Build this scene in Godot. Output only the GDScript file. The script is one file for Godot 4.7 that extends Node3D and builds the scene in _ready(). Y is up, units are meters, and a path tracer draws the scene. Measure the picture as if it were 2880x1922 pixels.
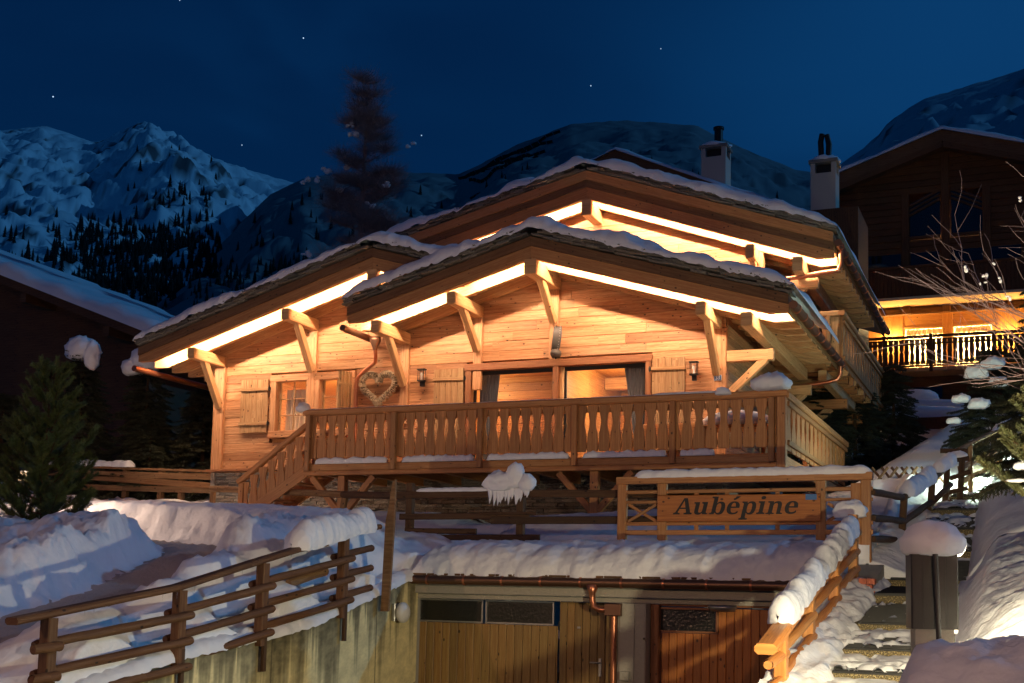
extends Node3D
# A timber chalet lit by hidden strips under its eaves, on a winter night in the mountains.

var rng := RandomNumberGenerator.new()
var M := {}
var used := {}
var noise := FastNoiseLite.new()
const F_ZT := -22.5   # front plane of the terrace
const F_ZF := -25.3   # main facade
const F_ZU := -27.4   # wall of the upper gable

# ---------------------------------------------------------------- mesh building
class MB:
	var v := PackedVector3Array()
	var n := PackedVector3Array()
	var uv := PackedVector2Array()
	var col := PackedColorArray()
	var idx := PackedInt32Array()
	var tint := Color(1, 1, 1)
	func tri(a: Vector3, b: Vector3, c: Vector3, ua := Vector2.ZERO, ub := Vector2.ZERO, uc := Vector2.ZERO, out := Vector3.ZERO) -> void:
		var nn := (c - a).cross(b - a).normalized()
		var s := v.size()
		if out != Vector3.ZERO and nn.dot(out) < 0.0:
			nn = -nn
			v.append_array([a, c, b]); uv.append_array([ua, uc, ub])
		else:
			v.append_array([a, b, c]); uv.append_array([ua, ub, uc])
		n.append_array([nn, nn, nn]); col.append_array([tint, tint, tint])
		idx.append_array([s, s + 1, s + 2])
	func quad(a: Vector3, b: Vector3, c: Vector3, d: Vector3, ua: Vector2, ub: Vector2, uc: Vector2, ud: Vector2, out: Vector3) -> void:
		var nn := (c - a).cross(b - a).normalized()
		var s := v.size()
		if nn.dot(out) < 0.0:
			nn = -nn
			v.append_array([a, d, c, b]); uv.append_array([ua, ud, uc, ub])
		else:
			v.append_array([a, b, c, d]); uv.append_array([ua, ub, uc, ud])
		n.append_array([nn, nn, nn, nn]); col.append_array([tint, tint, tint, tint])
		idx.append_array([s, s + 1, s + 2, s, s + 2, s + 3])
	# a bar with chamfered long edges: w across, h along «up»; the grain runs along it
	func beam(p0: Vector3, p1: Vector3, w: float, h: float, ch := 0.012, up := Vector3.UP, off := Vector2.ZERO, h1 := -1.0) -> void:
		var d := (p1 - p0).normalized()
		var s := d.cross(up)
		if s.length() < 0.01:
			s = d.cross(Vector3(0, 0, 1))
		s = s.normalized()
		var u := s.cross(d).normalized()
		var L := (p1 - p0).length()
		var ring := []
		var he := h if h1 < 0.0 else h1
		for e in 2:
			var P := p0 if e == 0 else p1
			var hh := h if e == 0 else he
			var a := w * 0.5
			var b := hh * 0.5
			var c := minf(ch, minf(a, b) * 0.6)
			if ch <= 0.0:
				ring.append([P + s * a + u * b, P - s * a + u * b, P - s * a - u * b, P + s * a - u * b])
			else:
				ring.append([P + s * (a - c) + u * b, P - s * (a - c) + u * b, P - s * a + u * (b - c), P - s * a - u * (b - c), P - s * (a - c) - u * b, P + s * (a - c) - u * b, P + s * a - u * (b - c), P + s * a + u * (b - c)])
		var k: int = ring[0].size()
		var per := 0.0
		for i in k:
			var j := (i + 1) % k
			var A: Vector3 = ring[0][i]; var B: Vector3 = ring[0][j]; var C: Vector3 = ring[1][j]; var D: Vector3 = ring[1][i]
			var wd := (B - A).length()
			var t0 := (off.y + per) / 0.6
			var t1 := (off.y + per + wd) / 0.6
			quad(A, B, C, D, Vector2(off.x, t0), Vector2(off.x, t1), Vector2(off.x + L / 2.4, t1), Vector2(off.x + L / 2.4, t0), (A + B + C + D) * 0.25 - (p0 + p1) * 0.5 - d * ((A + B + C + D) * 0.25 - (p0 + p1) * 0.5).dot(d))
			per += wd
		for e in 2:
			var cen := p0 if e == 0 else p1
			for i in range(1, k - 1):
				var A: Vector3 = ring[e][0]; var B: Vector3 = ring[e][i]; var C: Vector3 = ring[e][i + 1]
				tri(A, B, C, Vector2(off.x, (A - cen).dot(u) * 0.4), Vector2(off.x + 0.02, (B - cen).dot(u) * 0.4), Vector2(off.x + 0.04, (C - cen).dot(u) * 0.4), d if e == 1 else -d)
	# axis aligned block
	func box(c: Vector3, sz: Vector3, ch := 0.0, off := Vector2.ZERO) -> void:
		if sz.x >= sz.y and sz.x >= sz.z:
			beam(c - Vector3(sz.x / 2, 0, 0), c + Vector3(sz.x / 2, 0, 0), sz.z, sz.y, ch, Vector3.UP, off)
		elif sz.y >= sz.z:
			beam(c - Vector3(0, sz.y / 2, 0), c + Vector3(0, sz.y / 2, 0), sz.x, sz.z, ch, Vector3(0, 0, 1), off)
		else:
			beam(c - Vector3(0, 0, sz.z / 2), c + Vector3(0, 0, sz.z / 2), sz.x, sz.y, ch, Vector3.UP, off)
	# polygon in a plane (origin, ax, ay), pushed back along «back» by depth
	func prism(poly: PackedVector2Array, o: Vector3, ax: Vector3, ay: Vector3, back: Vector3, depth: float, off := Vector2.ZERO, ch := 0.0) -> void:
		var k := poly.size()
		var tr := Geometry2D.triangulate_polygon(poly)
		var f := []
		var r := []
		for p in poly:
			f.append(o + ax * p.x + ay * p.y)
			r.append(o + ax * p.x + ay * p.y + back * depth)
		for i in range(0, tr.size(), 3):
			var a := tr[i]; var b := tr[i + 1]; var c := tr[i + 2]
			var ua := off + Vector2(poly[a].x / 2.4, poly[a].y / 0.6); var ub := off + Vector2(poly[b].x / 2.4, poly[b].y / 0.6); var uc := off + Vector2(poly[c].x / 2.4, poly[c].y / 0.6)
			tri(f[a], f[b], f[c], ua, ub, uc, -back)
			tri(r[a], r[b], r[c], ua, ub, uc, back)
		var area := 0.0
		for i in k:
			area += poly[i].cross(poly[(i + 1) % k])
		for i in k:
			var j := (i + 1) % k
			var e := poly[j] - poly[i]
			var o2 := Vector2(e.y, -e.x) * signf(area)
			quad(f[i], f[j], r[j], r[i], off + Vector2(poly[i].x / 2.4, poly[i].y / 0.6), off + Vector2(poly[j].x / 2.4, poly[j].y / 0.6), off + Vector2(poly[j].x / 2.4, poly[j].y / 0.6 + depth), off + Vector2(poly[i].x / 2.4, poly[i].y / 0.6 + depth), ax * o2.x + ay * o2.y)
	# a smooth surface over a grid of points
	func grid(P: Array, closed := false, up := Vector3.ZERO, uvs := 1.0) -> void:
		var rows := P.size()
		var cols: int = P[0].size()
		var s := v.size()
		for i in rows:
			for j in cols:
				var p: Vector3 = P[i][j]
				var jl: int = (j - 1 + cols) % cols if closed else maxi(j - 1, 0)
				var jr: int = (j + 1) % cols if closed else mini(j + 1, cols - 1)
				var du: Vector3 = P[i][jr] - P[i][jl]
				var dv: Vector3 = P[mini(i + 1, rows - 1)][j] - P[maxi(i - 1, 0)][j]
				v.append(p)
				n.append(dv.cross(du).normalized())
				uv.append(Vector2(float(j) / maxf(cols - 1, 1), float(i) / maxf(rows - 1, 1)) * uvs)
				col.append(tint)
		var flip := false
		if up != Vector3.ZERO:
			var acc := Vector3.ZERO
			for i in range(s, v.size()):
				acc += n[i]
			flip = acc.dot(up) < 0.0
		if flip:
			for i in range(s, v.size()):
				n[i] = -n[i]
		for i in rows - 1:
			for j in (cols if closed else cols - 1):
				var a := s + i * cols + j
				var b := s + i * cols + (j + 1) % cols
				var c := s + (i + 1) * cols + (j + 1) % cols
				var d := s + (i + 1) * cols + j
				if flip:
					idx.append_array([a, c, b, a, d, c])
				else:
					idx.append_array([a, b, c, a, c, d])
	# round bar through points; radius may be one number or one per point
	func tube(pts: Array, r, sides := 8, caps := true, off := Vector2.ZERO) -> void:
		var rows := []
		var m := pts.size()
		var prev := Vector3.ZERO
		for i in m:
			var d: Vector3 = (pts[mini(i + 1, m - 1)] - pts[maxi(i - 1, 0)]).normalized()
			var a := d.cross(Vector3.UP) if prev == Vector3.ZERO else prev - d * prev.dot(d)
			if a.length() < 0.05:
				a = d.cross(Vector3(1, 0, 0.3))
			a = a.normalized()
			prev = a
			var b := a.cross(d).normalized()
			var rr: float = r[i] if r is Array else r
			var row := []
			for k in sides + 1:
				var t := TAU * k / sides
				row.append(pts[i] + (a * cos(t) + b * sin(t)) * rr)
			rows.append(row)
		var s := v.size()
		var along := 0.0
		for i in m:
			if i > 0:
				along += (pts[i] - pts[i - 1]).length()
			for k in sides + 1:
				v.append(rows[i][k])
				n.append((rows[i][k] - pts[i]).normalized())
				uv.append(off + Vector2(along / 2.4, float(k) / sides * 0.5))
				col.append(tint)
		for i in m - 1:
			for k in sides:
				var a := s + i * (sides + 1) + k
				var c := a + sides + 1
				var q: Vector3 = (v[c] - v[a]).cross(v[a + 1] - v[a])
				if q.dot(n[a]) > 0.0:
					idx.append_array([a, a + 1, c, a + 1, c + 1, c])
				else:
					idx.append_array([a, c, a + 1, a + 1, c, c + 1])
		if caps:
			for e in [0, m - 1]:
				var d: Vector3 = (pts[0] - pts[1]).normalized() if e == 0 else (pts[m - 1] - pts[m - 2]).normalized()
				for k in sides:
					tri(pts[e], rows[e][k], rows[e][k + 1], off, off + Vector2(0.01, 0.02), off + Vector2(0.02, 0.0), d)
	# turned shape about a vertical axis: profile of (radius, height)
	func lathe(c: Vector3, prof: Array, sides := 16, axis := Vector3.UP) -> void:
		var q := Quaternion(Vector3.UP, axis) if axis != Vector3.UP else Quaternion.IDENTITY
		var P := []
		for p in prof:
			var row := []
			for k in sides:
				var t := TAU * k / sides
				row.append(c + q * Vector3(cos(t) * p.x, p.y, sin(t) * p.x))
			P.append(row)
		var s := v.size()
		var s0 := idx.size()
		grid(P, true)
		var acc := 0.0
		for i in range(s, v.size()):
			acc += n[i].dot(v[i] - c - axis * (v[i] - c).dot(axis))
		if acc < 0.0:
			for i in range(s, v.size()):
				n[i] = -n[i]
			for i in range(s0, idx.size(), 3):
				var swap := idx[i + 1]
				idx[i + 1] = idx[i + 2]
				idx[i + 2] = swap
	func blob(c: Vector3, r: Vector3, nz: FastNoiseLite, amp := 0.2, rows := 9, sides := 14, flat := -1.0) -> void:
		var P := []
		for i in rows + 1:
			var a := PI * i / rows
			var row := []
			for k in sides:
				var t := TAU * k / sides
				var d := Vector3(sin(a) * cos(t), cos(a), sin(a) * sin(t))
				var q := 1.0 + amp * nz.get_noise_3dv((c + d * r) * 6.0)
				var p := d * r * q
				if p.y < flat * r.y:
					p.y = flat * r.y + (p.y - flat * r.y) * 0.25
				row.append(c + p)
			P.append(row)
		var s := v.size()
		var s0 := idx.size()
		grid(P, true)
		var acc := 0.0
		for i in range(s, v.size()):
			acc += n[i].dot(v[i] - c)
		if acc < 0.0:
			for i in range(s, v.size()):
				n[i] = -n[i]
			for i in range(s0, idx.size(), 3):
				var swap := idx[i + 1]
				idx[i + 1] = idx[i + 2]
				idx[i + 2] = swap
	func mesh(m: Material) -> ArrayMesh:
		var A := []
		A.resize(Mesh.ARRAY_MAX)
		A[Mesh.ARRAY_VERTEX] = v
		A[Mesh.ARRAY_NORMAL] = n
		A[Mesh.ARRAY_TEX_UV] = uv
		A[Mesh.ARRAY_COLOR] = col
		A[Mesh.ARRAY_INDEX] = idx
		var am := ArrayMesh.new()
		am.add_surface_from_arrays(Mesh.PRIMITIVE_TRIANGLES, A)
		am.surface_set_material(0, m)
		return am

# ---------------------------------------------------------------- nodes and names
func numbered(called: String) -> String:
	var k: int = used.get(called, 0)
	used[called] = k + 1
	return called if k == 0 else "%s_%03d" % [called, k]

func thing(called: String, label: String, category: String, at := Vector3.ZERO, turn := 0.0, group := "") -> Node3D:
	var o := Node3D.new()
	o.name = numbered(called)
	add_child(o)
	o.position = at
	o.rotation.y = turn
	o.set_meta("label", label)
	o.set_meta("category", category)
	if group:
		o.set_meta("group", group)
	return o

func part(called: String, b: MB, m: Material, parent: Node3D) -> MeshInstance3D:
	var o := MeshInstance3D.new()
	o.name = called
	o.mesh = b.mesh(m)
	parent.add_child(o, true)
	# children are written in world axes: undo the parent's own place
	return o

func piece(called: String, mesh: Mesh, parent: Node3D, t := Transform3D.IDENTITY) -> MeshInstance3D:
	var o := MeshInstance3D.new()
	o.name = called
	o.mesh = mesh
	parent.add_child(o, true)
	o.transform = t
	return o

func sub(called: String, parent: Node3D) -> Node3D:
	var o := Node3D.new()
	o.name = called
	parent.add_child(o, true)
	return o

func one(called: String, b: MB, m: Material, label: String, category: String, group := "") -> MeshInstance3D:
	var o := MeshInstance3D.new()
	o.name = numbered(called)
	o.mesh = b.mesh(m)
	add_child(o)
	o.set_meta("label", label)
	o.set_meta("category", category)
	if group:
		o.set_meta("group", group)
	return o

func struct(called: String, b: MB, m: Material, label: String, category: String) -> MeshInstance3D:
	var o := one(called, b, m, label, category)
	o.set_meta("kind", "structure")
	return o

func scatter(called: String, mesh: Mesh, ts: Array, parent: Node3D, cols := []) -> MultiMeshInstance3D:
	var mm := MultiMesh.new()
	mm.transform_format = MultiMesh.TRANSFORM_3D
	mm.use_colors = cols.size() > 0
	mm.mesh = mesh
	mm.instance_count = ts.size()
	for i in ts.size():
		mm.set_instance_transform(i, ts[i])
		if cols.size() > 0:
			mm.set_instance_color(i, cols[i])
	var o := MultiMeshInstance3D.new()
	o.name = called
	o.multimesh = mm
	parent.add_child(o, true)
	return o

func rnd(a: float, b: float) -> float:
	return rng.randf_range(a, b)

func off() -> Vector2:
	return Vector2(rng.randf(), rng.randf() * 3.0)

func shade(lo := 0.75, hi := 1.15, warm := 0.08) -> Color:
	var t := rnd(lo, hi)
	var w := rnd(-warm, warm)
	return Color(t * (1.0 + w), t, t * (1.0 - w))

func omni(called: String, at: Vector3, col: Color, e: float, size := 0.06, rng_m := 12.0) -> OmniLight3D:
	var l := OmniLight3D.new()
	l.name = called
	add_child(l, true)
	l.position = at
	l.light_color = col
	l.light_energy = e
	l.light_size = size
	l.omni_range = rng_m
	l.omni_attenuation = 2.0
	l.shadow_enabled = true
	return l

# ---------------------------------------------------------------- textures and materials
func wood_image(sd: int, light: Color, dark: Color, knots: int, w := 1024, h := 256) -> Image:
	var a := FastNoiseLite.new()
	a.seed = sd; a.frequency = 0.011; a.fractal_octaves = 4
	var b := FastNoiseLite.new()
	b.seed = sd + 7; b.frequency = 0.05; b.fractal_octaves = 3
	var r2 := RandomNumberGenerator.new()
	r2.seed = sd
	var K := []
	for i in knots:
		K.append([r2.randf() * w, r2.randf() * h, r2.randf_range(3.0, 8.0)])
	var im := Image.create(w, h, false, Image.FORMAT_RGB8)
	for y in h:
		for x in w:
			var bend := 0.0
			var kn := 0.0
			for q in K:
				var dx: float = absf(x - q[0]); dx = minf(dx, w - dx)
				var dy: float = absf(y - q[1])
				if dx < 70.0 and dy < 34.0:
					var d2: float = (dx * dx * 0.14 + dy * dy) / (q[2] * q[2])
					bend += exp(-d2 * 0.25) * (y - q[1]) * 0.9
					kn = maxf(kn, clampf(1.35 - dx * dx / (q[2] * q[2]) * 0.5 - dy * dy / (q[2] * q[2]), 0.0, 1.0))
			var yy := y - bend
			var g := a.get_noise_2d(x * 0.16, yy * 4.4)
			var f := b.get_noise_2d(x * 0.12, yy * 5.2)
			var ring := 0.5 + 0.5 * sin((yy * 0.36 + g * 9.0 + a.get_noise_2d(x * 0.3, yy * 0.5) * 7.0))
			var t := clampf(0.46 + 0.42 * g + 0.26 * f + 0.22 * (ring - 0.5), 0.0, 1.0)
			var c := dark.lerp(light, t)
			if kn > 0.0:
				c = c.lerp(dark * 0.42, kn * 0.85)
			im.set_pixel(x, y, c)
	return im

func tex(im: Image) -> ImageTexture:
	return ImageTexture.create_from_image(im)

func mat(c: Color, rough := 0.7, metal := 0.0) -> StandardMaterial3D:
	var m := StandardMaterial3D.new()
	m.albedo_color = c.linear_to_srgb()
	m.roughness = rough
	m.metallic = metal
	return m

func wood(t: ImageTexture, c: Color, rough := 0.62, bump := 0.25) -> StandardMaterial3D:
	var m := mat(c, rough)
	m.albedo_texture = t
	m.vertex_color_use_as_albedo = true
	m.heightmap_enabled = true
	m.heightmap_texture = t
	m.heightmap_scale = bump
	return m

func noise_tex(sd: int, freq: float, oct: int, size := 512, type := FastNoiseLite.TYPE_SIMPLEX_SMOOTH) -> ImageTexture:
	var f := FastNoiseLite.new()
	f.seed = sd; f.frequency = freq; f.fractal_octaves = oct; f.noise_type = type
	return tex(f.get_seamless_image(size, size))

func make_materials() -> void:
	var w1 := tex(wood_image(11, Color(0.92, 0.79, 0.62), Color(0.70, 0.52, 0.35), 9))
	var w2 := tex(wood_image(37, Color(0.91, 0.78, 0.61), Color(0.60, 0.43, 0.28), 12))
	M.log = wood(w2, Color(0.92, 0.755, 0.665), 0.6, 0.5)
	M.spruce = wood(w1, Color(0.98, 0.92, 0.80), 0.55, 0.3)
	M.rail = wood(w1, Color(0.76, 0.55, 0.37), 0.55, 0.4)
	M.fascia = wood(w1, Color(0.72, 0.55, 0.38), 0.6, 0.3)
	M.barge = wood(w2, Color(0.30, 0.24, 0.19), 0.75, 0.4)
	M.shutter = wood(w2, Color(0.72, 0.70, 0.62), 0.65, 0.6)
	M.redwood = wood(w2, Color(0.50, 0.33, 0.25), 0.6, 0.6)
	M.fence = wood(w2, Color(0.27, 0.20, 0.14), 0.7, 0.8)
	M.oldfence = wood(w2, Color(0.16, 0.13, 0.10), 0.8, 0.8)
	M.grey_fence = wood(w2, Color(0.46, 0.42, 0.36), 0.75, 0.8)
	M.orange = wood(w1, Color(0.95, 0.62, 0.30), 0.45, 0.25)
	M.sign = wood(w1, Color(0.62, 0.33, 0.10), 0.4, 0.2)
	M.door = wood(w1, Color(0.54, 0.51, 0.31), 0.45, 0.2)
	M.door2 = wood(w1, Color(0.78, 0.44, 0.18), 0.42, 0.2)
	M.interior = wood(w1, Color(0.98, 0.80, 0.56), 0.5, 0.15)
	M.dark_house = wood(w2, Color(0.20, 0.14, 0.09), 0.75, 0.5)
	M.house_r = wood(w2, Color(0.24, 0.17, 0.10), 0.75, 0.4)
	M.bark = wood(w2, Color(0.14, 0.11, 0.08), 0.9, 2.0)
	var sn := noise_tex(5, 0.02, 5)
	M.snow_tex = sn
	M.snow = mat(Color(0.86, 0.88, 0.92), 0.72)
	M.snow.heightmap_enabled = true
	M.snow.heightmap_texture = sn
	M.snow.heightmap_scale = 1.6
	M.snow.uv1_triplanar = true
	M.snow.uv1_world_triplanar = true
	M.snow.uv1_scale = Vector3(0.45, 0.45, 0.45)
	M.snow_rough = M.snow.duplicate()
	M.snow_rough.heightmap_scale = 1.8
	M.snow_rough.uv1_scale = Vector3(0.55, 0.55, 0.55)
	M.snow_dirty = M.snow_rough.duplicate()
	M.snow_dirty.albedo_color = Color(0.50, 0.44, 0.40).linear_to_srgb()
	M.snow_dirty.uv1_scale = Vector3(1.2, 1.2, 1.2)
	# stone
	var st := noise_tex(21, 0.03, 5)
	M.slab = mat(Color(0.19, 0.18, 0.15), 0.85)
	M.slab.vertex_color_use_as_albedo = true
	M.slab.heightmap_enabled = true
	M.slab.heightmap_texture = st
	M.slab.heightmap_scale = 3.0
	M.slab.uv1_triplanar = true
	M.slab.uv1_world_triplanar = true
	M.slab.uv1_scale = Vector3(1.1, 1.1, 1.1)
	M.moss = mat(Color(0.045, 0.055, 0.02), 0.95)
	M.stone = M.slab.duplicate()
	M.stone.albedo_color = Color(0.30, 0.27, 0.23).linear_to_srgb()
	M.rock = M.slab.duplicate()
	M.rock.albedo_color = Color(0.30, 0.28, 0.2).linear_to_srgb()
	M.concrete = mat(Color(0.9, 0.9, 0.9), 0.85)
	M.concrete.albedo_texture = tex(concrete_image())
	M.concrete.heightmap_enabled = true
	M.concrete.heightmap_texture = st
	M.concrete.heightmap_scale = 0.5
	M.plain_concrete = mat(Color(0.38, 0.36, 0.30), 0.85)
	M.plain_concrete.heightmap_enabled = true
	M.plain_concrete.heightmap_texture = st
	M.plain_concrete.heightmap_scale = 0.6
	M.plain_concrete.uv1_triplanar = true
	M.plaster = mat(Color(0.55, 0.50, 0.42), 0.9)
	M.copper = mat(Color(0.55, 0.22, 0.12), 0.32, 0.85)
	M.old_copper = mat(Color(0.20, 0.11, 0.07), 0.42, 0.8)
	M.iron = mat(Color(0.03, 0.03, 0.03), 0.5, 0.6)
	M.steel = mat(Color(0.45, 0.45, 0.44), 0.35, 0.8)
	M.white_plastic = mat(Color(0.72, 0.72, 0.68), 0.4)
	M.box_grey = mat(Color(0.024, 0.022, 0.021), 0.45, 0.2)
	M.black = mat(Color(0.008, 0.008, 0.008), 0.6)
	M.letter = mat(Color(0.012, 0.012, 0.012), 0.6)
	M.blue = mat(Color(0.05, 0.18, 0.42), 0.4)
	M.white = mat(Color(0.8, 0.8, 0.8), 0.5)
	M.red_brick = mat(Color(0.42, 0.12, 0.07), 0.8)
	M.red_brick.heightmap_enabled = true
	M.red_brick.heightmap_texture = st
	M.red_brick.heightmap_scale = 1.0
	M.red_brick.uv1_triplanar = true
	M.rubber = mat(Color(0.012, 0.012, 0.012), 0.55)
	M.asphalt = mat(Color(0.05, 0.05, 0.05), 0.9)
	M.curtain = mat(Color(0.16, 0.15, 0.14), 0.9)
	M.curtain_light = mat(Color(0.70, 0.58, 0.42), 0.9)
	M.cream = mat(Color(0.75, 0.62, 0.40), 0.8)
	M.leather = mat(Color(0.06, 0.055, 0.05), 0.5)
	M.twig = mat(Color(0.42, 0.33, 0.22), 0.8)
	M.twig.vertex_color_use_as_albedo = true
	M.larch = mat(Color(0.32, 0.23, 0.23), 0.9)
	M.needle = mat(Color(0.07, 0.10, 0.022), 0.6)
	M.needle.vertex_color_use_as_albedo = true
	M.fir = mat(Color(0.060, 0.066, 0.036), 0.7)
	M.fir.vertex_color_use_as_albedo = true
	M.yew = mat(Color(0.075, 0.082, 0.028), 0.6)
	M.yew.vertex_color_use_as_albedo = true
	M.forest = mat(Color(0.012, 0.014, 0.012), 0.9)
	M.aggregate = mat(Color(0.30, 0.26, 0.16), 0.8)
	var ag := noise_tex(77, 0.16, 2, 256, FastNoiseLite.TYPE_CELLULAR)
	M.aggregate.albedo_texture = ag
	M.aggregate.albedo_color = Color(0.95, 0.85, 0.6)
	M.aggregate.uv1_triplanar = true
	M.aggregate.uv1_world_triplanar = true
	M.aggregate.uv1_scale = Vector3(1.6, 1.6, 1.6)
	M.glass = mat(Color(0.9, 0.95, 1.0), 0.02)
	M.glass.transparency = BaseMaterial3D.TRANSPARENCY_ALPHA
	M.glass.albedo_color.a = 0.04
	M.dark_glass = mat(Color(0.012, 0.013, 0.015), 0.04)
	M.dark_glass.metallic_specular = 0.6
	M.wet_glass = mat(Color(0.02, 0.02, 0.016), 0.22)
	M.wet_glass.heightmap_enabled = true
	M.wet_glass.heightmap_texture = st
	M.wet_glass.heightmap_scale = 0.4
	M.wet_glass.uv1_triplanar = true

func glow(c: Color, e: float) -> StandardMaterial3D:
	var m := mat(Color(0.8, 0.8, 0.8), 0.5)
	m.emission_enabled = true
	m.emission = c
	m.emission_energy_multiplier = e
	return m

func concrete_image() -> Image:
	var w := 1024
	var h := 512
	var a := FastNoiseLite.new()
	a.seed = 4; a.frequency = 0.02; a.fractal_octaves = 4
	var b := FastNoiseLite.new()
	b.seed = 9; b.frequency = 0.012; b.fractal_octaves = 3
	var im := Image.create(w, h, false, Image.FORMAT_RGB8)
	for x in w:
		var run := 0.30 + 0.55 * b.get_noise_2d(x * 1.1, 0.0) + 0.30 * b.get_noise_2d(x * 5.0, 40.0)
		var reach := clampf(run, 0.0, 1.0) * h * 1.1
		for y in h:
			var k := 0.93 + 0.10 * a.get_noise_2d(x, y) + 0.05 * a.get_noise_2d(x * 5.0, y * 5.0)
			# dark weather runs that start under the coping
			var st := clampf(1.0 - y / maxf(reach, 20.0), 0.0, 1.0) * (0.7 + 0.25 * b.get_noise_2d(x * 2.0, y * 0.5) + 0.2 * a.get_noise_2d(x * 2.0, y * 2.0))
			k *= 1.0 - 0.75 * clampf(st, 0.0, 0.92)
			if absf(y - 330.0 + 4.0 * a.get_noise_2d(x * 2.0, 3.0)) < 7.0 + 5.0 * a.get_noise_2d(x * 4.0, 9.0):
				k *= 0.72
			if x % 341 < 3:
				k *= 0.7
			im.set_pixel(x, y, Color(k, k * 0.94, k * 0.70))
	return im

# ---------------------------------------------------------------- the scene
func _ready() -> void:
	rng.seed = 20240117
	noise.seed = 3
	noise.frequency = 1.0
	noise.fractal_octaves = 4
	var cam := Camera3D.new()
	cam.name = "camera"
	add_child(cam)
	cam.projection = Camera3D.PROJECTION_FRUSTUM
	cam.near = 0.1
	cam.far = 6000.0
	cam.size = 0.1 * 1922.0 / 3500.0
	cam.frustum_offset = Vector2(0.0, 0.1 * (1318.0 - 961.0) / 3500.0)
	cam.position = Vector3(0, 2.35, 0)
	cam.rotation = Vector3(deg_to_rad(5.74), deg_to_rad(22.95), deg_to_rad(1.29))
	cam.current = true
	var we := WorldEnvironment.new()
	we.name = "world_environment"
	var env := Environment.new()
	env.background_mode = Environment.BG_SKY
	var sky := Sky.new()
	var sm := PanoramaSkyMaterial.new()
	sm.panorama = tex(night_sky())
	sky.sky_material = sm
	env.sky = sky
	env.background_energy_multiplier = 1.0
	env.tonemap_mode = Environment.TONE_MAPPER_LINEAR
	env.tonemap_exposure = 1.0
	env.sdfgi_enabled = true
	env.ssao_enabled = true
	env.ssil_enabled = true
	we.environment = env
	add_child(we)
	var moon := DirectionalLight3D.new()
	moon.name = "moonlight"
	add_child(moon)
	moon.light_energy = 0.15
	moon.light_color = Color(0.36, 0.72, 1.0)
	moon.light_angular_distance = 0.6
	moon.shadow_enabled = true
	moon.sky_mode = DirectionalLight3D.SKY_MODE_LIGHT_ONLY
	moon.look_at_from_position(Vector3(75, 36, -62), Vector3(0, 0, -30))
	make_materials()
	mountains()
	hillside()
	near_ground()
	chalet()
	chalet_snow()
	chalet_small_things()
	garage()
	foreground_fences()
	sign_fence()
	stairs_right()
	neighbours()
	trees()
	unseen_garden_lamp()
	unseen_lamps()
	stars()

# cloud banks all round: azimuth, height, width, depth, weight
var BANKS := [[-5.0, 27.0, 14.0, 13.0, 0.75], [-36.0, 27.0, 9.0, 3.0, 0.12], [62.0, 38.0, 24.0, 12.0, 0.7], [128.0, 28.0, 30.0, 14.0, 0.75], [196.0, 44.0, 26.0, 16.0, 0.7], [262.0, 24.0, 22.0, 12.0, 0.7], [20.0, 62.0, 40.0, 12.0, 0.5], [180.0, 70.0, 60.0, 12.0, 0.45]]

func night_sky() -> Image:
	var w := 1536
	var h := 768
	var im := Image.create(w, h, false, Image.FORMAT_RGBF)
	var a := FastNoiseLite.new()
	a.seed = 12; a.frequency = 0.9; a.fractal_octaves = 5
	var b := FastNoiseLite.new()
	b.seed = 31; b.frequency = 0.55; b.fractal_octaves = 3
	for y in h:
		var el := (0.5 - (y + 0.5) / h) * PI
		if el < -0.03:
			continue
		for x in w:
			var az := (x + 0.5) / w * TAU
			var d := Vector3(sin(az) * cos(el), sin(el), -cos(az) * cos(el))
			var big := b.get_noise_3d(d.x * 1.6 + 1.37, d.y * 3.0, d.z * 1.6 + 0.2)
			var c := a.get_noise_3d(d.x * 3.0 + 2.0 * big, d.y * 6.0, d.z * 3.0)
			var bank := 0.0
			for q in BANKS:
				var da: float = wrapf(rad_to_deg(az) - q[0], -180.0, 180.0) + 14.0 * big
				var de: float = rad_to_deg(el) - q[1] - 0.25 * da + 13.0 * c
				bank += q[4] * exp(-da * da / (q[2] * q[2]) - de * de / (q[3] * q[3]))
			var t := clampf(0.05 + bank + 0.30 * maxf(0.0, c + 0.2) * (0.35 + bank), 0.0, 1.0)
			t = t * t * (3.0 - 2.0 * t) * 0.75 + 0.25 * t
			var low := exp(-maxf(el - 0.3, 0.0) * 5.0)
			var lo := Color(0.0005, 0.0105, 0.048)
			var hi := Color(0.0034, 0.048, 0.160)
			var k := lo.lerp(hi, t)
			k = k.lerp(Color(0.0010, 0.025, 0.088), 0.40 * low)
			k = k * lerpf(1.0, 0.38, smoothstep(0.5, 1.1, el))
			im.set_pixel(x, y, k)
	var k := Color(0.0012, 0.02, 0.06)
	for y in range(int(h * 0.505), h):
		for x in w:
			im.set_pixel(x, y, k)
	return im

# ---------------------------------------------------------------- the chalet
# Gables: line of the underside of the verge rafter, from left eave over the ridge to right eave
var GC := {"zf": -23.8, "zb": -30.2, "xr": -9.76, "yr": 9.41, "xl": -14.17, "yl": 8.2, "x2": -4.345, "y2": 7.77, "boards": [0.27, 0.2], "r2": 0.62}
var GL := {"zf": -24.0, "zb": -33.0, "xr": -13.69, "yr": 9.56, "xl": -20.12, "yl": 7.65, "x2": -11.4, "y2": 8.88, "boards": [0.27, 0.2], "r2": 0.62}
var GU := {"zf": -29.5, "zb": -39.5, "xr": -10.57, "yr": 12.55, "xl": -16.5, "yl": 11.1, "x2": -4.33, "y2": 10.33, "boards": [0.30, 0.19, 0.24], "r2": 0.62}
var chalet_node: Node3D

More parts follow.
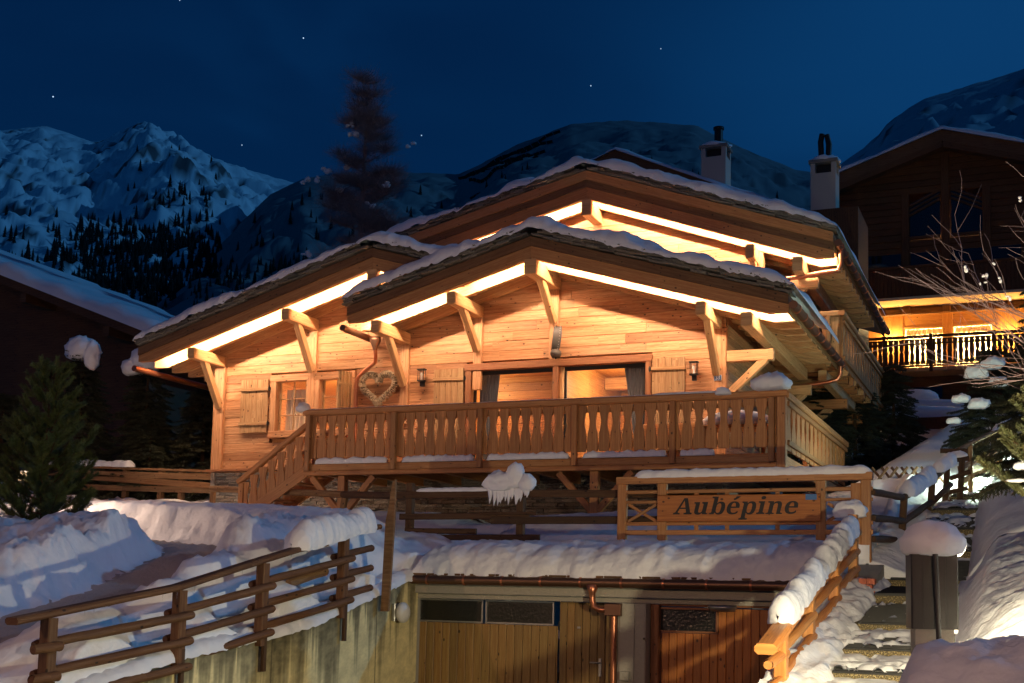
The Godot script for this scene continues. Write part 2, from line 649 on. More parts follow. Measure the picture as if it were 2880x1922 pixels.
func gf(g: Dictionary, x: float) -> float:
	if x < g.xr:
		return lerpf(g.yl, g.yr, (x - g.xl) / (g.xr - g.xl))
	return lerpf(g.yr, g.y2, (x - g.xr) / (g.x2 - g.xr))

func thick(g: Dictionary) -> float:
	var t := 0.0
	for b in g.boards:
		t += b
	return t

# one side of a rafter or verge board, with the tail cut level at the eave
func rafter_side(b: MB, g: Dictionary, right: bool, z: float, depth: float, lo: float, hi: float, cut: bool, inner := 0.0) -> void:
	var xe: float = g.x2 if right else g.xl
	var s := 1.0 if right else -1.0
	var xi: float = g.xr + s * inner
	var P := PackedVector2Array()
	if cut:
		var xc := xe - s * 0.4
		P = PackedVector2Array([Vector2(xi, gf(g, xi) + lo), Vector2(xc, gf(g, xc) + lo), Vector2(xe, gf(g, xc) + lo + 0.0), Vector2(xe, gf(g, xe) + hi), Vector2(xi, gf(g, xi) + hi)])
		if P[2].y > P[3].y - 0.05:
			P[2].y = P[3].y - 0.05
	else:
		P = PackedVector2Array([Vector2(xi, gf(g, xi) + lo), Vector2(xe, gf(g, xe) + lo), Vector2(xe, gf(g, xe) + hi), Vector2(xi, gf(g, xi) + hi)])
	# local frame along the slope keeps the grain running with the board
	var d := (P[1] - P[0]).normalized()
	var ax := Vector3(d.x, d.y, 0)
	var ay := Vector3(-d.y, d.x, 0)
	var Q := PackedVector2Array()
	for p in P:
		Q.append(Vector2((p - P[0]).dot(d), (p - P[0]).dot(Vector2(-d.y, d.x))))
	b.prism(Q, Vector3(P[0].x, P[0].y, z), ax, ay, Vector3(0, 0, -1), depth, off())

func roof(g: Dictionary, sides: Array, nm: String, n_raft: int) -> Node3D:
	var r := sub(nm, chalet_node)
	var T := thick(g)
	var rh: float = g.boards[0] - 0.01
	# deck: soffit boards under the slabs
	for right in sides:
		var b := MB.new()
		b.tint = Color(0.9, 0.85, 0.8)
		rafter_side(b, g, right, g.zf - 0.05, g.zf - 0.05 - g.zb, rh, T - 0.005, false, 0.0)
		part("soffit", b, M.fascia, r)
	# verge boards, each set a little proud of the one below
	var lo := 0.0
	for i in g.boards.size():
		for right in sides:
			var b := MB.new()
			b.tint = shade(0.85, 1.05)
			var hi: float = lo + g.boards[i]
			rafter_side(b, g, right, g.zf + 0.035 * i, 0.13 + 0.035 * i - (0.0 if i == 0 else 0.09), lo, hi - 0.004, i == 0, 0.002)
			part("verge_board", b, M.fascia if i == 0 else (M.barge if i == 1 or g.boards.size() == 2 else M.fascia), r)
		lo += g.boards[i]
	# rafters behind the verge
	for k in n_raft:
		var z: float = g.zf - g.r2 - k * 0.66
		for right in sides:
			var b := MB.new()
			b.tint = shade(0.9, 1.1, 0.04)
			rafter_side(b, g, right, z, 0.13, -0.05, rh - 0.004, true, 0.002)
			part("rafter", b, M.spruce, r)
	# stone slabs along the verge
	var moss := MB.new()
	for right in sides:
		var s := 1.0 if right else -1.0
		var xe: float = g.x2 if right else g.xl
		var run := absf(xe - g.xr)
		for layer in 3:
			var x := 0.05 + layer * 0.13
			while x < run - 0.1:
				var L := rnd(0.26, 0.46)
				var xa: float = g.xr + s * x
				var xb: float = g.xr + s * minf(x + L, run + 0.08)
				var y0 := T + 0.005 + layer * 0.062
				var b := MB.new()
				b.tint = shade(0.55, 1.5, 0.1)
				var tilt := rnd(0.0, 0.045)
				var p0 := Vector3(xa, gf(g, xa) + y0 + 0.03 + tilt * 0.4, g.zf - 0.13 + rnd(-0.04, 0.05))
				var p1 := Vector3(xb, gf(g, xb) + y0 + 0.03 + tilt, g.zf - 0.13 + rnd(-0.04, 0.05))
				b.beam(p0, p1, rnd(0.42, 0.5), rnd(0.035, 0.062), 0.012, Vector3.UP, off())
				part("stone_slab", b, M.slab, r)
				if layer == 2 and rng.randf() < 0.6:
					for q in 9:
						var c := p0.lerp(p1, rng.randf()) + Vector3(0, 0.025, 0.215 + rnd(-0.02, 0.04))
						var l2 := rnd(0.012, 0.03)
						moss.tri(c + Vector3(-l2, 0, 0), c + Vector3(l2, 0.0, 0.02), c + Vector3(rnd(-0.02, 0.02), rnd(0.015, 0.045), 0.02))
				x += L * rnd(0.9, 1.0)
	part("moss", moss, M.moss, r).set_meta("kind", "stuff")
	return r

func purlin(g: Dictionary, x: float, w: float, h: float, zwall: float, back := 0.1, drop := 1.0, label := "") -> void:
	# a beam out of the wall, a strut below it and the post that the strut stands on
	var p := sub("purlin", chalet_node)
	var top := minf(gf(g, x - w * 0.5), gf(g, x + w * 0.5)) - 0.052
	if absf(x - g.xr) < 0.2:
		top = g.yr - 0.02
	var b := MB.new()
	b.tint = shade(0.95, 1.1, 0.03)
	b.beam(Vector3(x, top - h / 2, zwall - back), Vector3(x, top - h / 2, g.zf + 0.02), w, h, 0.014, Vector3.UP, off())
	part("beam", b, M.spruce, p)
	if drop > 0.0:
		var s := MB.new()
		s.tint = shade(0.95, 1.1, 0.03)
		var zt: float = lerpf(zwall, g.zf, 0.62)
		s.beam(Vector3(x, top - h - drop, zwall + 0.10), Vector3(x, top - h + 0.06, zt), 0.15, 0.17, 0.012, Vector3(0, 0.3, 1), off())
		part("strut", s, M.spruce, p)
		var q := MB.new()
		q.tint = shade(0.9, 1.1)
		q.beam(Vector3(x, top - h - drop - 0.9, zwall + 0.03), Vector3(x, top - h, zwall + 0.03), 0.21, 0.09, 0.01, Vector3(0, 0, 1), off())
		part("wall_post", q, M.log, p)

func plank_wall(called: String, z: float, x0: float, x1: float, y0: float, top: Callable, holes: Array, row := 0.2, m: Material = null, lo := 0.7, hi := 1.2) -> Node3D:
	var w := sub(called, chalet_node)
	var y := y0
	while true:
		var y1 := y + row * rnd(0.9, 1.1)
		# parts of this row that lie under the roof
		var runs := []
		var start := INF
		var x := x0
		while x <= x1 + 0.001:
			var ok: bool = top.call(x) > y + 0.02
			if ok and start == INF:
				start = x
			if start != INF and (not ok or x + 0.05 > x1):
				runs.append([start, x if not ok else x1])
				start = INF
			x += 0.05
		if runs.is_empty():
			break
		for h in holes:
			if h[3] > y + 0.02 and h[2] < y1 - 0.02:
				var nr := []
				for r in runs:
					if h[1] <= r[0] or h[0] >= r[1]:
						nr.append(r)
						continue
					if h[0] > r[0] + 0.03:
						nr.append([r[0], h[0]])
					if h[1] < r[1] - 0.03:
						nr.append([h[1], r[1]])
				runs = nr
		for r in runs:
			var a: float = r[0]
			while a < r[1] - 0.02:
				var e: float = minf(r[1], a + rnd(1.6, 4.5))
				if r[1] - e < 0.6:
					e = r[1]
				var b := MB.new()
				b.tint = shade(lo, hi, 0.07)
				if rng.randf() < 0.12:
					b.tint = b.tint * Color(0.66, 0.6, 0.56)
				b.beam(Vector3(a + 0.002, (y + y1) / 2, z - 0.07 + rnd(-0.008, 0.008)), Vector3(e - 0.002, (y + y1) / 2, z - 0.07 + rnd(-0.008, 0.008)), 0.14, y1 - y - 0.002, 0.010, Vector3.UP, off())
				part("log", b, m if m else M.log, w)
				a = e
		y = y1
	return w

func baluster_mesh(hgt: float, m: Material, sd: int, wide := 1.0) -> ArrayMesh:
	var prof := [[0.0, 0.086], [0.015, 0.1], [0.05, 0.107], [0.25, 0.107], [0.38, 0.098], [0.50, 0.074], [0.60, 0.062], [0.68, 0.064], [0.78, 0.078], [0.88, 0.098], [0.95, 0.106], [1.0, 0.106]]
	var P := PackedVector2Array()
	for p in prof:
		P.append(Vector2(p[0] * hgt, -p[1] * wide))
	for i in range(prof.size() - 1, -1, -1):
		P.append(Vector2(prof[i][0] * hgt, prof[i][1] * wide))
	var b := MB.new()
	rng.seed = 900 + sd
	b.tint = shade(0.8, 1.12, 0.05)
	b.prism(P, Vector3(0, 0, 0.018), Vector3(0, 1, 0), Vector3(1, 0, 0), Vector3(0, 0, -1), 0.036, off())
	return b.mesh(m)

func balustrade(called: String, parent: Node3D, a: Vector3, b: Vector3, hgt: float, rail_y: float, m: Material, posts: Array, out: Vector3, low := 0.27, gap := 0.235) -> Node3D:
	# a and b: foot of the row of boards; posts: shares along it
	var r := sub(called, parent)
	var L := (b - a).length()
	var d := (b - a) / L
	var turn := atan2(-d.z, d.x)
	var meshes := []
	for i in 4:
		meshes.append(baluster_mesh(hgt, m, i, gap / 0.235))
	rng.seed = int(L * 1000.0)
	var n := int(round(L / gap))
	for i in n:
		var p := a + d * (L * (i + 0.5) / n)
		piece("baluster", meshes[rng.randi() % 4], r, Transform3D(Basis(Vector3.UP, turn), p))
	var t := MB.new()
	t.tint = shade(0.95, 1.08)
	t.beam(Vector3(a.x, rail_y - 0.065, a.z) - d * 0.12 - out * 0.01, Vector3(b.x, rail_y - 0.065, b.z) + d * 0.12 - out * 0.01, 0.15, 0.13, 0.02, Vector3.UP, off())
	part("top_rail", t, m, r)
	for yy in [a.y + hgt * 0.14, a.y + hgt * 0.9]:
		var k := MB.new()
		k.tint = shade(0.7, 0.8)
		k.beam(Vector3(a.x, yy, a.z) - out * 0.05, Vector3(b.x, yy, b.z) - out * 0.05, 0.05, 0.09, 0.006, Vector3.UP, off())
		part("cross_rail", k, m, r)
	for s in posts:
		var p: Vector3 = a.lerp(b, s) + out * 0.075
		var k := MB.new()
		k.tint = shade(0.75, 0.95)
		k.beam(Vector3(p.x, a.y - low, p.z), Vector3(p.x, rail_y - 0.135, p.z), 0.11, 0.11, 0.012, d, off())
		part("rail_post", k, m, r)
	return r

func led(a: Vector3, b: Vector3, dir: Vector3, e: float, parent: Node3D, col := Color(1.0, 0.835, 0.69)) -> void:
	# a light strip screwed to the back of the verge rafter, and the light that it gives
	var m := MB.new()
	m.beam(a, b, 0.016, 0.03, 0.0, Vector3.UP)
	part("light_strip", m, M.led, parent)
	var l := AreaLight3D.new()
	l.name = "strip_light"
	add_child(l, true)
	var x := (b - a).normalized()
	var z := -(dir - x * dir.dot(x)).normalized()
	var y := z.cross(x).normalized()
	l.transform = Transform3D(Basis(x, y, z), (a + b) * 0.5 + dir.normalized() * 0.035)
	l.area_size = Vector2((b - a).length(), 0.04)
	l.light_color = col
	l.light_energy = e * (b - a).length()
	l.area_range = 14.0
	l.area_attenuation = 2.0
	l.shadow_enabled = true

func strips(g: Dictionary, stops: Array, e: float, r: Node3D) -> void:
	for s in stops:
		var zc: float = g.zf - 0.155
		var a := Vector3(s[0], gf(g, s[0]) + g.boards[0] - 0.065, zc)
		var b := Vector3(s[1], gf(g, s[1]) + g.boards[0] - 0.065, zc)
		led(a, b, Vector3(0, -0.55, -0.84), e, r)

func window_frame(w: Node3D, x0: float, x1: float, y0: float, y1: float, f: float, z: float, m: Material) -> void:
	for q in [[Vector3((x0 + x1) / 2, y1 - f / 2, z), Vector3(x1 - x0, f, 0.2), "frame"], [Vector3((x0 + x1) / 2, y0 + f / 2, z + 0.01), Vector3(x1 - x0, f, 0.22), "sill"], [Vector3(x0 + f / 2, (y0 + y1) / 2, z - 0.003), Vector3(f, y1 - y0 - 2 * f - 0.004, 0.2), "frame"], [Vector3(x1 - f / 2, (y0 + y1) / 2, z - 0.003), Vector3(f, y1 - y0 - 2 * f - 0.004, 0.2), "frame"]]:
		var b := MB.new()
		b.tint = shade(0.95, 1.15)
		b.box(q[0], q[1], 0.012, off())
		part(q[2], b, m, w)

func shutter(x0: float, x1: float, y0: float, y1: float, z: float, battens: Array, hinge_right: bool) -> void:
	var s := sub("shutter", chalet_node)
	var n := 5
	for i in n:
		var a := lerpf(x0, x1, float(i) / n)
		var c := lerpf(x0, x1, float(i + 1) / n)
		var b := MB.new()
		b.tint = shade(0.85, 1.15, 0.05)
		b.beam(Vector3((a + c) / 2, y0 + rnd(-0.01, 0.01), z), Vector3((a + c) / 2, y1 + rnd(-0.01, 0.01), z), c - a - 0.005, 0.03, 0.004, Vector3(0, 0, 1), off())
		part("plank", b, M.shutter, s)
	for y in battens:
		var b := MB.new()
		b.tint = shade(0.95, 1.05)
		b.beam(Vector3(x0 - 0.01, y + rnd(-0.01, 0.01), z + 0.032), Vector3(x1 + 0.01, y + rnd(-0.01, 0.01), z + 0.032), 0.034, 0.075, 0.006, Vector3.UP, off())
		part("batten", b, M.shutter, s)
		var h := MB.new()
		var hx := x1 + 0.04 if hinge_right else x0 - 0.04
		h.box(Vector3(hx, y, z + 0.03), Vector3(0.06, 0.07, 0.05), 0.01)
		h.tube([Vector3(hx, y - 0.06, z + 0.05), Vector3(hx, y + 0.06, z + 0.05)], 0.014, 6)
		part("hinge", h, M.iron, s)

func curtain(called: String, parent: Node3D, x0: float, x1: float, y0: float, y1: float, z: float, m: Material, pull := 0.0) -> void:
	var P := []
	for i in 13:
		var t := i / 12.0
		var row := []
		for k in 41:
			var u := k / 40.0
			var w := lerpf(1.0, 1.0 - absf(pull), t)
			var x := lerpf(x0, x1, u * w) if pull >= 0.0 else lerpf(x1, x0, (1.0 - u) * w)
			row.append(Vector3(x, lerpf(y1, y0, t), z + 0.045 * sin(u * 44.0 + sin(t * 2.0))))
		P.append(row)
	var b := MB.new()
	b.grid(P)
	part(called, b, m, parent)

func pane(parent: Node3D, x0: float, x1: float, y0: float, y1: float, z: float, m: Material = null) -> void:
	var b := MB.new()
	b.box(Vector3((x0 + x1) / 2, (y0 + y1) / 2, z), Vector3(x1 - x0, y1 - y0, 0.012))
	var q := MB.new()
	q.quad(Vector3(x0, y0, z), Vector3(x1, y0, z), Vector3(x1, y1, z), Vector3(x0, y1, z), Vector2.ZERO, Vector2(1, 0), Vector2.ONE, Vector2(0, 1), Vector3(0, 0, 1))
	part("pane", q if m == null else b, m if m else M.glass, parent)

func chalet() -> void:
	M.led = glow(Color(1.0, 0.82, 0.55), 2.0)
	chalet_node = thing("chalet", "lit timber chalet with snowy stone-slab gables, glowing eaves and a long carved balustrade", "chalet")
	var c := chalet_node
	var wall_top := func(x: float) -> float: return maxf(gf(GL, x) if x > GL.xl and x < GL.x2 else -9.0, gf(GC, x) if x > GC.xl and x < GC.x2 else -9.0)
	# --- main facade
	plank_wall("facade", F_ZF, -18.62, -5.92, 5.2, wall_top, [[-17.13, -14.75, 5.96, 7.5], [-11.88, -7.53, 5.0, 7.48]], 0.215)
	# the back of the wall, a hand behind the logs, closes the rooms
	var inner := sub("inner_wall", c)
	for q in [[-18.62, -17.0, 4.9, 8.2], [-17.0, -14.85, 4.9, 6.05], [-17.0, -14.85, 7.4, 8.6], [-14.85, -11.8, 4.9, 8.2], [-11.8, -7.6, 7.42, 8.3], [-7.6, -5.95, 4.9, 7.9]]:
		var b := MB.new()
		b.box(Vector3((q[0] + q[1]) / 2, (q[2] + q[3]) / 2, F_ZF - 0.21), Vector3(q[1] - q[0], q[3] - q[2], 0.1))
		part("lining", b, M.interior, inner)
	# corner posts
	for q in [[-18.6, 5.2, 8.0, 0.30], [-6.02, 4.9, 7.95, 0.27]]:
		var b := MB.new()
		b.tint = shade(0.95, 1.1)
		b.beam(Vector3(q[0], q[1], F_ZF + 0.02), Vector3(q[0], q[2], F_ZF + 0.02), q[3], 0.16, 0.015, Vector3(0, 0, 1), off())
		part("corner_post", b, M.log, c)
	var tr := MB.new()
	tr.box(Vector3(-16.4, 5.19, F_ZF + 0.04), Vector3(4.9, 0.055, 0.2), 0.01, off())
	part("drip_board", tr, M.redwood, c)
	# --- side walls
	var sw := sub("side_wall", c)
	for i in 17:
		var y := 5.2 + i * 0.19
		var b := MB.new()
		b.tint = shade(0.6, 1.0)
		b.beam(Vector3(-5.97, y + 0.095, F_ZF - 0.1), Vector3(-5.97, y + 0.095, -31.0), 0.14, 0.186, 0.016, Vector3.UP, off())
		part("log", b, M.log, sw)
	var sl := MB.new()
	sl.box(Vector3(-18.6, 6.6, -29.3), Vector3(0.2, 3.2, 7.9), 0.0, off())
	part("far_wall", sl, M.log, c)
	var bk := MB.new()
	bk.box(Vector3(-12.3, 7.0, -33.2), Vector3(12.6, 5.0, 0.2), 0.0, off())
	part("back_wall", bk, M.log, c)
	# --- rooms
	var rm := sub("living_room", c)
	for q in [["floor", Vector3(-12.3, 4.92, -29.4), Vector3(12.5, 0.12, 7.6)], ["ceiling", Vector3(-12.3, 7.86, -29.4), Vector3(12.5, 0.12, 7.6)], ["partition", Vector3(-9.95, 6.4, -28.9), Vector3(0.15, 2.84, 5.4)], ["partition", Vector3(-14.3, 6.4, -29.4), Vector3(0.15, 2.84, 7.5)]]:
		var b := MB.new()
		b.box(q[1], q[2], 0.0, off())
		part(q[0], b, M.interior, rm)
	for i in 14:
		var b := MB.new()
		b.tint = shade(0.75, 1.0)
		b.beam(Vector3(-14.2, 5.08 + i * 0.2, -27.2), Vector3(-10.02, 5.08 + i * 0.2, -27.2), 0.08, 0.196, 0.008, Vector3.UP, off())
		part("plank", b, M.interior, rm)
		var d := MB.new()
		d.tint = shade(0.8, 1.05)
		d.beam(Vector3(-9.85, 5.08 + i * 0.2, -30.4), Vector3(-6.1, 5.08 + i * 0.2, -30.4), 0.08, 0.196, 0.008, Vector3.UP, off())
		part("plank", d, M.interior, rm)
	for i in 10:
		var d := MB.new()
		d.tint = shade(0.9, 1.1)
		d.beam(Vector3(-6.12 - i * 0.38, 7.785, -25.6), Vector3(-6.12 - i * 0.38, 7.785, -30.3), 0.374, 0.02, 0.004, Vector3.UP, off())
		part("ceiling_board", d, M.interior, rm)
	for q in [[Vector3(-8.1, 7.66, -25.6), Vector3(-8.1, 7.66, -30.3), 0.24], [Vector3(-9.85, 7.6, -29.2), Vector3(-6.1, 7.6, -29.2), 0.3], [Vector3(-14.2, 7.6, -26.6), Vector3(-10.0, 7.6, -26.6), 0.34], [Vector3(-9.85, 7.2, -30.3), Vector3(-6.1, 7.2, -30.3), 0.16]]:
		var b := MB.new()
		b.beam(q[0], q[1], q[2] * 0.8, q[2], 0.015, Vector3.UP, off())
		part("ceiling_beam", b, M.spruce, rm)
	var wp := MB.new()
	wp.box(Vector3(-8.2, 6.05, -30.28), Vector3(2.5, 2.0, 0.06))
	part("white_panel", wp, M.white, rm)
	var ds := MB.new()
	ds.lathe(Vector3(-6.95, 7.77, -28.2), [Vector2(0.0, 0.0), Vector2(0.06, 0.0), Vector2(0.075, -0.012), Vector2(0.06, -0.02), Vector2(0.0, -0.02)], 12)
	part("ceiling_spotlight", ds, glow(Color(1.0, 0.85, 0.6), 4.0), rm)
	omni("room_light", Vector3(-6.95, 7.62, -28.2), Color(1.0, 0.86, 0.62), 1.6, 0.07)
	omni("room_light", Vector3(-8.9, 7.3, -27.6), Color(1.0, 0.82, 0.58), 2.6, 0.1)
	omni("room_light", Vector3(-12.2, 7.2, -26.2), Color(1.0, 0.80, 0.54), 1.6, 0.1)
	omni("room_light", Vector3(-15.6, 7.0, -28.4), Color(1.0, 0.86, 0.62), 8.0, 0.12)
	# --- terrace door
	var dr := sub("terrace_door", c)
	var zf := F_ZF + 0.02
	for q in [[Vector3(-9.7, 7.42, zf), Vector3(4.4, 0.16, 0.16), M.redwood], [Vector3(-11.81, 6.18, zf), Vector3(0.14, 2.31, 0.14), M.redwood], [Vector3(-7.58, 6.18, zf), Vector3(0.12, 2.31, 0.14), M.redwood], [Vector3(-9.69, 6.18, zf + 0.02), Vector3(0.12, 2.31, 0.14), M.redwood], [Vector3(-9.59, 6.18, zf - 0.07), Vector3(0.07, 2.31, 0.08), M.spruce]]:
		var b := MB.new()
		b.box(q[0], q[1], 0.012, off())
		part("frame", b, q[2], dr)
	for q in [[-11.73, -9.76], [-9.54, -7.65]]:
		var b := MB.new()
		b.box(Vector3((q[0] + q[1]) / 2, 7.30, zf - 0.11), Vector3(q[1] - q[0], 0.09, 0.05), 0.004)
		b.box(Vector3(q[0] + 0.03, 6.15, zf - 0.11), Vector3(0.06, 2.2, 0.05), 0.004)
		b.box(Vector3(q[1] - 0.03, 6.15, zf - 0.11), Vector3(0.06, 2.2, 0.05), 0.004)
		part("sash", b, M.iron, dr)
		pane(dr, q[0] + 0.06, q[1] - 0.06, 5.05, 7.26, zf - 0.12)
	curtain("curtain", dr, -11.7, -11.22, 5.05, 7.32, F_ZF - 0.36, M.curtain, 0.35)
	curtain("curtain", dr, -8.25, -7.66, 5.05, 7.36, F_ZF - 0.36, M.curtain, -0.6)
	# --- windows of the left wing
	for i in 2:
		var x0: float = [-17.12, -15.90][i]
		var x1: float = [-15.93, -14.76][i]
		var w := sub("window", c)
		window_frame(w, x0, x1, 5.96, 7.5, 0.17, F_ZF - 0.03, M.log)
		pane(w, x0 + 0.17, x1 - 0.17, 6.13, 7.33, F_ZF - 0.12)
		var xm := (x0 + x1) / 2
		for q in [[Vector3(xm, 6.73, F_ZF - 0.10), Vector3(0.028, 1.2, 0.03)], [Vector3(xm, 6.52, F_ZF - 0.098), Vector3(0.82, 0.024, 0.03)], [Vector3(xm, 6.92, F_ZF - 0.098), Vector3(0.82, 0.024, 0.03)], [Vector3(x0 + 0.2, 6.73, F_ZF - 0.11), Vector3(0.05, 1.2, 0.04)], [Vector3(x1 - 0.2, 6.73, F_ZF - 0.11), Vector3(0.05, 1.2, 0.04)]]:
			var b := MB.new()
			b.box(q[0], q[1], 0.003, off())
			part("glazing_bar", b, M.shutter, w)
		if i == 0:
			curtain("curtain", w, x0 + 0.2, x1 - 0.05, 6.0, 7.2, F_ZF - 0.4, M.curtain_light, 0.0)
	# a lit shade hangs in the room behind the second window
	var ls := MB.new()
	ls.lathe(Vector3(-15.25, 6.62, -27.3), [Vector2(0.10, 0.0), Vector2(0.34, 0.0), Vector2(0.24, 0.4), Vector2(0.08, 0.4)], 18)
	part("lamp_shade", ls, glow(Color(1.0, 0.78, 0.45), 1.5), rm)
	shutter(-17.97, -17.17, 6.11, 7.41, F_ZF + 0.05, [6.32, 7.17], true)
	shutter(-12.68, -11.93, 5.12, 7.42, F_ZF + 0.05, [5.45, 7.18], true)
	shutter(-7.50, -6.78, 5.12, 7.40, F_ZF + 0.05, [5.45, 7.17], false)
	# the open leaf of the second window stands out from the wall
	var op := sub("shutter", c)
	for i in 4:
		var b := MB.new()
		b.tint = shade(0.8, 1.1)
		b.beam(Vector3(-14.86 - i * 0.03, 6.12, F_ZF + 0.1 + i * 0.11), Vector3(-14.86 - i * 0.03, 7.46, F_ZF + 0.1 + i * 0.11), 0.03, 0.108, 0.004, Vector3(0, 0, 1), off())
		part("plank", b, M.shutter, op)
	for y in [6.35, 7.15]:
		var b := MB.new()
		b.beam(Vector3(-14.84, y, F_ZF + 0.05), Vector3(-14.96, y, F_ZF + 0.5), 0.03, 0.07, 0.005, Vector3.UP, off())
		part("batten", b, M.shutter, op)
	# --- roofs
	var rc := roof(GC, [false, true], "front_roof", 8)
	var rl := roof(GL, [false, true], "left_roof", 4)
	var ru := roof(GU, [false, true], "upper_roof", 12)
	strips(GC, [[-14.1, -13.58], [-13.34, -11.68], [-11.52, -9.9], [-9.52, -6.2], [-5.98, -5.3], [-5.05, -4.4]], 6.4, rc)
	strips(GL, [[-19.9, -18.68], [-18.44, -16.06], [-15.84, -13.85], [-13.55, -12.3]], 6.4, rl)
	strips(GU, [[-14.9, -12.4], [-12.4, -10.75], [-10.4, -8.4], [-8.4, -6.45], [-6.2, -5.3], [-5.05, -4.4]], 7.4, ru)
	# --- purlins with their struts
	for x in [-18.56, -15.95]:
		purlin(GL, x, 0.2, 0.27, F_ZF, 0.15, 1.0)
	purlin(GL, -13.69, 0.24, 0.3, F_ZF, 0.15, 0.0)
	for x in [-13.45, -11.6]:
		purlin(GC, x, 0.2, 0.27, F_ZF, 0.15, 0.95 if x < -13 else 0.75)
	purlin(GC, -9.76, 0.27, 0.32, F_ZF, 0.15, 0.72)
	purlin(GC, -6.09, 0.19, 0.27, F_ZF, 0.15, 0.95)
	purlin(GC, -5.17, 0.22, 0.27, -30.1, 0.1, 0.0)
	purlin(GU, -10.57, 0.26, 0.42, -30.4, 0.15, 0.0)
	purlin(GU, -6.33, 0.2, 0.34, -30.4, 0.15, 0.5)
	purlin(GU, -5.18, 0.24, 0.34, -39.3, 0.1, 0.0)
	# outrigger that carries the eave purlin of the front roof
	for z in [F_ZF + 0.0, -29.9]:
		var og := sub("outrigger", c)
		var b := MB.new()
		b.beam(Vector3(-5.9, 7.36, z), Vector3(-4.92, 7.36, z), 0.16, 0.24, 0.014, Vector3.UP, off())
		part("arm", b, M.spruce, og)
		var d := MB.new()
		d.beam(Vector3(-5.93, 6.5, z), Vector3(-5.08, 7.28, z), 0.14, 0.16, 0.012, Vector3.UP, off())
		part("brace", d, M.spruce, og)
	# --- upper storey
	var up_top := func(x: float) -> float: return gf(GU, x)
	plank_wall("upper_wall", -30.4, -15.6, -6.2, 8.6, up_top, [], 0.22, M.log, 0.85, 1.15)
	var us := MB.new()
	us.box(Vector3(-6.3, 8.6, -35.0), Vector3(0.2, 4.0, 9.2), 0.0, off())
	part("upper_side_wall", us, M.log, c)
	var us2 := MB.new()
	us2.box(Vector3(-15.6, 9.5, -35.0), Vector3(0.2, 3.6, 9.2), 0.0, off())
	part("upper_far_wall", us2, M.log, c)
	var up := MB.new()
	up.beam(Vector3(-6.27, 7.9, -30.28), Vector3(-6.27, 11.0, -30.28), 0.26, 0.26, 0.015, Vector3(0, 0, 1), off())
	part("corner_post", up, M.log, c)
	var oa := MB.new()
	oa.beam(Vector3(-6.2, 10.05, -30.25), Vector3(-4.8, 10.05, -30.25), 0.18, 0.24, 0.014, Vector3.UP, off())
	part("arm", oa, M.spruce, c)
	var ob := MB.new()
	ob.beam(Vector3(-6.15, 9.2, -30.25), Vector3(-5.1, 9.98, -30.25), 0.14, 0.15, 0.012, Vector3.UP, off())
	part("brace", ob, M.spruce, c)
	# --- upper balcony
	var bl := sub("upper_balcony", c)
	balustrade("front_railing", c, Vector3(-6.1, 8.05, -30.2), Vector3(-4.3, 8.05, -30.2), 1.12, 9.32, M.spruce, [0.86], Vector3(0, 0, 1), 0.1)
	balustrade("side_railing", c, Vector3(-4.25, 8.0, -30.25), Vector3(-4.25, 8.0, -39.1), 1.18, 9.32, M.rail, [0.01, 0.25, 0.5, 0.75, 0.98], Vector3(-1, 0, 0), 0.15, 0.5)
	for i in 15:
		var b := MB.new()
		b.tint = shade(0.8, 1.0)
		var z := -30.5 - i * 0.6
		b.beam(Vector3(-6.2, 8.0, z), Vector3(-4.38, 8.0, z), 0.12, 0.2, 0.008, Vector3.UP, off())
		part("joist", b, M.rail, bl)
	for i in 12:
		var b := MB.new()
		b.tint = shade(0.7, 0.95)
		b.beam(Vector3(-4.4 - i * 0.16, 8.12, -30.2), Vector3(-4.4 - i * 0.16, 8.12, -39.1), 0.152, 0.035, 0.004, Vector3.UP, off())
		part("deck_board", b, M.rail, bl)
	for i in 6:
		var b := MB.new()
		var z := -31.2 - i * 1.5
		b.prism(PackedVector2Array([Vector2(0, 0), Vector2(0.2, 0.0), Vector2(0.2, 0.42)]), Vector3(-4.44, 7.9, z), Vector3(1, 0, 0), Vector3(0, 1, 0), Vector3(0, 0, -1), 0.07, off())
		part("bracket", b, M.spruce, bl)
	var db := MB.new()
	db.beam(Vector3(-4.72, 7.77, -30.3), Vector3(-4.72, 7.77, -38.6), 0.2, 0.26, 0.014, Vector3.UP, off())
	part("deck_beam", db, M.spruce, bl)
	for z in [-33.2, -36.2, -38.4]:
		var b := MB.new()
		b.beam(Vector3(-6.3, 7.5, z), Vector3(-4.52, 7.5, z), 0.2, 0.26, 0.014, Vector3.UP, off())
		part("cantilever", b, M.rail, bl)
		var d := MB.new()
		d.beam(Vector3(-6.25, 6.35, z), Vector3(-4.95, 7.4, z), 0.16, 0.2, 0.012, Vector3.UP, off())
		part("brace", d, M.spruce, bl)
	# --- terrace
	var te := sub("terrace", c)
	for i in 19:
		var b := MB.new()
		b.tint = shade(0.7, 0.95)
		b.beam(Vector3(-14.3, 4.985, F_ZT - 0.12 - i * 0.147), Vector3(-4.25, 4.985, F_ZT - 0.12 - i * 0.147), 0.142, 0.03, 0.003, Vector3.UP, off())
		part("deck_board", b, M.rail, te)
	for i in 12:
		var b := MB.new()
		b.tint = shade(0.7, 0.95)
		b.beam(Vector3(-5.83 + i * 0.147, 4.985, F_ZF + 0.02), Vector3(-5.83 + i * 0.147, 4.985, -30.1), 0.142, 0.03, 0.003, Vector3.UP, off())
		part("deck_board", b, M.rail, te)
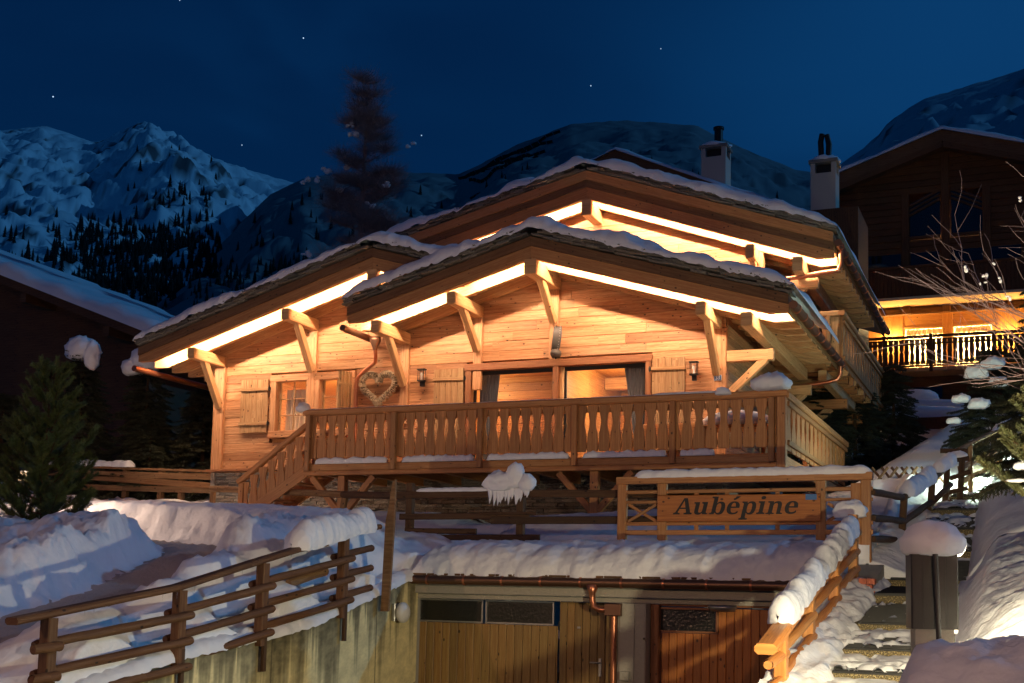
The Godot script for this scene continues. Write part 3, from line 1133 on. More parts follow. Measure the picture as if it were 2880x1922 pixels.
	for q in [[0.03, 4.9, 0.14], [0.0, 4.785, 0.10]]:
		var b := MB.new()
		b.tint = shade(0.85, 1.05)
		b.beam(Vector3(-14.32, q[1], F_ZT - 0.03 + q[0]), Vector3(-4.2, q[1], F_ZT - 0.03 + q[0]), 0.08, q[2], 0.012, Vector3.UP, off())
		part("fascia_board", b, M.rail, te)
	var fs := MB.new()
	fs.beam(Vector3(-4.22, 4.86, F_ZT - 0.1), Vector3(-4.22, 4.86, -30.1), 0.08, 0.2, 0.012, Vector3.UP, off())
	part("fascia_board", fs, M.rail, te)
	for i in 11:
		var b := MB.new()
		b.tint = shade(0.6, 0.8)
		b.beam(Vector3(-13.9 + i * 0.95, 4.85, F_ZT - 0.1), Vector3(-13.9 + i * 0.95, 4.85, F_ZF), 0.12, 0.22, 0.008, Vector3.UP, off())
		part("joist", b, M.rail, te)
	for x in [-13.48, -7.86]:
		var b := MB.new()
		b.beam(Vector3(x, 3.2, F_ZT - 0.2), Vector3(x, 4.73, F_ZT - 0.2), 0.17, 0.17, 0.014, Vector3(0, 0, 1), off())
		part("support_post", b, M.rail, te)
		for s in [-1.0, 1.0]:
			var d := MB.new()
			d.tint = shade(0.8, 1.0)
			d.beam(Vector3(x + s * 0.05, 3.95, F_ZT - 0.2), Vector3(x + s * 0.75, 4.72, F_ZT - 0.2), 0.12, 0.13, 0.01, Vector3.UP, off())
			part("brace", d, M.rail, te)
	var fr := balustrade("front_railing", c, Vector3(-14.25, 5.1, F_ZT), Vector3(-4.25, 5.1, F_ZT), 0.9, 6.14, M.rail, [0.005, 0.21, 0.405, 0.605, 0.8, 0.985], Vector3(0, 0, 1))
	balustrade("side_railing", c, Vector3(-4.18, 5.06, F_ZT - 0.08), Vector3(-4.18, 5.06, -30.1), 0.94, 6.12, M.rail, [0.35, 0.7], Vector3(-1, 0, 0), 0.1, 0.5)
	var cp := MB.new()
	cp.beam(Vector3(-4.22, 4.7, F_ZT + 0.05), Vector3(-4.22, 6.0, F_ZT + 0.05), 0.16, 0.2, 0.014, Vector3(0, 0, 1), off())
	part("corner_post", cp, M.rail, fr)
	# --- steps up to the terrace on the left
	var st := sub("terrace_steps", c)
	for i in 6:
		var y := 4.98 - (i + 1) * 0.17
		var x := -14.4 - i * 0.27
		var b := MB.new()
		b.box(Vector3(x - 0.13, y - 0.02, -23.1), Vector3(0.29, 0.045, 0.95), 0.008, off())
		part("tread", b, M.rail, st)
		if i < 5:
			var sn := MB.new()
			sn.blob(Vector3(x - 0.15, y + 0.02, -22.95), Vector3(0.12, 0.045, 0.3), noise, 0.4, 6, 10, -0.2)
			part("snow", sn, M.snow, st)
	for z in [-22.6, -23.58]:
		var b := MB.new()
		b.beam(Vector3(-14.3, 4.86, z), Vector3(-16.1, 3.72, z), 0.06, 0.24, 0.01, Vector3.UP, off())
		part("stringer", b, M.rail, st)
		var r := MB.new()
		r.beam(Vector3(-14.35, 5.83, z), Vector3(-16.05, 4.62, z), 0.13, 0.11, 0.015, Vector3.UP, off())
		part("hand_rail", r, M.rail, st)
		var bm := baluster_mesh(0.78, M.rail, 7)
		for i in 7:
			var x := -14.52 - i * 0.225
			piece("baluster", bm, st, Transform3D(Basis.IDENTITY, Vector3(x, 4.93 - (-14.35 - x) * 0.71, z)))
		var p := MB.new()
		p.beam(Vector3(-15.95, 3.6, z), Vector3(-15.95, 4.6, z), 0.12, 0.12, 0.012, Vector3(0, 0, 1), off())
		part("rail_post", p, M.rail, st)
	# --- stone base: thin courses laid dry
	var sb := sub("stone_base", c)
	var core := MB.new()
	core.box(Vector3(-12.3, 4.2, F_ZF - 0.25), Vector3(12.6, 1.9, 0.3))
	part("wall_core", core, M.stone, sb)
	var rest := MB.new()
	var nst := 0
	var yy := 3.5
	while yy < 5.12:
		var hh := rnd(0.05, 0.09)
		var x := -18.72
		while x < -6.0:
			var L := rnd(0.14, 0.42)
			var vis := x < -14.2 and yy > 3.95
			var b := MB.new() if vis and nst < 280 else rest
			b.tint = shade(0.5, 1.7, 0.12)
			b.box(Vector3(x + L / 2, yy + hh / 2, F_ZF - 0.06 + rnd(-0.025, 0.03)), Vector3(L - 0.012, hh - 0.01, 0.12), 0.012)
			if vis and nst < 280:
				part("stone", b, M.stone, sb)
				nst += 1
			x += L
		yy += hh
	part("stones", rest, M.stone, sb).set_meta("kind", "stuff")
	var sd := MB.new()
	sd.box(Vector3(-18.7, 4.2, -29.2), Vector3(0.12, 1.9, 7.9))
	sd.box(Vector3(-5.98, 4.2, -28.5), Vector3(0.12, 1.9, 6.2))
	part("side_base", sd, M.stone, sb)
	# --- copper gutters and pipes
	for g in [[GC, -30.2, -4.33, 8.0, "front_gutter"], [GU, -40.0, -4.3, 10.78, "upper_gutter"]]:
		var gd: Dictionary = g[0]
		var gt := sub("gutter", c)
		var b := MB.new()
		var x: float = g[2]
		var y: float = g[3]
		b.tube([Vector3(x + 0.09, y, gd.zf + 0.1), Vector3(x + 0.09, y, g[1])], 0.085, 12, true)
		part("trough", b, M.old_copper, gt)
		var z: float = gd.zf - 0.25
		while z > g[1]:
			var r := MB.new()
			r.tube([Vector3(x + 0.09, y, z), Vector3(x + 0.09, y, z - 0.05)], 0.097, 12, true)
			part("bracket", r, M.copper, gt)
			z -= 0.75
		# fascia and slabs above the eave
		var e := MB.new()
		e.beam(Vector3(x - 0.03, y + 0.02, gd.zf - 0.02), Vector3(x - 0.03, y + 0.02, g[1]), 0.05, 0.28, 0.01, Vector3.UP, off())
		part("eave_board", e, M.grey_fence, gt)
	var dp := sub("downpipe", c)
	var p1 := MB.new()
	p1.tube([Vector3(-4.25, 7.95, -30.0), Vector3(-4.26, 7.75, -30.05), Vector3(-4.33, 7.62, -30.05), Vector3(-4.55, 7.55, -30.02), Vector3(-5.5, 7.45, -30.0), Vector3(-5.86, 7.42, -29.98)], 0.05, 10)
	part("bend", p1, M.copper, dp)
	var p2 := MB.new()
	p2.tube([Vector3(-4.22, 10.72, -29.9), Vector3(-4.22, 10.4, -29.95), Vector3(-4.3, 10.26, -30.0), Vector3(-4.6, 10.24, -30.0), Vector3(-6.2, 10.08, -30.0)], 0.06, 10)
	part("bend", p2, M.copper, dp)
	var lg := sub("gutter", c)
	var p3 := MB.new()
	p3.lathe(Vector3(-13.95, 7.9, -24.7), [Vector2(0.05, -0.06), Vector2(0.06, 0.0), Vector2(0.13, 0.16), Vector2(0.13, 0.24), Vector2(0.0, 0.24)], 12)
	part("hopper", p3, M.old_copper, lg)
	var p4 := MB.new()
	p4.tube([Vector3(-13.95, 7.9, -24.7), Vector3(-13.95, 7.72, -24.75), Vector3(-14.05, 7.6, -24.9), Vector3(-14.5, 7.4, -25.1), Vector3(-14.66, 7.28, -25.16), Vector3(-14.68, 7.1, -25.17), Vector3(-14.68, 5.0, -25.17)], 0.048, 10)
	part("pipe", p4, M.copper, lg)
	for y in [7.1, 6.2]:
		var r := MB.new()
		r.tube([Vector3(-14.68, y, -25.17), Vector3(-14.68, y - 0.05, -25.17)], 0.06, 10)
		part("bracket", r, M.copper, lg)
	var p5 := MB.new()
	p5.tube([Vector3(-14.25, 8.18, -23.72), Vector3(-14.25, 8.18, -25.6)], 0.075, 10)
	part("trough", p5, M.old_copper, lg)
	var p6 := MB.new()
	p6.tube([Vector3(-20.2, 7.6, -23.95), Vector3(-20.2, 7.6, -32.9)], 0.075, 10)
	part("trough", p6, M.copper, lg)

func gable_snow(g: Dictionary, label: String, T: float, sides: Array, zb: float, xmin := -INF, xmax := INF) -> void:
	# the layer on one gable: rounded over the verge and the eaves, uneven on top
	var b := MB.new()
	var x0: float = maxf(g.xl - 0.1, xmin)
	var x1: float = minf(g.x2 + 0.12, xmax)
	var base := thick(g) + 0.19
	var zs := []
	for t in [0.0, 0.012, 0.03, 0.06, 0.1, 0.16, 0.24, 0.34, 0.46, 0.62, 0.85, 1.2, 1.8, 2.6, 3.6, 5.0, 7.0, 9.0]:
		if g.zf + 0.16 - t > zb:
			zs.append(g.zf + 0.16 - t)
	zs.append(zb)
	var xs := []
	var n := 130
	for i in n + 1:
		xs.append(lerpf(x0, x1, i / float(n)))
	for t in [0.005, 0.02, 0.05]:
		xs.append(x0 + t)
		xs.append(x1 - t)
	xs.sort()
	var P := []
	for zi in zs.size():
		var row := []
		for x in xs:
			var z: float = zs[zi]
			var e: float = minf(x - x0, x1 - x)
			var f: float = g.zf + 0.16 - z
			var low := 0.055 * noise.get_noise_2d(x * 2.4, g.zf) + 0.05 * noise.get_noise_2d(x * 7.0, 3.0 + g.zf)
			var ff := clampf(f / 0.42, 0.0, 1.0)
			var ee := clampf(e / 0.4, 0.0, 1.0)
			var rd := sqrt(maxf(0.0, 1.0 - (1.0 - ff) * (1.0 - ff))) * pow(maxf(0.0, 1.0 - (1.0 - ee) * (1.0 - ee)), 0.5)
			var h := T * (1.0 + 0.9 * noise.get_noise_2d(x * 0.55 + g.zf * 7.0, z * 0.4) + 0.2 * noise.get_noise_2d(x * 1.7, z * 1.3))
			# the ridge is rounded off
			var dx: float = absf(x - g.xr)
			var ridge: float = -0.13 * exp(-dx * dx * 5.0) + 0.05 * exp(-dx * dx * 1.2)
			var push := 0.05 * noise.get_noise_2d(x * 3.0, 9.0) * (1.0 - ff)
			row.append(Vector3(x, gf(g, x) + base - 0.02 + low * (1.0 - rd) + rd * (h + ridge), z + push))
		P.append(row)
	b.grid(P, false, Vector3.UP)
	var o := one("roof_snow", b, M.snow, label, "snow")
	o.set_meta("group", "snow lying on the chalet roofs")

func chalet_snow() -> void:
	gable_snow(GC, "thick snow layer on the front middle gable roof above the terrace door", 0.29, [], -29.6)
	gable_snow(GL, "thick snow layer on the lower left gable roof above the heart wreath", 0.29, [], -32.8)
	gable_snow(GU, "thick snow layer on the highest gable roof at the back", 0.31, [], -39.4)
	# on the ledge under the balusters
	var xs := [[-14.05, -12.26], [-11.98, -10.3], [-10.08, -8.28], [-8.06, -6.34], [-6.12, -5.45]]
	for i in xs.size():
		var b := MB.new()
		var P := []
		for k in 31:
			var x := lerpf(xs[i][0], xs[i][1], k / 30.0)
			var e := minf(1.0, minf(k, 30 - k) / 1.5)
			var r := 0.075 * sqrt(e) * (1.0 + 0.35 * noise.get_noise_1d(x * 5.0 + i))
			var row := []
			for j in 9:
				var a := PI * j / 8.0
				row.append(Vector3(x, 4.97 + sin(a) * r * 1.7, F_ZT + 0.04 + cos(a) * r))
			P.append(row)
		b.grid(P, false, Vector3.UP)
		one("ledge_snow", b, M.snow, ["leftmost strip of snow on the ledge under the terrace balusters", "second strip of snow from the left on the terrace ledge", "middle strip of snow on the ledge under the terrace balusters", "fourth strip of snow from the left on the terrace ledge", "short rightmost strip of snow on the terrace ledge"][i], "snow", "strips of snow on the terrace ledge")
	var caps := [[Vector3(-14.42, 6.17, -22.5), Vector3(0.15, 0.14, 0.15), "round lump of snow on the left end of the terrace rail"], [Vector3(-4.42, 6.24, -22.45), Vector3(0.38, 0.22, 0.3), "big snow cap on the right corner post of the terrace rail"], [Vector3(-5.3, 6.13, -22.42), Vector3(0.16, 0.1, 0.13), "small lump of snow drooping over the terrace rail near its right end"]]
	for q in caps:
		var b := MB.new()
		b.blob(q[0], q[1], noise, 0.35, 12, 20, -0.35)
		one("snow_mound", b, M.snow, q[2], "snow")
	var rs := MB.new()
	var P := []
	for k in 81:
		var x := lerpf(-14.2, -5.2, k / 80.0)
		var r := 0.018 + 0.012 * noise.get_noise_1d(x * 2.0) + (0.03 if x > -6.6 else 0.0)
		var row := []
		for j in 7:
			var a := PI * j / 6.0
			row.append(Vector3(x, 6.138 + sin(a) * r, F_ZT - 0.01 + cos(a) * 0.07))
		P.append(row)
	rs.grid(P, false, Vector3.UP)
	one("rail_snow", rs, M.snow, "thin line of snow along the terrace top rail", "snow")

func chalet_small_things() -> void:
	# heart wreath of bundled twigs
	var h := thing("heart_wreath", "heart-shaped wreath of bundled pale twigs on the left wall", "wreath", Vector3(-14.07, 7.0, -25.15))
	var pts := []
	for i in 64:
		var t := TAU * i / 64.0
		pts.append(Vector3(16.0 * pow(sin(t), 3) * 0.0275, (13.0 * cos(t) - 5.0 * cos(2 * t) - 2.0 * cos(3 * t) - cos(4 * t)) * 0.0252 + 0.06, 0.0))
	var ring := MB.new()
	ring.tint = Color(0.35, 0.3, 0.25)
	var loop := pts.duplicate()
	loop.append(pts[0])
	ring.tube(loop, 0.05, 8, false)
	part("core", ring, M.twig, h)
	var tw := MB.new()
	for i in 64:
		var p: Vector3 = pts[i]
		var d: Vector3 = (pts[(i + 1) % 64] - pts[(i + 63) % 64]).normalized()
		var nn := Vector3(d.y, -d.x, 0)
		for k in 7:
			var ang := rnd(-1.6, 1.6)
			var side := nn * sin(ang) + Vector3(0, 0, 1) * cos(ang)
			var t2 := Vector3(-d.y, d.x, 0) * cos(ang) + Vector3(0, 0, sin(ang))
			var c := p + side * 0.062 + d * rnd(-0.02, 0.02)
			tw.tint = shade(0.5, 1.5, 0.1)
			tw.tube([c - t2 * 0.06 - d * rnd(-0.02, 0.03), c + side * 0.012, c + t2 * 0.065 + d * rnd(-0.02, 0.03)], 0.0075, 4, true)
	part("twigs", tw, M.twig, h)
	# two wall lanterns
	for i in 2:
		var at: Vector3 = [Vector3(-12.93, 7.28, -25.1), Vector3(-6.55, 7.12, -25.1)][i]
		var l := thing("wall_lantern", ["unlit black glass wall lantern between the heart wreath and the left door shutter", "unlit black glass wall lantern right of the terrace door beside the number plate"][i], "lantern", at, 0.0, "wall lanterns")
		var b := MB.new()
		for q in [[Vector3(0, 0.13, 0), Vector3(0.19, 0.025, 0.14)], [Vector3(0, -0.13, 0), Vector3(0.17, 0.025, 0.12)], [Vector3(-0.07, 0, 0.05), Vector3(0.014, 0.25, 0.014)], [Vector3(0.07, 0, 0.05), Vector3(0.014, 0.25, 0.014)], [Vector3(-0.07, 0, -0.05), Vector3(0.014, 0.25, 0.014)], [Vector3(0.07, 0, -0.05), Vector3(0.014, 0.25, 0.014)], [Vector3(0, -0.19, -0.05), Vector3(0.09, 0.13, 0.09)]]:
			b.box(q[0], q[1], 0.004)
		part("cage", b, M.iron, l)
		var g := MB.new()
		g.lathe(Vector3(0, -0.11, 0), [Vector2(0.05, 0.0), Vector2(0.055, 0.1), Vector2(0.05, 0.22)], 12)
		part("glass", g, M.glass, l)
		var w := MB.new()
		w.lathe(Vector3(0, -0.11, 0), [Vector2(0.018, 0.0), Vector2(0.018, 0.09), Vector2(0.03, 0.12), Vector2(0.024, 0.16), Vector2(0.0, 0.17)], 10)
		part("bulb", w, M.white_plastic, l)
	# cow bell on its leather strap
	var cb := thing("cow_bell", "dark cow bell hanging from a studded leather strap on the middle post", "bell", Vector3(-9.62, 7.66, -25.1))
	var st := MB.new()
	var P := []
	for i in 29:
		var t := TAU * i / 28.0
		var c := Vector3(0.055 * sin(t) - 0.03 * cos(t), 0.26 + 0.27 * cos(t + PI), 0.06 + 0.10 * sin(t))
		var row := []
		for k in [-1.0, -0.5, 0.5, 1.0]:
			row.append(c + Vector3(0.085 * k, 0, -0.05 * k * sin(t)))
		P.append(row)
	st.grid(P)
	part("strap", st, M.leather, cb)
	for i in 26:
		var t := TAU * i / 26.0
		for k in [-0.7, 0.7]:
			var s := MB.new()
			var c := Vector3(0.055 * sin(t) - 0.03 * cos(t), 0.26 + 0.27 * cos(t + PI), 0.065 + 0.10 * sin(t))
			s.blob(c + Vector3(0.085 * k, 0, 0.008), Vector3(0.009, 0.009, 0.006), noise, 0.0, 4, 6)
			part("stud", s, M.steel, cb)
	var be := MB.new()
	be.lathe(Vector3(0, -0.17, 0.07), [Vector2(0.0, 0.02), Vector2(0.085, 0.0), Vector2(0.125, 0.08), Vector2(0.12, 0.14), Vector2(0.07, 0.19), Vector2(0.0, 0.2)], 18)
	part("bell", be, M.leather, cb)
	var cl := MB.new()
	cl.tube([Vector3(0, -0.14, 0.07), Vector3(0, -0.2, 0.07)], 0.02, 8)
	part("clapper", cl, M.iron, cb)
	# house number
	var hn := thing("house_number", "small blue number plate reading 33 on the right corner post", "number plate", Vector3(-6.06, 6.91, -25.18))
	var pl := MB.new()
	pl.box(Vector3.ZERO, Vector3(0.16, 0.115, 0.012), 0.003)
	part("plate", pl, M.white, hn)
	var p2 := MB.new()
	p2.box(Vector3(0, 0, 0.004), Vector3(0.145, 0.1, 0.01), 0.003)
	part("field", p2, M.blue, hn)
	text("33", 0.085, hn, Vector3(0, 0.0, 0.012), M.white, false, false, 0.1, 0.075)
	# snowed-in table and bench on the terrace
	var tb := thing("terrace_table", "wooden terrace table under a deep slab of snow at the right end", "table", Vector3(-5.3, 5.0, -23.6))
	var b2 := MB.new()
	b2.box(Vector3(0, 0.62, 0), Vector3(1.35, 0.05, 0.8), 0.01, off())
	part("table_top", b2, M.rail, tb)
	for x in [-0.58, 0.58]:
		for z in [-0.3, 0.3]:
			var k := MB.new()
			k.box(Vector3(x, 0.3, z), Vector3(0.08, 0.6, 0.08), 0.01, off())
			part("leg", k, M.rail, tb)
	var sc := MB.new()
	sc.blob(Vector3(-5.3, 5.74, -23.6), Vector3(0.68, 0.22, 0.42), noise, 0.12, 14, 30, -0.4)
	one("table_snow", sc, M.snow, "slab of snow lying on the terrace table", "snow")
	var bn := thing("terrace_bench", "wooden bench with snow standing against the facade under the right lantern", "bench", Vector3(-7.0, 5.0, -24.6))
	for q in [["seat", Vector3(0, 0.45, 0), Vector3(1.4, 0.05, 0.4)], ["backrest", Vector3(0, 0.8, -0.18), Vector3(1.4, 0.25, 0.04)], ["leg", Vector3(-0.6, 0.22, 0), Vector3(0.08, 0.43, 0.36)], ["leg", Vector3(0.6, 0.22, 0), Vector3(0.08, 0.43, 0.36)]]:
		var k := MB.new()
		k.box(q[1], q[2], 0.01, off())
		part(q[0], k, M.rail, bn)

func text(s: String, size: float, parent: Node3D, at: Vector3, m: Material, italic: bool, serif := false, width := 0.0, height := 0.3) -> MeshInstance3D:
	var f := SystemFont.new()
	f.font_names = PackedStringArray(["Droid Serif" if serif else "Droid Sans"])
	f.font_weight = 700
	var fv := FontVariation.new()
	fv.base_font = f
	var t := TextMesh.new()
	t.text = s
	t.font = fv
	t.font_size = 64
	t.pixel_size = size / 46.0
	t.depth = 0.006
	t.vertical_alignment = VERTICAL_ALIGNMENT_BOTTOM
	t.material = m
	var o := MeshInstance3D.new()
	o.name = "lettering"
	o.mesh = t
	parent.add_child(o, true)
	o.position = at
	if width > 0.0:
		# fitted into its field, leaning forward
		var a := t.get_aabb()
		var lean := 0.24 if italic else 0.0
		var sx := (width - lean * height) / a.size.x
		var sy := height / a.size.y
		var B := Basis(Vector3(sx, 0, 0), Vector3(lean * sy, sy, 0), Vector3(0, 0, 1))
		o.transform = Transform3D(B, at - B * Vector3(a.get_center().x, a.get_center().y, 0))
	return o

# ---------------------------------------------------------------- ground and mountains
const STAIR_Z := [-4.0, -8.0, -11.9, -13.72, -17.48, -19.42, -22.6, -26.0, -32.0, -45.0, -60.0]
const STAIR_Y := [0.3, 0.62, 1.14, 1.58, 2.43, 2.67, 3.9, 4.7, 5.95, 8.3, 11.2]

func stair_y(z: float) -> float:
	for i in range(1, STAIR_Z.size()):
		if z >= STAIR_Z[i]:
			return lerpf(STAIR_Y[i], STAIR_Y[i - 1], clampf((z - STAIR_Z[i]) / (STAIR_Z[i - 1] - STAIR_Z[i]), 0.0, 1.0))
	return STAIR_Y[-1]

func lumps(x: float, z: float, a := 1.0) -> float:
	var n1 := noise.get_noise_2d(x * 1.1, z * 1.1)
	var n2 := absf(noise.get_noise_2d(x * 2.6 + 40.0, z * 2.6))
	var n3 := noise.get_noise_2d(x * 7.0, z * 7.0 + 9.0)
	return a * (0.10 * n1 - 0.14 * n2 + 0.045 * n3 + 0.03)

var CTRL := [Vector3(-9, 1.2, -9), Vector3(-9, 1.0, -6), Vector3(-9, 1.55, -11.4), Vector3(-9, 1.78, -13), Vector3(-9, 2.18, -15), Vector3(-9, 2.5, -16.5), Vector3(-9, 2.95, -18),
	Vector3(-9.75, 2.12, -11), Vector3(-9.85, 2.46, -12.3), Vector3(-9.95, 2.8, -13.3), Vector3(-10.2, 3.3, -14.7), Vector3(-10.3, 3.45, -15.7), Vector3(-9.8, 3.3, -16.6), Vector3(-10.5, 3.5, -17.5),
	Vector3(-12, 3.8, -19.5), Vector3(-14, 3.92, -20.2), Vector3(-16, 3.98, -20.2), Vector3(-18, 4.05, -21), Vector3(-12, 3.95, -23), Vector3(-16, 4.05, -24), Vector3(-20, 4.3, -24), Vector3(-10, 3.4, -20), Vector3(-9, 3.15, -20), Vector3(-9.5, 3.7, -23),
	Vector3(-13, 2.8, -12.8), Vector3(-12.4, 3.1, -13.5), Vector3(-12.7, 3.4, -14.7), Vector3(-12.2, 3.3, -14.9), Vector3(-14.7, 3.35, -15.5), Vector3(-16, 3.5, -16.5), Vector3(-16, 3.0, -13), Vector3(-14.5, 2.7, -12), Vector3(-13.2, 2.3, -11), Vector3(-20, 3.5, -14), Vector3(-20, 3.9, -18), Vector3(-24, 4.3, -20), Vector3(-28, 4.4, -26), Vector3(-21, 4.95, -28.2), Vector3(-24.5, 5.05, -28.5), Vector3(-19, 4.8, -28.5), Vector3(-21, 4.5, -26.2), Vector3(-24, 4.6, -26.2), Vector3(-12, 1.85, -9.5), Vector3(-12, 1.4, -7), Vector3(-16, 2.2, -8), Vector3(-22, 3.0, -10)]
var PATH := [Vector3(-10.5, 1.2, -7.5), Vector3(-10.6, 1.6, -9.5), Vector3(-10.7, 1.95, -11.5), Vector3(-10.95, 2.22, -13), Vector3(-11.35, 2.55, -14.5), Vector3(-11.8, 2.85, -15.8), Vector3(-12.9, 3.0, -17.0), Vector3(-14.6, 3.1, -17.6), Vector3(-17.5, 3.3, -17.8), Vector3(-22, 3.5, -17.5)]

func left_bank(x: float, z: float) -> float:
	var w := 0.0
	var s := 0.0
	for c in CTRL:
		var d2: float = (c.x - x) * (c.x - x) + (c.z - z) * (c.z - z) + 0.04
		var k := 1.0 / (d2 * d2)
		w += k
		s += k * c.y
	var h := s / w
	var best := 99.0
	var py := 0.0
	for i in PATH.size() - 1:
		var a := Vector2(PATH[i].x, PATH[i].z)
		var b := Vector2(PATH[i + 1].x, PATH[i + 1].z)
		var t := clampf((Vector2(x, z) - a).dot(b - a) / (b - a).length_squared(), 0.0, 1.0)
		var d := (Vector2(x, z) - a.lerp(b, t)).length()
		if d < best:
			best = d
			py = lerpf(PATH[i].y, PATH[i + 1].y, t)
	best += 0.16 * noise.get_noise_2d(x * 1.4, z * 1.4)
	var m := smoothstep(0.55, 1.15, best)
	var wild := lumps(x, z, 0.35 + 0.9 * m)
	if z < -18.2 and x > -19:
		wild *= 0.35
	if x > -9.8:
		wild *= 0.5
	return lerpf(minf(py, h), h, m) + wild

func garden(x: float, z: float) -> float:
	# between the garage roof, the chalet and the slope on the right
	var a := lerpf(3.2, 3.85, smoothstep(-19.6, -22.5, z)) + 0.1 * smoothstep(-22.0, -25.0, z) + 0.12 * exp(-pow((x + 6.5) / 1.5, 2.0)) * smoothstep(-20.0, -21.5, z)
	var b := stair_y(z) + 0.12 + (0.06 * (-x - 2.0) if x < -2.0 else 0.0)
	return lerpf(a, b, smoothstep(-5.5, -2.6, x) * smoothstep(-20.5, -23.5, z)) + lumps(x, z, 0.4)

func right_bank(x: float, z: float) -> float:
	var e := x + 0.92
	var s := stair_y(z)
	var h := s + (0.42 + 0.38 * maxf(e, 0.0)) * smoothstep(-0.1, 0.4, e)
	# shovelled heaps in front of the steps
	var front := 2.1 + 0.16 * (x + 0.5) - 0.30 * pow(absf(z + 8.75), 2.0) - 5.0 * pow(maxf(0.0, -0.72 - x), 1.5) + 0.05 * noise.get_noise_2d(x * 2.0, z * 2.0)
	h = maxf(h, front)
	h += 0.45 * exp(-pow((x - 0.5) / 0.7, 2.0) - pow((z + 7.0) / 0.7, 2.0)) * smoothstep(-0.1, 0.7, e)
	h += 0.38 * exp(-pow((x - 0.2) / 0.8, 2.0) - pow((z + 12.6) / 1.6, 2.0)) * smoothstep(0.0, 0.6, e)
	return h + lumps(x, z, 0.55 * smoothstep(-0.1, 0.5, e)) + 0.035 * noise.get_noise_2d(x * 4.5, z * 4.5) * smoothstep(-0.1, 0.5, e)

func sheet(called: String, x0: float, x1: float, z0: float, z1: float, step: float, f: Callable, m: Material, label: String, cat: String) -> void:
	var nx := int((x1 - x0) / step)
	var nz := int((z1 - z0) / step)
	var P := []
	for j in nz + 1:
		var row := []
		var z := lerpf(z0, z1, j / float(nz))
		for i in nx + 1:
			var x := lerpf(x0, x1, i / float(nx))
			row.append(Vector3(x, f.call(x, z), z))
		P.append(row)
	# the edges turn down into the ground
	for row in P:
		var fst: Vector3 = row[0]
		var lst: Vector3 = row[-1]
		row.push_front(fst - Vector3(0, 1.6, 0))
		row.push_back(lst - Vector3(0, 1.6, 0))
	var first := []
	var last := []
	for p in P[0]:
		first.append(p - Vector3(0, 1.6, 0))
	for p in P[-1]:
		last.append(p - Vector3(0, 1.6, 0))
	P.push_front(first)
	P.push_back(last)
	var b := MB.new()
	b.grid(P, false, Vector3.UP)
	struct(called, b, m, label, cat)

func near_ground() -> void:
	var fc := MB.new()
	fc.grid([[Vector3(-8.95, 0.28, -17.4), Vector3(14, 0.28, -17.4)], [Vector3(-8.95, 0.28, 30), Vector3(14, 0.28, 30)]], false, Vector3.UP)
	struct("forecourt", fc, M.asphalt, "dark forecourt in front of the garage doors", "ground")
	sheet("snow_bank", -19.5, -8.97, -20.5, -6.5, 0.09, left_bank, M.snow_rough, "trodden and shovelled snow beside the path left of the driveway", "snow")
	sheet("snow_field", -40.0, -19.4, -34.0, -2.0, 0.5, left_bank, M.snow_rough, "snow-covered slope at the far left below the dark firs", "snow")
	sheet("snow_lawn", -19.5, -8.97, -27.0, -20.4, 0.14, left_bank, M.snow, "snow in front of the stone base of the chalet", "snow")
	sheet("garden_snow", -9.0, -2.35, -26.0, -19.5, 0.11, garden, M.snow, "snow behind the name sign fence below the terrace", "snow")
	sheet("slope_snow", -5.6, -0.9, -58.0, -26.0, 0.25, garden, M.snow, "smooth grey snow slope right of the chalet", "snow")
	sheet("stair_snow", -2.4, -0.9, -26.0, -19.5, 0.1, func(x: float, z: float) -> float: return stair_y(z) - 0.08 + lumps(x, z, 0.3) + 0.3 * smoothstep(-1.5, -2.3, x), M.snow_rough, "packed snow around the upper garden steps", "snow")
	sheet("snow_heap", -1.05, 5.0, -19.6, -5.0, 0.075, right_bank, M.snow_rough, "shovelled snow heaps right of the steps around the grey bollard box", "snow")
	sheet("snow_hill", -0.95, 14.0, -58.0, -19.5, 0.2, right_bank, M.snow_rough, "snowy hillside at the far right behind the conifer", "snow")
	# trodden floor of the path
	var P := []
	var pts := []
	for i in PATH.size() - 1:
		for k in 14:
			pts.append(PATH[i].lerp(PATH[i + 1], k / 14.0))
	for i in pts.size():
		var d: Vector3 = pts[mini(i + 1, pts.size() - 1)] - pts[maxi(i - 1, 0)]
		var s := Vector3(-d.z, 0, d.x).normalized()
		var row := []
		for k in 19:
			var u := (k / 18.0 - 0.5) * 2.0
			var p: Vector3 = pts[i] + s * u * 0.72
			var y := left_bank(p.x, p.z)
			row.append(Vector3(p.x, minf(y, pts[i].y + 0.10) + 0.02 + 0.07 * absf(noise.get_noise_2d(p.x * 5.0, p.z * 5.0)) - (0.12 * pow(absf(u), 6.0)), p.z))
		P.append(row)
	var pb := MB.new()
	pb.grid(P, false, Vector3.UP)
	struct("snow_path", pb, M.snow_dirty, "trodden brownish floor of the snow path between the banks", "path")

func el_at(tab: Array, az: float) -> float:
	if az <= tab[0][0]:
		return tab[0][1]
	for i in range(1, tab.size()):
		if az <= tab[i][0]:
			return lerpf(tab[i - 1][1], tab[i][1], (az - tab[i - 1][0]) / (tab[i][0] - tab[i - 1][0]))
	return tab[-1][1]

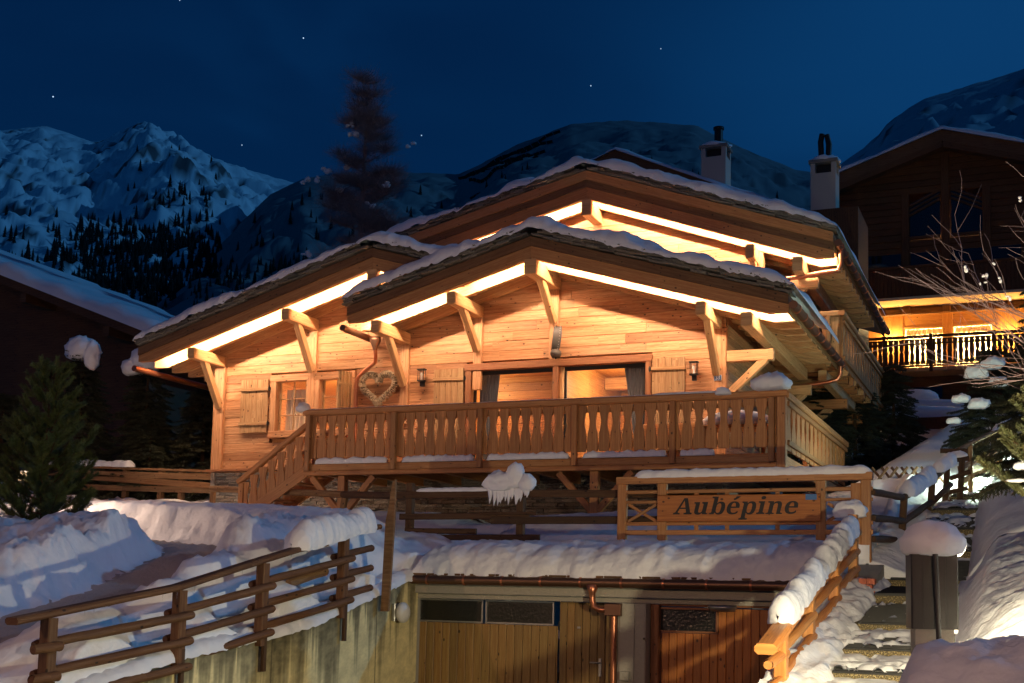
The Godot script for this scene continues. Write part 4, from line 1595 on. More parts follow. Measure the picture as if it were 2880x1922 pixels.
func hill_point(tab: Array, az: float, t: float, r0: float, r1: float, e0: float, rough: float, sd: float, spur_az: float, spur: float) -> Vector3:
	var r := lerpf(r0, r1, t)
	var a := deg_to_rad(az)
	var x := sin(a) * r
	var z := -cos(a) * r
	var ytop := r1 * tan(deg_to_rad(el_at(tab, az)))
	var y0 := r0 * tan(deg_to_rad(e0))
	var k := pow(t, 1.12)
	var y := lerpf(y0, ytop, k)
	var edge := 4.0 * t * (1.0 - t)
	var rid := 1.0 - absf(noise.get_noise_2d(x * 0.0024 + sd, z * 0.0024)) * 2.0
	y += edge * rough * (rid * 0.65 + noise.get_noise_2d(x * 0.009 + sd, z * 0.009) * 0.3)
	y += edge * rough * 0.30 * noise.get_noise_2d(x * 0.026 + sd, z * 0.03)
	y += (0.4 + 0.6 * edge) * rough * 0.10 * noise.get_noise_2d(x * 0.05, z * 0.05 + sd)
	if spur > 0.0:
		var d := az - spur_az - (1.0 - t) * 4.0
		y += spur * exp(-d * d / 5.0) * edge
	return Vector3(x, 2.35 + y, z)

func hill(called: String, label: String, tab: Array, az0: float, az1: float, r0: float, r1: float, e0: float, rough: float, sd: float, spur_az: float, spur: float, nx: int, nz: int, cover := Color(0.82, 0.86, 0.92)) -> void:
	var P := []
	for j in nz + 2:
		var row := []
		var t := minf(j / float(nz), 1.0)
		for i in nx + 1:
			var az := lerpf(az0, az1, i / float(nx))
			var p := hill_point(tab, az, t, r0, r1, e0, rough, sd, spur_az, spur)
			if j == nz + 1:
				p = Vector3(p.x * 1.3, p.y * 0.6, p.z * 1.3)
			row.append(p)
		P.append(row)
	var b := MB.new()
	b.grid(P, false, Vector3.UP)
	# bare rock breaks through where the snow cannot hold
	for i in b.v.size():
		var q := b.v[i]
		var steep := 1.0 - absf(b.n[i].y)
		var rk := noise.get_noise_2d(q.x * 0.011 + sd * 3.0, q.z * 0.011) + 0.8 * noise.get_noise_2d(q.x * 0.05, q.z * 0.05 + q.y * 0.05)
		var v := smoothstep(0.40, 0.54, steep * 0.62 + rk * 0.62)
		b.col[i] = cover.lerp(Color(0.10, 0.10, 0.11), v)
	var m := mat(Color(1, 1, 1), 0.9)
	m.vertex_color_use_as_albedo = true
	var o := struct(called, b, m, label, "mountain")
	o.set_meta("kind", "structure")

var TAB_L := [[-75.0, 17.0], [-60.0, 18.0], [-50.0, 18.6], [-46.2, 18.9], [-44.5, 19.35], [-43.5, 19.2], [-42.4, 18.95], [-41.4, 19.3], [-40.5, 19.85], [-40.0, 19.95], [-39.3, 19.65], [-38.1, 19.2], [-37.0, 18.85], [-35.75, 18.6], [-34.2, 18.3], [-32.5, 18.0], [-28.0, 17.6], [-20.0, 17.0]]
var TAB_M := [[-40.0, 12.0], [-36.5, 15.5], [-34.5, 17.6], [-33.0, 18.4], [-31.0, 18.75], [-28.9, 18.95], [-25.8, 18.95], [-24.5, 19.6], [-23.0, 20.35], [-21.6, 20.85], [-20.5, 21.25], [-18.2, 21.4], [-16.6, 21.3], [-14.6, 21.1], [-12.5, 20.1], [-10.0, 19.05], [-8.0, 18.6], [0.0, 18.0], [10.0, 17.5]]
var TAB_R := [[-16.0, 15.0], [-11.0, 17.6], [-8.2, 19.1], [-7.0, 19.8], [-6.3, 20.3], [-5.9, 20.8], [-5.0, 21.3], [-4.4, 21.6], [-2.9, 21.85], [-1.0, 22.2], [0.0, 22.4], [6.0, 23.5], [14.0, 24.0], [30.0, 22.0], [45.0, 19.0]]

func conifer_mesh(sd: int, layers: int, sides: int) -> ArrayMesh:
	rng.seed = sd
	var b := MB.new()
	for k in layers:
		var y0 := 0.08 + 0.86 * k / layers
		var y1 := minf(1.0, y0 + 1.5 / layers)
		var r := 0.23 * (1.0 - y0) + 0.02
		var ph := rnd(0, TAU)
		for i in sides:
			var a := ph + TAU * i / sides + rnd(-0.15, 0.15)
			var c := ph + TAU * (i + 1) / sides + rnd(-0.15, 0.15)
			var m := (a + c) / 2
			var rr := r * rnd(0.75, 1.15)
			b.tri(Vector3(cos(a) * rr * 0.55, y0 + 0.03, sin(a) * rr * 0.55), Vector3(0, y1, 0), Vector3(cos(m) * rr, y0 - 0.03, sin(m) * rr), Vector2.ZERO, Vector2.ZERO, Vector2.ZERO, Vector3(cos(m), 0.4, sin(m)))
			b.tri(Vector3(cos(c) * rr * 0.55, y0 + 0.03, sin(c) * rr * 0.55), Vector3(0, y1, 0), Vector3(cos(m) * rr, y0 - 0.03, sin(m) * rr), Vector2.ZERO, Vector2.ZERO, Vector2.ZERO, Vector3(cos(m), 0.4, sin(m)))
	return b.mesh(M.forest)

func mountains() -> void:
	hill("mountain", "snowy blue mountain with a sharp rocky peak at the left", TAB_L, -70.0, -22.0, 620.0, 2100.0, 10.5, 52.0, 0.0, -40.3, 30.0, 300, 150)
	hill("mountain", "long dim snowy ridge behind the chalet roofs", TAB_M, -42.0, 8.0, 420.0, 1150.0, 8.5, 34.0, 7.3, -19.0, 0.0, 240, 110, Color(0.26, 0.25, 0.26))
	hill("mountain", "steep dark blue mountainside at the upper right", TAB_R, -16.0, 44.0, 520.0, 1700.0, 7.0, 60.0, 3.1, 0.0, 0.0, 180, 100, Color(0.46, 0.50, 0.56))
	# forest that reads as one mass
	var cm := conifer_mesh(5, 6, 7)
	var ts := []
	rng.seed = 77
	var tries := 0
	while ts.size() < 7000 and tries < 120000:
		tries += 1
		var az := rnd(-68.0, -31.0)
		var t := pow(rng.randf(), 1.5) * 0.62
		var cl := noise.get_noise_2d(az * 0.9, t * 16.0)
		# a tongue of forest reaches up below the peak
		var top := 0.19 + 0.17 * exp(-pow((az + 39.5) / 2.6, 2.0)) + 0.06 * sin(az * 1.3) + 0.10 * cl
		if az > -36.5:
			top -= 0.10
		var p := 1.0 if t < top else 0.05 * exp(-(t - top) * 8.0) + (0.16 if cl > 0.25 and t < top + 0.16 else 0.0)
		if rng.randf() > p:
			continue
		var q := hill_point(TAB_L, az, t, 620.0, 2100.0, 10.5, 52.0, 0.0, -40.3, 30.0)
		var s := rnd(7.0, 14.0)
		ts.append(Transform3D(Basis(Vector3.UP, rnd(0, TAU)).scaled(Vector3(s * 0.9, s, s * 0.9)), q - Vector3(0, 1.0, 0)))
	var fo := scatter("forest", cm, ts, self)
	fo.set_meta("kind", "stuff")
	fo.set_meta("label", "dark conifer forest on the lower slopes of the left mountain")
	fo.set_meta("category", "forest")
	var t2 := []
	tries = 0
	while t2.size() < 2600 and tries < 60000:
		tries += 1
		var az := rnd(-38.0, 2.0)
		var t := rng.randf() * 0.7
		var cl := noise.get_noise_2d(az * 0.9 + 30.0, t * 9.0)
		var top := 0.30 + 0.14 * cl + 0.10 * smoothstep(-24.0, -33.0, az)
		var p := 1.0 if t < top else 0.07
		if rng.randf() > p:
			continue
		var q := hill_point(TAB_M, az, t, 420.0, 1150.0, 8.5, 34.0, 7.3, -19.0, 0.0)
		var s := rnd(5.0, 10.0)
		t2.append(Transform3D(Basis(Vector3.UP, rnd(0, TAU)).scaled(Vector3(s * 0.9, s, s * 0.9)), q - Vector3(0, 0.6, 0)))
	var f2 := scatter("forest", cm, t2, self)
	f2.set_meta("kind", "stuff")
	f2.set_meta("label", "dark conifer forest below the ridge behind the chalet")
	f2.set_meta("category", "forest")
	# snow barriers in lines on the ridge
	for k in 7:
		var bt := thing("snow_barrier", ["topmost", "second from the top", "third from the top", "middle", "third from the bottom", "second from the bottom", "lowest"][k] + " of the seven dark avalanche barriers on the ridge behind the chalet", "barrier", Vector3.ZERO, 0.0, "avalanche barriers on the ridge")
		var t := 0.93 - k * 0.035
		var a0 := -25.8 + k * 0.1
		var a1 := -21.0 - k * 0.35
		var b := MB.new()
		var n := 14
		for i in n:
			var p := hill_point(TAB_M, lerpf(a0, a1, i / float(n)), t, 420.0, 1150.0, 8.5, 34.0, 7.3, -19.0, 0.0)
			var q := hill_point(TAB_M, lerpf(a0, a1, (i + 0.93) / float(n)), t, 420.0, 1150.0, 8.5, 34.0, 7.3, -19.0, 0.0)
			b.beam(p + Vector3(0, 1.9, 0), q + Vector3(0, 1.9, 0), 0.5, 2.6, 0.0)
		part("screen", b, M.forest, bt)

func hillside() -> void:
	# the valley slope from the garden out to the foot of the mountains
	var P := []
	for j in 40:
		var t := j / 39.0
		var r := lerpf(26.0, 640.0, t * t)
		var row := []
		for i in 121:
			var az := lerpf(-78.0, 52.0, i / 120.0)
			var e := lerpf(5.0, 8.0, smoothstep(-36.0, -5.0, az))
			var y := 2.0 + r * tan(deg_to_rad(e)) * lerpf(0.55, 1.0, smoothstep(26.0, 60.0, r)) + 0.9 * noise.get_noise_2d(az * 0.2, r * 0.05)
			if r < 62.0 and az > -14.0:
				y = minf(y, stair_y(-r) - 0.6)
			row.append(Vector3(sin(deg_to_rad(az)) * r, y, -cos(deg_to_rad(az)) * r))
		P.append(row)
	var b := MB.new()
	b.grid(P, false, Vector3.UP)
	struct("hillside", b, M.snow, "dark snowy hillside behind the houses", "hillside")
	# the street behind the viewer
	var rd := MB.new()
	var Q := []
	for j in 30:
		var row := []
		for i in 40:
			var x := lerpf(-60.0, 60.0, i / 39.0)
			var z := lerpf(29.9, 90.0, j / 29.0)
			row.append(Vector3(x, 0.2 - (z - 30.0) * 0.02, z))
		Q.append(row)
	rd.grid(Q, false, Vector3.UP)
	struct("street", rd, M.asphalt, "dark street in front of the garage", "road")

# ---------------------------------------------------------------- garage, fences, steps
const GZ := -17.25

func wall_top_y(z: float) -> float:
	return lerpf(1.13, 2.3, clampf((-9.4 - z) / 6.6, -0.6, 1.2)) + 0.08 * sin(z)

func garage() -> void:
	var g := thing("garage", "concrete garage with a planked door, a smaller orange side door and a snowed-over flat roof", "garage")
	var b := MB.new()
	b.box(Vector3(-5.85, 2.39, GZ - 0.2), Vector3(6.3, 0.13, 0.5), 0.01)
	part("lintel", b, M.plain_concrete, g)
	b = MB.new()
	b.box(Vector3(-5.85, 2.285, GZ - 0.24), Vector3(6.3, 0.07, 0.4), 0.006)
	part("lintel", b, M.plain_concrete, g)
	b = MB.new()
	b.box(Vector3(-5.35, 1.25, GZ - 0.12), Vector3(0.42, 1.99, 0.5), 0.015)
	b.box(Vector3(-5.41, 1.25, GZ + 0.14), Vector3(0.22, 1.99, 0.03), 0.006)
	part("pillar", b, M.plain_concrete, g)
	b = MB.new()
	b.box(Vector3(-2.9, 1.3, GZ - 1.2), Vector3(0.3, 2.1, 2.6))
	part("side_wall", b, M.plain_concrete, g)
	b = MB.new()
	b.box(Vector3(-9.0, 1.3, GZ - 1.2), Vector3(0.2, 2.1, 2.5))
	part("side_wall", b, M.plain_concrete, g)
	b = MB.new()
	b.box(Vector3(-5.85, 1.3, GZ - 2.6), Vector3(6.3, 2.2, 0.2))
	part("back_wall", b, M.plain_concrete, g)
	b = MB.new()
	b.box(Vector3(-5.85, 2.56, GZ - 1.35), Vector3(6.3, 0.2, 2.5))
	part("roof", b, M.plain_concrete, g)
	# garage door: upright boards, a band of two windows on top
	var d := sub("garage_door", g)
	var x := -8.92
	while x < -6.62:
		var w := minf(0.135, -6.6 - x)
		b = MB.new()
		b.tint = shade(0.75, 1.2, 0.06)
		b.beam(Vector3(x + w / 2, 0.3, GZ - 0.24), Vector3(x + w / 2, 1.88, GZ - 0.24), w - 0.006, 0.03, 0.008, Vector3(0, 0, 1), off())
		part("plank", b, M.door, d)
		x += w
	for q in [[-8.92, -7.82], [-7.78, -6.66]]:
		b = MB.new()
		b.box(Vector3((q[0] + q[1]) / 2, 2.23, GZ - 0.22), Vector3(q[1] - q[0], 0.022, 0.03))
		b.box(Vector3((q[0] + q[1]) / 2, 1.9, GZ - 0.22), Vector3(q[1] - q[0], 0.022, 0.03))
		b.box(Vector3(q[0] + 0.012, 2.065, GZ - 0.22), Vector3(0.022, 0.3, 0.03))
		b.box(Vector3(q[1] - 0.012, 2.065, GZ - 0.22), Vector3(0.022, 0.3, 0.03))
		part("window_frame", b, M.steel, d)
		b = MB.new()
		b.box(Vector3((q[0] + q[1]) / 2, 2.065, GZ - 0.24), Vector3(q[1] - q[0] - 0.04, 0.31, 0.02))
		part("pane", b, M.wet_glass, d)
	# wicket beside it
	var wd := sub("wicket_door", g)
	x = -6.58
	while x < -5.62:
		var w := minf(0.12, -5.6 - x)
		b = MB.new()
		b.tint = shade(0.6, 0.85, 0.06)
		b.beam(Vector3(x + w / 2, 0.3, GZ - 0.25), Vector3(x + w / 2, 2.24, GZ - 0.25), w - 0.006, 0.03, 0.008, Vector3(0, 0, 1), off())
		part("plank", b, M.door, wd)
		x += w
	b = MB.new()
	b.box(Vector3(-5.93, 1.3, GZ - 0.225), Vector3(0.045, 0.26, 0.012), 0.004)
	b.tube([Vector3(-5.93, 1.37, GZ - 0.22), Vector3(-5.93, 1.37, GZ - 0.17), Vector3(-6.07, 1.37, GZ - 0.17)], 0.011, 8)
	b.box(Vector3(-6.27, 1.87, GZ - 0.23), Vector3(0.05, 0.03, 0.01))
	part("handle", b, M.steel, wd)
	for y in [1.95, 1.2]:
		b = MB.new()
		b.tube([Vector3(-6.58, y, GZ - 0.22), Vector3(-6.58, y - 0.12, GZ - 0.22)], 0.014, 6)
		part("hinge", b, M.iron, wd)
	# side door
	var sd := sub("side_door", g)
	for q in [[Vector3(-5.07, 1.26, GZ - 0.16), Vector3(0.12, 1.96, 0.16)], [Vector3(-3.12, 1.26, GZ - 0.16), Vector3(0.12, 1.96, 0.16)], [Vector3(-4.1, 2.235, GZ - 0.16), Vector3(1.8, 0.03, 0.16)]]:
		b = MB.new()
		b.box(q[0], q[1], 0.01, off())
		part("frame", b, M.redwood, sd)
	x = -5.0
	while x < -3.2:
		var w := minf(0.118, -3.18 - x)
		var top := 1.84 if x < -4.2 else 2.2
		b = MB.new()
		b.tint = shade(0.8, 1.15, 0.06)
		b.beam(Vector3(x + w / 2, 0.3, GZ - 0.2), Vector3(x + w / 2, top, GZ - 0.2), w - 0.005, 0.03, 0.008, Vector3(0, 0, 1), off())
		part("plank", b, M.door2, sd)
		x += w
	b = MB.new()
	b.box(Vector3(-4.64, 2.19, GZ - 0.18), Vector3(0.94, 0.03, 0.05))
	b.box(Vector3(-4.64, 1.86, GZ - 0.18), Vector3(0.94, 0.03, 0.05))
	b.box(Vector3(-4.18, 2.02, GZ - 0.18), Vector3(0.04, 0.3, 0.05))
	part("window_frame", b, M.redwood, sd)
	b = MB.new()
	b.box(Vector3(-4.62, 2.02, GZ - 0.21), Vector3(0.8, 0.31, 0.02))
	part("pane", b, M.wet_glass, sd)
	# disc lamp under the lintel, switched off
	b = MB.new()
	b.lathe(Vector3(-4.05, 2.235, GZ + 0.06), [Vector2(0.0, 0.02), Vector2(0.19, 0.02), Vector2(0.2, -0.02), Vector2(0.17, -0.07), Vector2(0.0, -0.08)], 24)
	part("ceiling_lamp", b, M.steel, g)
	# meter box, keyhole plate
	b = MB.new()
	b.box(Vector3(-5.42, 1.22, GZ + 0.18), Vector3(0.13, 0.13, 0.08), 0.01)
	b.box(Vector3(-5.40, 1.235, GZ + 0.225), Vector3(0.06, 0.06, 0.012), 0.004)
	part("socket_box", b, M.plain_concrete, g)
	b = MB.new()
	b.lathe(Vector3(-5.155, 1.75, GZ + 0.14), [Vector2(0.0, -0.01), Vector2(0.022, 0.0), Vector2(0.0, 0.02)], 10, Vector3(0, 0, 1))
	part("lock", b, M.steel, g)
	# gutter with brackets, funnel, pipe and rain box
	var gt := sub("gutter", g)
	b = MB.new()
	b.tube([Vector3(-8.95, 2.53, GZ + 0.17), Vector3(-2.6, 2.53, GZ + 0.17)], 0.068, 12)
	part("trough", b, M.old_copper, gt)
	x = -8.6
	while x < -2.7:
		b = MB.new()
		b.tube([Vector3(x, 2.53, GZ + 0.17), Vector3(x + 0.03, 2.53, GZ + 0.17)], 0.079, 10)
		part("bracket", b, M.copper, gt)
		x += 0.62
	b = MB.new()
	b.lathe(Vector3(-5.93, 2.38, GZ + 0.17), [Vector2(0.045, -0.06), Vector2(0.05, 0.0), Vector2(0.1, 0.12), Vector2(0.0, 0.12)], 14)
	part("funnel", b, M.copper, gt)
	b = MB.new()
	b.tube([Vector3(-5.93, 2.42, GZ + 0.17), Vector3(-5.93, 2.28, GZ + 0.17), Vector3(-5.9, 2.19, GZ + 0.17), Vector3(-5.82, 2.15, GZ + 0.17), Vector3(-5.6, 2.14, GZ + 0.17)], 0.045, 12)
	part("elbow", b, M.copper, gt)
	b = MB.new()
	b.box(Vector3(-5.6, 2.15, GZ + 0.17), Vector3(0.24, 0.18, 0.14), 0.012)
	part("rain_box", b, M.old_copper, gt)
	b = MB.new()
	b.tube([Vector3(-5.6, 2.06, GZ + 0.17), Vector3(-5.6, 0.3, GZ + 0.17)], 0.042, 12)
	part("downpipe", b, M.copper, gt)
	for y in [1.88, 1.0]:
		b = MB.new()
		b.tube([Vector3(-5.6, y, GZ + 0.17), Vector3(-5.6, y - 0.04, GZ + 0.17)], 0.054, 12)
		part("bracket", b, M.copper, gt)
	# pan tiles of the roof edge peep out under the snow
	var tl := sub("roof_edge", g)
	x = -8.9
	while x < -2.7:
		b = MB.new()
		b.tint = shade(0.6, 1.2)
		b.beam(Vector3(x + 0.14, 2.615, GZ + 0.16), Vector3(x + 0.14, 2.64, GZ - 0.4), 0.27, 0.03, 0.01, Vector3.UP, off())
		part("tile", b, M.barge, tl)
		x += 0.285
	# the snow on top
	var P := []
	for j in 44:
		var t := j / 43.0
		var row := []
		for i in 121:
			var xx := lerpf(-8.93, -2.55, i / 120.0)
			var zz := lerpf(GZ + 0.16, -19.9, t * t)
			var dz := GZ + 0.16 - zz
			var e := minf(xx + 8.93, -2.55 - xx)
			var rd := sqrt(maxf(0.0, 1.0 - pow(1.0 - clampf(dz / 0.62, 0.0, 1.0), 2.0))) * sqrt(maxf(0.0, 1.0 - pow(1.0 - clampf(e / 0.4, 0.0, 1.0), 2.0)))
			var h := 0.50 + 0.14 * smoothstep(0.5, 2.0, dz) + 0.06 * noise.get_noise_2d(xx * 0.5, zz * 0.5) + 0.04 * noise.get_noise_2d(xx * 1.5, zz * 1.5)
			# ragged underside of the front, sagging in places
			var low := 2.59 + 0.05 * noise.get_noise_2d(xx * 3.5, 1.0) + 0.03 * noise.get_noise_2d(xx * 10.0, 4.0)
			var push := (1.0 - clampf(dz / 0.5, 0.0, 1.0)) * (0.07 * noise.get_noise_2d(xx * 2.2, 5.0 + dz * 3.0) + 0.03 * noise.get_noise_2d(xx * 8.0, dz * 8.0))
			row.append(Vector3(xx, low + rd * h + 0.035 * rd * (1.0 - rd) * noise.get_noise_2d(xx * 7.0, dz * 14.0), zz + push))
		P.append(row)
	b = MB.new()
	b.grid(P, false, Vector3.UP)
	one("garage_snow", b, M.snow_rough, "deep rounded layer of snow on the flat garage roof", "snow")
	# retaining wall on the left
	var rw := thing("retaining_wall", "weather-streaked concrete retaining wall left of the garage door", "wall")
	b = MB.new()
	var n := 220
	for i in n:
		var z0 := lerpf(-6.0, -17.3, i / float(n))
		var z1 := lerpf(-6.0, -17.3, (i + 1) / float(n))
		var t0 := wall_top_y(z0)
		var t1 := wall_top_y(z1)
		var u0 := -z0 / 8.0
		var u1 := -z1 / 8.0
		b.quad(Vector3(-8.86, 0.1, z0), Vector3(-8.86, 0.1, z1), Vector3(-8.86, t1, z1), Vector3(-8.86, t0, z0), Vector2(u0, (t0 - 0.1) / 2.6), Vector2(u1, (t1 - 0.1) / 2.6), Vector2(u1, 0.0), Vector2(u0, 0.0), Vector3(1, 0, 0))
		b.quad(Vector3(-8.86, t0, z0), Vector3(-8.86, t1, z1), Vector3(-9.15, t1, z1), Vector3(-9.15, t0, z0), Vector2(u0, 0), Vector2(u1, 0), Vector2(u1, 0.1), Vector2(u0, 0.1), Vector3.UP)
		b.quad(Vector3(-9.15, 0.1, z0), Vector3(-9.15, 0.1, z1), Vector3(-9.15, t1, z1), Vector3(-9.15, t0, z0), Vector2(u0, 1), Vector2(u1, 1), Vector2(u1, 0.2), Vector2(u0, 0.2), Vector3(-1, 0, 0))
	part("wall_face", b, M.concrete, rw)
	# snow lying along the top of the wall
	var W := []
	for i in 150:
		var z := lerpf(-6.5, -17.2, i / 149.0)
		var row := []
		for k in 13:
			var u := k / 12.0
			var a := PI * 0.5 * minf(u * 2.0, 1.0)
			var out := 0.06 * noise.get_noise_1d(z * 2.0) + 0.04 * noise.get_noise_1d(z * 7.0)
			var hh := 0.15 + 0.05 * noise.get_noise_1d(z * 1.3 + 50.0)
			row.append(Vector3(-8.815 + maxf(out, -0.02) * (1.0 - u) - (1.0 - cos(a)) * 0.16 - maxf(0.0, u - 0.5) * 0.5, wall_top_y(z) - 0.05 + 0.03 * noise.get_noise_1d(z * 9.0) + sin(a) * hh + 0.05 * noise.get_noise_2d(z * 3.0, u * 3.0) * u, z))
		W.append(row)
	b = MB.new()
	b.grid(W, false, Vector3.UP)
	one("wall_snow", b, M.snow_rough, "snow lying along the top of the concrete retaining wall", "snow")
	# round lamp on the end of the wall, unlit
	var gl := thing("globe_lamp", "white unlit globe lamp on the end of the concrete wall beside the garage door", "lamp", Vector3(-8.72, 2.03, -16.55))
	b = MB.new()
	b.blob(Vector3(0.0, 0, 0), Vector3(0.1, 0.155, 0.15), noise, 0.0, 14, 20)
	part("globe", b, M.white_plastic, gl)
	b = MB.new()
	b.box(Vector3(-0.11, 0, 0), Vector3(0.06, 0.26, 0.2), 0.01)
	part("base", b, M.steel, gl)

func log_rail(p: Node3D, a: Vector3, b: Vector3, r: float, m: Material) -> void:
	var k := MB.new()
	k.tint = shade(0.75, 1.25, 0.06)
	var pts := []
	var rr := []
	for i in 9:
		var t := i / 8.0
		pts.append(a.lerp(b, t) + Vector3(rnd(-0.004, 0.004), rnd(-0.004, 0.004), 0))
		rr.append(r * (1.0 + 0.05 * sin(t * 9.0 + a.z)) * (0.8 if i == 0 or i == 8 else 1.0))
	pts.insert(1, a.lerp(b, 0.02)); rr.insert(1, r)
	pts.insert(9, a.lerp(b, 0.98)); rr.insert(9, r)
	k.tube(pts, rr, 12, true, off())
	part("rail", k, m, p)

func fence_y(z: float) -> float:
	var Z := [-8.0, -9.15, -11.37, -12.92, -14.85, -15.9]
	var Y := [1.84, 2.0, 2.32, 2.66, 3.07, 3.27]
	for i in range(1, Z.size()):
		if z >= Z[i]:
			return lerpf(Y[i], Y[i - 1], (z - Z[i]) / (Z[i - 1] - Z[i]))
	return Y[-1]

func rail_snow(called: String, label: String, pts: Array, w: float, h: float, lump: float, freq: float, m: Material) -> void:
	# snow lying on a bar that runs through pts
	var b := MB.new()
	var P := []
	var n := 90
	var L := 0.0
	for i in pts.size() - 1:
		L += (pts[i + 1] - pts[i]).length()
	for k in n + 1:
		var s := L * k / n
		var i := 0
		while i < pts.size() - 2 and s > (pts[i + 1] - pts[i]).length():
			s -= (pts[i + 1] - pts[i]).length()
			i += 1
		var d: Vector3 = (pts[i + 1] - pts[i]).normalized()
		var c: Vector3 = pts[i] + d * s
		var side := d.cross(Vector3.UP).normalized()
		var along := L * k / n
		var e := sqrt(clampf(minf(along, L - along) / 0.14 + 0.004, 0.0, 1.0))
		var hh := h * e * (1.0 + lump * absf(sin(along * freq + 1.3 * noise.get_noise_1d(along * 2.0))) - lump * 0.5 + 0.25 * noise.get_noise_1d(along * 3.0 + c.x))
		var ww := w * e * (1.0 + 0.3 * lump * absf(sin(along * freq)) + 0.15 * noise.get_noise_1d(along * 4.0 + 9.0))
		var row := []
		for j in 15:
			var a := lerpf(-0.35, PI + 0.35, j / 14.0)
			row.append(c + side * cos(a) * ww + Vector3(0, maxf(sin(a), -0.25) * hh, 0) + side * 0.02 * noise.get_noise_2d(along * 6.0, a * 2.0))
		P.append(row)
	b.grid(P, false, Vector3.UP)
	one(called, b, m, label, "snow")

func foreground_fences() -> void:
	# ---- railing on the retaining wall
	var f := thing("wall_railing", "brown wooden railing of posts and round rails on the concrete wall at the lower left", "railing")
	var b := MB.new()
	var zs := [-9.0, -11.4, -12.95, -14.9, -15.95]
	for i in zs.size() - 1:
		b = MB.new()
		b.tint = shade(0.85, 1.1)
		b.beam(Vector3(-8.86, fence_y(zs[i]) + 0.005, zs[i] + 0.006), Vector3(-8.86, fence_y(zs[i + 1]) + 0.005, zs[i + 1] + 0.006), 0.16, 0.07, 0.025, Vector3.UP, off())
		part("hand_rail", b, M.fence, f)
	var pz := [-9.45, -11.43, -13.03, -14.95]
	for i in pz.size():
		var z: float = pz[i]
		b = MB.new()
		b.tint = shade(0.95, 1.35)
		b.beam(Vector3(-8.83, minf(fence_y(z) - 1.05, wall_top_y(z) - 0.35) + 0.25, z), Vector3(-8.83, fence_y(z) - 0.03, z), 0.13, 0.125, 0.012, Vector3(1, 0, 0), off())
		part("post", b, M.fence, f)
		b = MB.new()
		b.box(Vector3(-8.79, wall_top_y(z) - 0.16, z - 0.03), Vector3(0.05, 0.5, 0.06), 0.004)
		part("strap", b, M.oldfence, f)
		for k in 3:
			var dy := 0.3 + 0.285 * k
			if i < pz.size() - 1:
				log_rail(f, Vector3(-8.99, fence_y(z) - dy, z + 0.02), Vector3(-8.72, fence_y(pz[i + 1]) - dy, pz[i + 1] - 0.1), 0.05, M.fence)
			else:
				log_rail(f, Vector3(-8.99, fence_y(z) - dy, z + 0.02), Vector3(-8.88, fence_y(-15.85) - dy, -15.85), 0.05, M.fence)
			if i == 0:
				log_rail(f, Vector3(-8.73, fence_y(z) - dy - 0.02, z + 0.3), Vector3(-8.73, fence_y(z) - dy, z - 0.06), 0.05, M.fence)
	# two short log ends that stick out of the snow behind it
	for q in [[Vector3(-9.15, 2.86, -14.05), Vector3(-9.1, 3.0, -14.95)], [Vector3(-9.15, 2.42, -14.1), Vector3(-9.1, 2.6, -14.95)]]:
		log_rail(f, q[0], q[1], 0.062, M.grey_fence)
	# icicles under the handrail
	b = MB.new()
	for i in 14:
		var z := rnd(-9.6, -14.5)
		var l := rnd(0.03, 0.10)
		b.tube([Vector3(-8.80, fence_y(z) - 0.03, z), Vector3(-8.80, fence_y(z) - 0.03 - l, z)], [0.008, 0.001], 5)
	part("icicles", b, M.glass, f)
	rail_snow("rail_snow", "long lump of snow on the upper end of the wall railing", [Vector3(-8.9, fence_y(-13.75) + 0.03, -13.75), Vector3(-8.9, fence_y(-14.3) + 0.05, -14.3), Vector3(-8.88, fence_y(-15.75) + 0.04, -15.75)], 0.2, 0.27, 0.25, 2.2, M.snow)
	# upright board at the corner of the garage
	b = MB.new()
	b.prism(PackedVector2Array([Vector2(-0.07, 0), Vector2(0.06, 0), Vector2(0.075, 1.35), Vector2(0.055, 1.92), Vector2(0.0, 1.86), Vector2(-0.03, 1.55), Vector2(-0.075, 1.3)]), Vector3(-8.72, 2.05, -15.98), Vector3(1, 0, 0.1), Vector3(0.03, 1, 0), Vector3(0, 0, -1), 0.05, off())
	one("corner_board", b, M.grey_fence, "tall weathered board with a broken tip at the corner of the garage roof", "board")
	# ---- dark fence behind the garage roof
	var df := thing("dark_fence", "dark weathered rail fence behind the garage roof, left of the name sign", "fence")
	for x in [-10.35, -8.2]:
		b = MB.new()
		b.beam(Vector3(x, 2.9, -19.8), Vector3(x, 4.28 if x < -9 else 4.0, -19.8), 0.13, 0.13, 0.012, Vector3(0, 0, 1), off())
		part("post", b, M.oldfence, df)
	for q in [[-10.65, 4.06, -8.1, 4.06, -19.72, 0.13], [-8.3, 4.07, -4.75, 4.02, -19.74, 0.13], [-10.5, 3.67, -8.0, 3.68, -19.7, 0.11], [-8.7, 3.60, -5.5, 3.60, -19.68, 0.13], [-10.4, 3.42, -9.0, 3.41, -19.73, 0.1], [-10.5, 3.30, -7.8, 3.31, -19.7, 0.1], [-8.85, 3.72, -7.85, 3.72, -19.66, 0.05]]:
		b = MB.new()
		b.tint = shade(0.6, 1.5)
		b.beam(Vector3(q[0], q[1], q[4]), Vector3(q[2], q[3], q[4]), 0.05, q[5], 0.012, Vector3.UP, off())
		part("rail", b, M.oldfence, df)
	rail_snow("rail_snow", "thin white line of snow on the dark fence", [Vector3(-10.2, 4.125, -19.72), Vector3(-8.75, 4.12, -19.72)], 0.05, 0.06, 0.1, 2.0, M.snow)
	b = MB.new()
	b.blob(Vector3(-8.5, 4.26, -19.72), Vector3(0.38, 0.2, 0.18), noise, 0.45, 14, 24, -0.7)
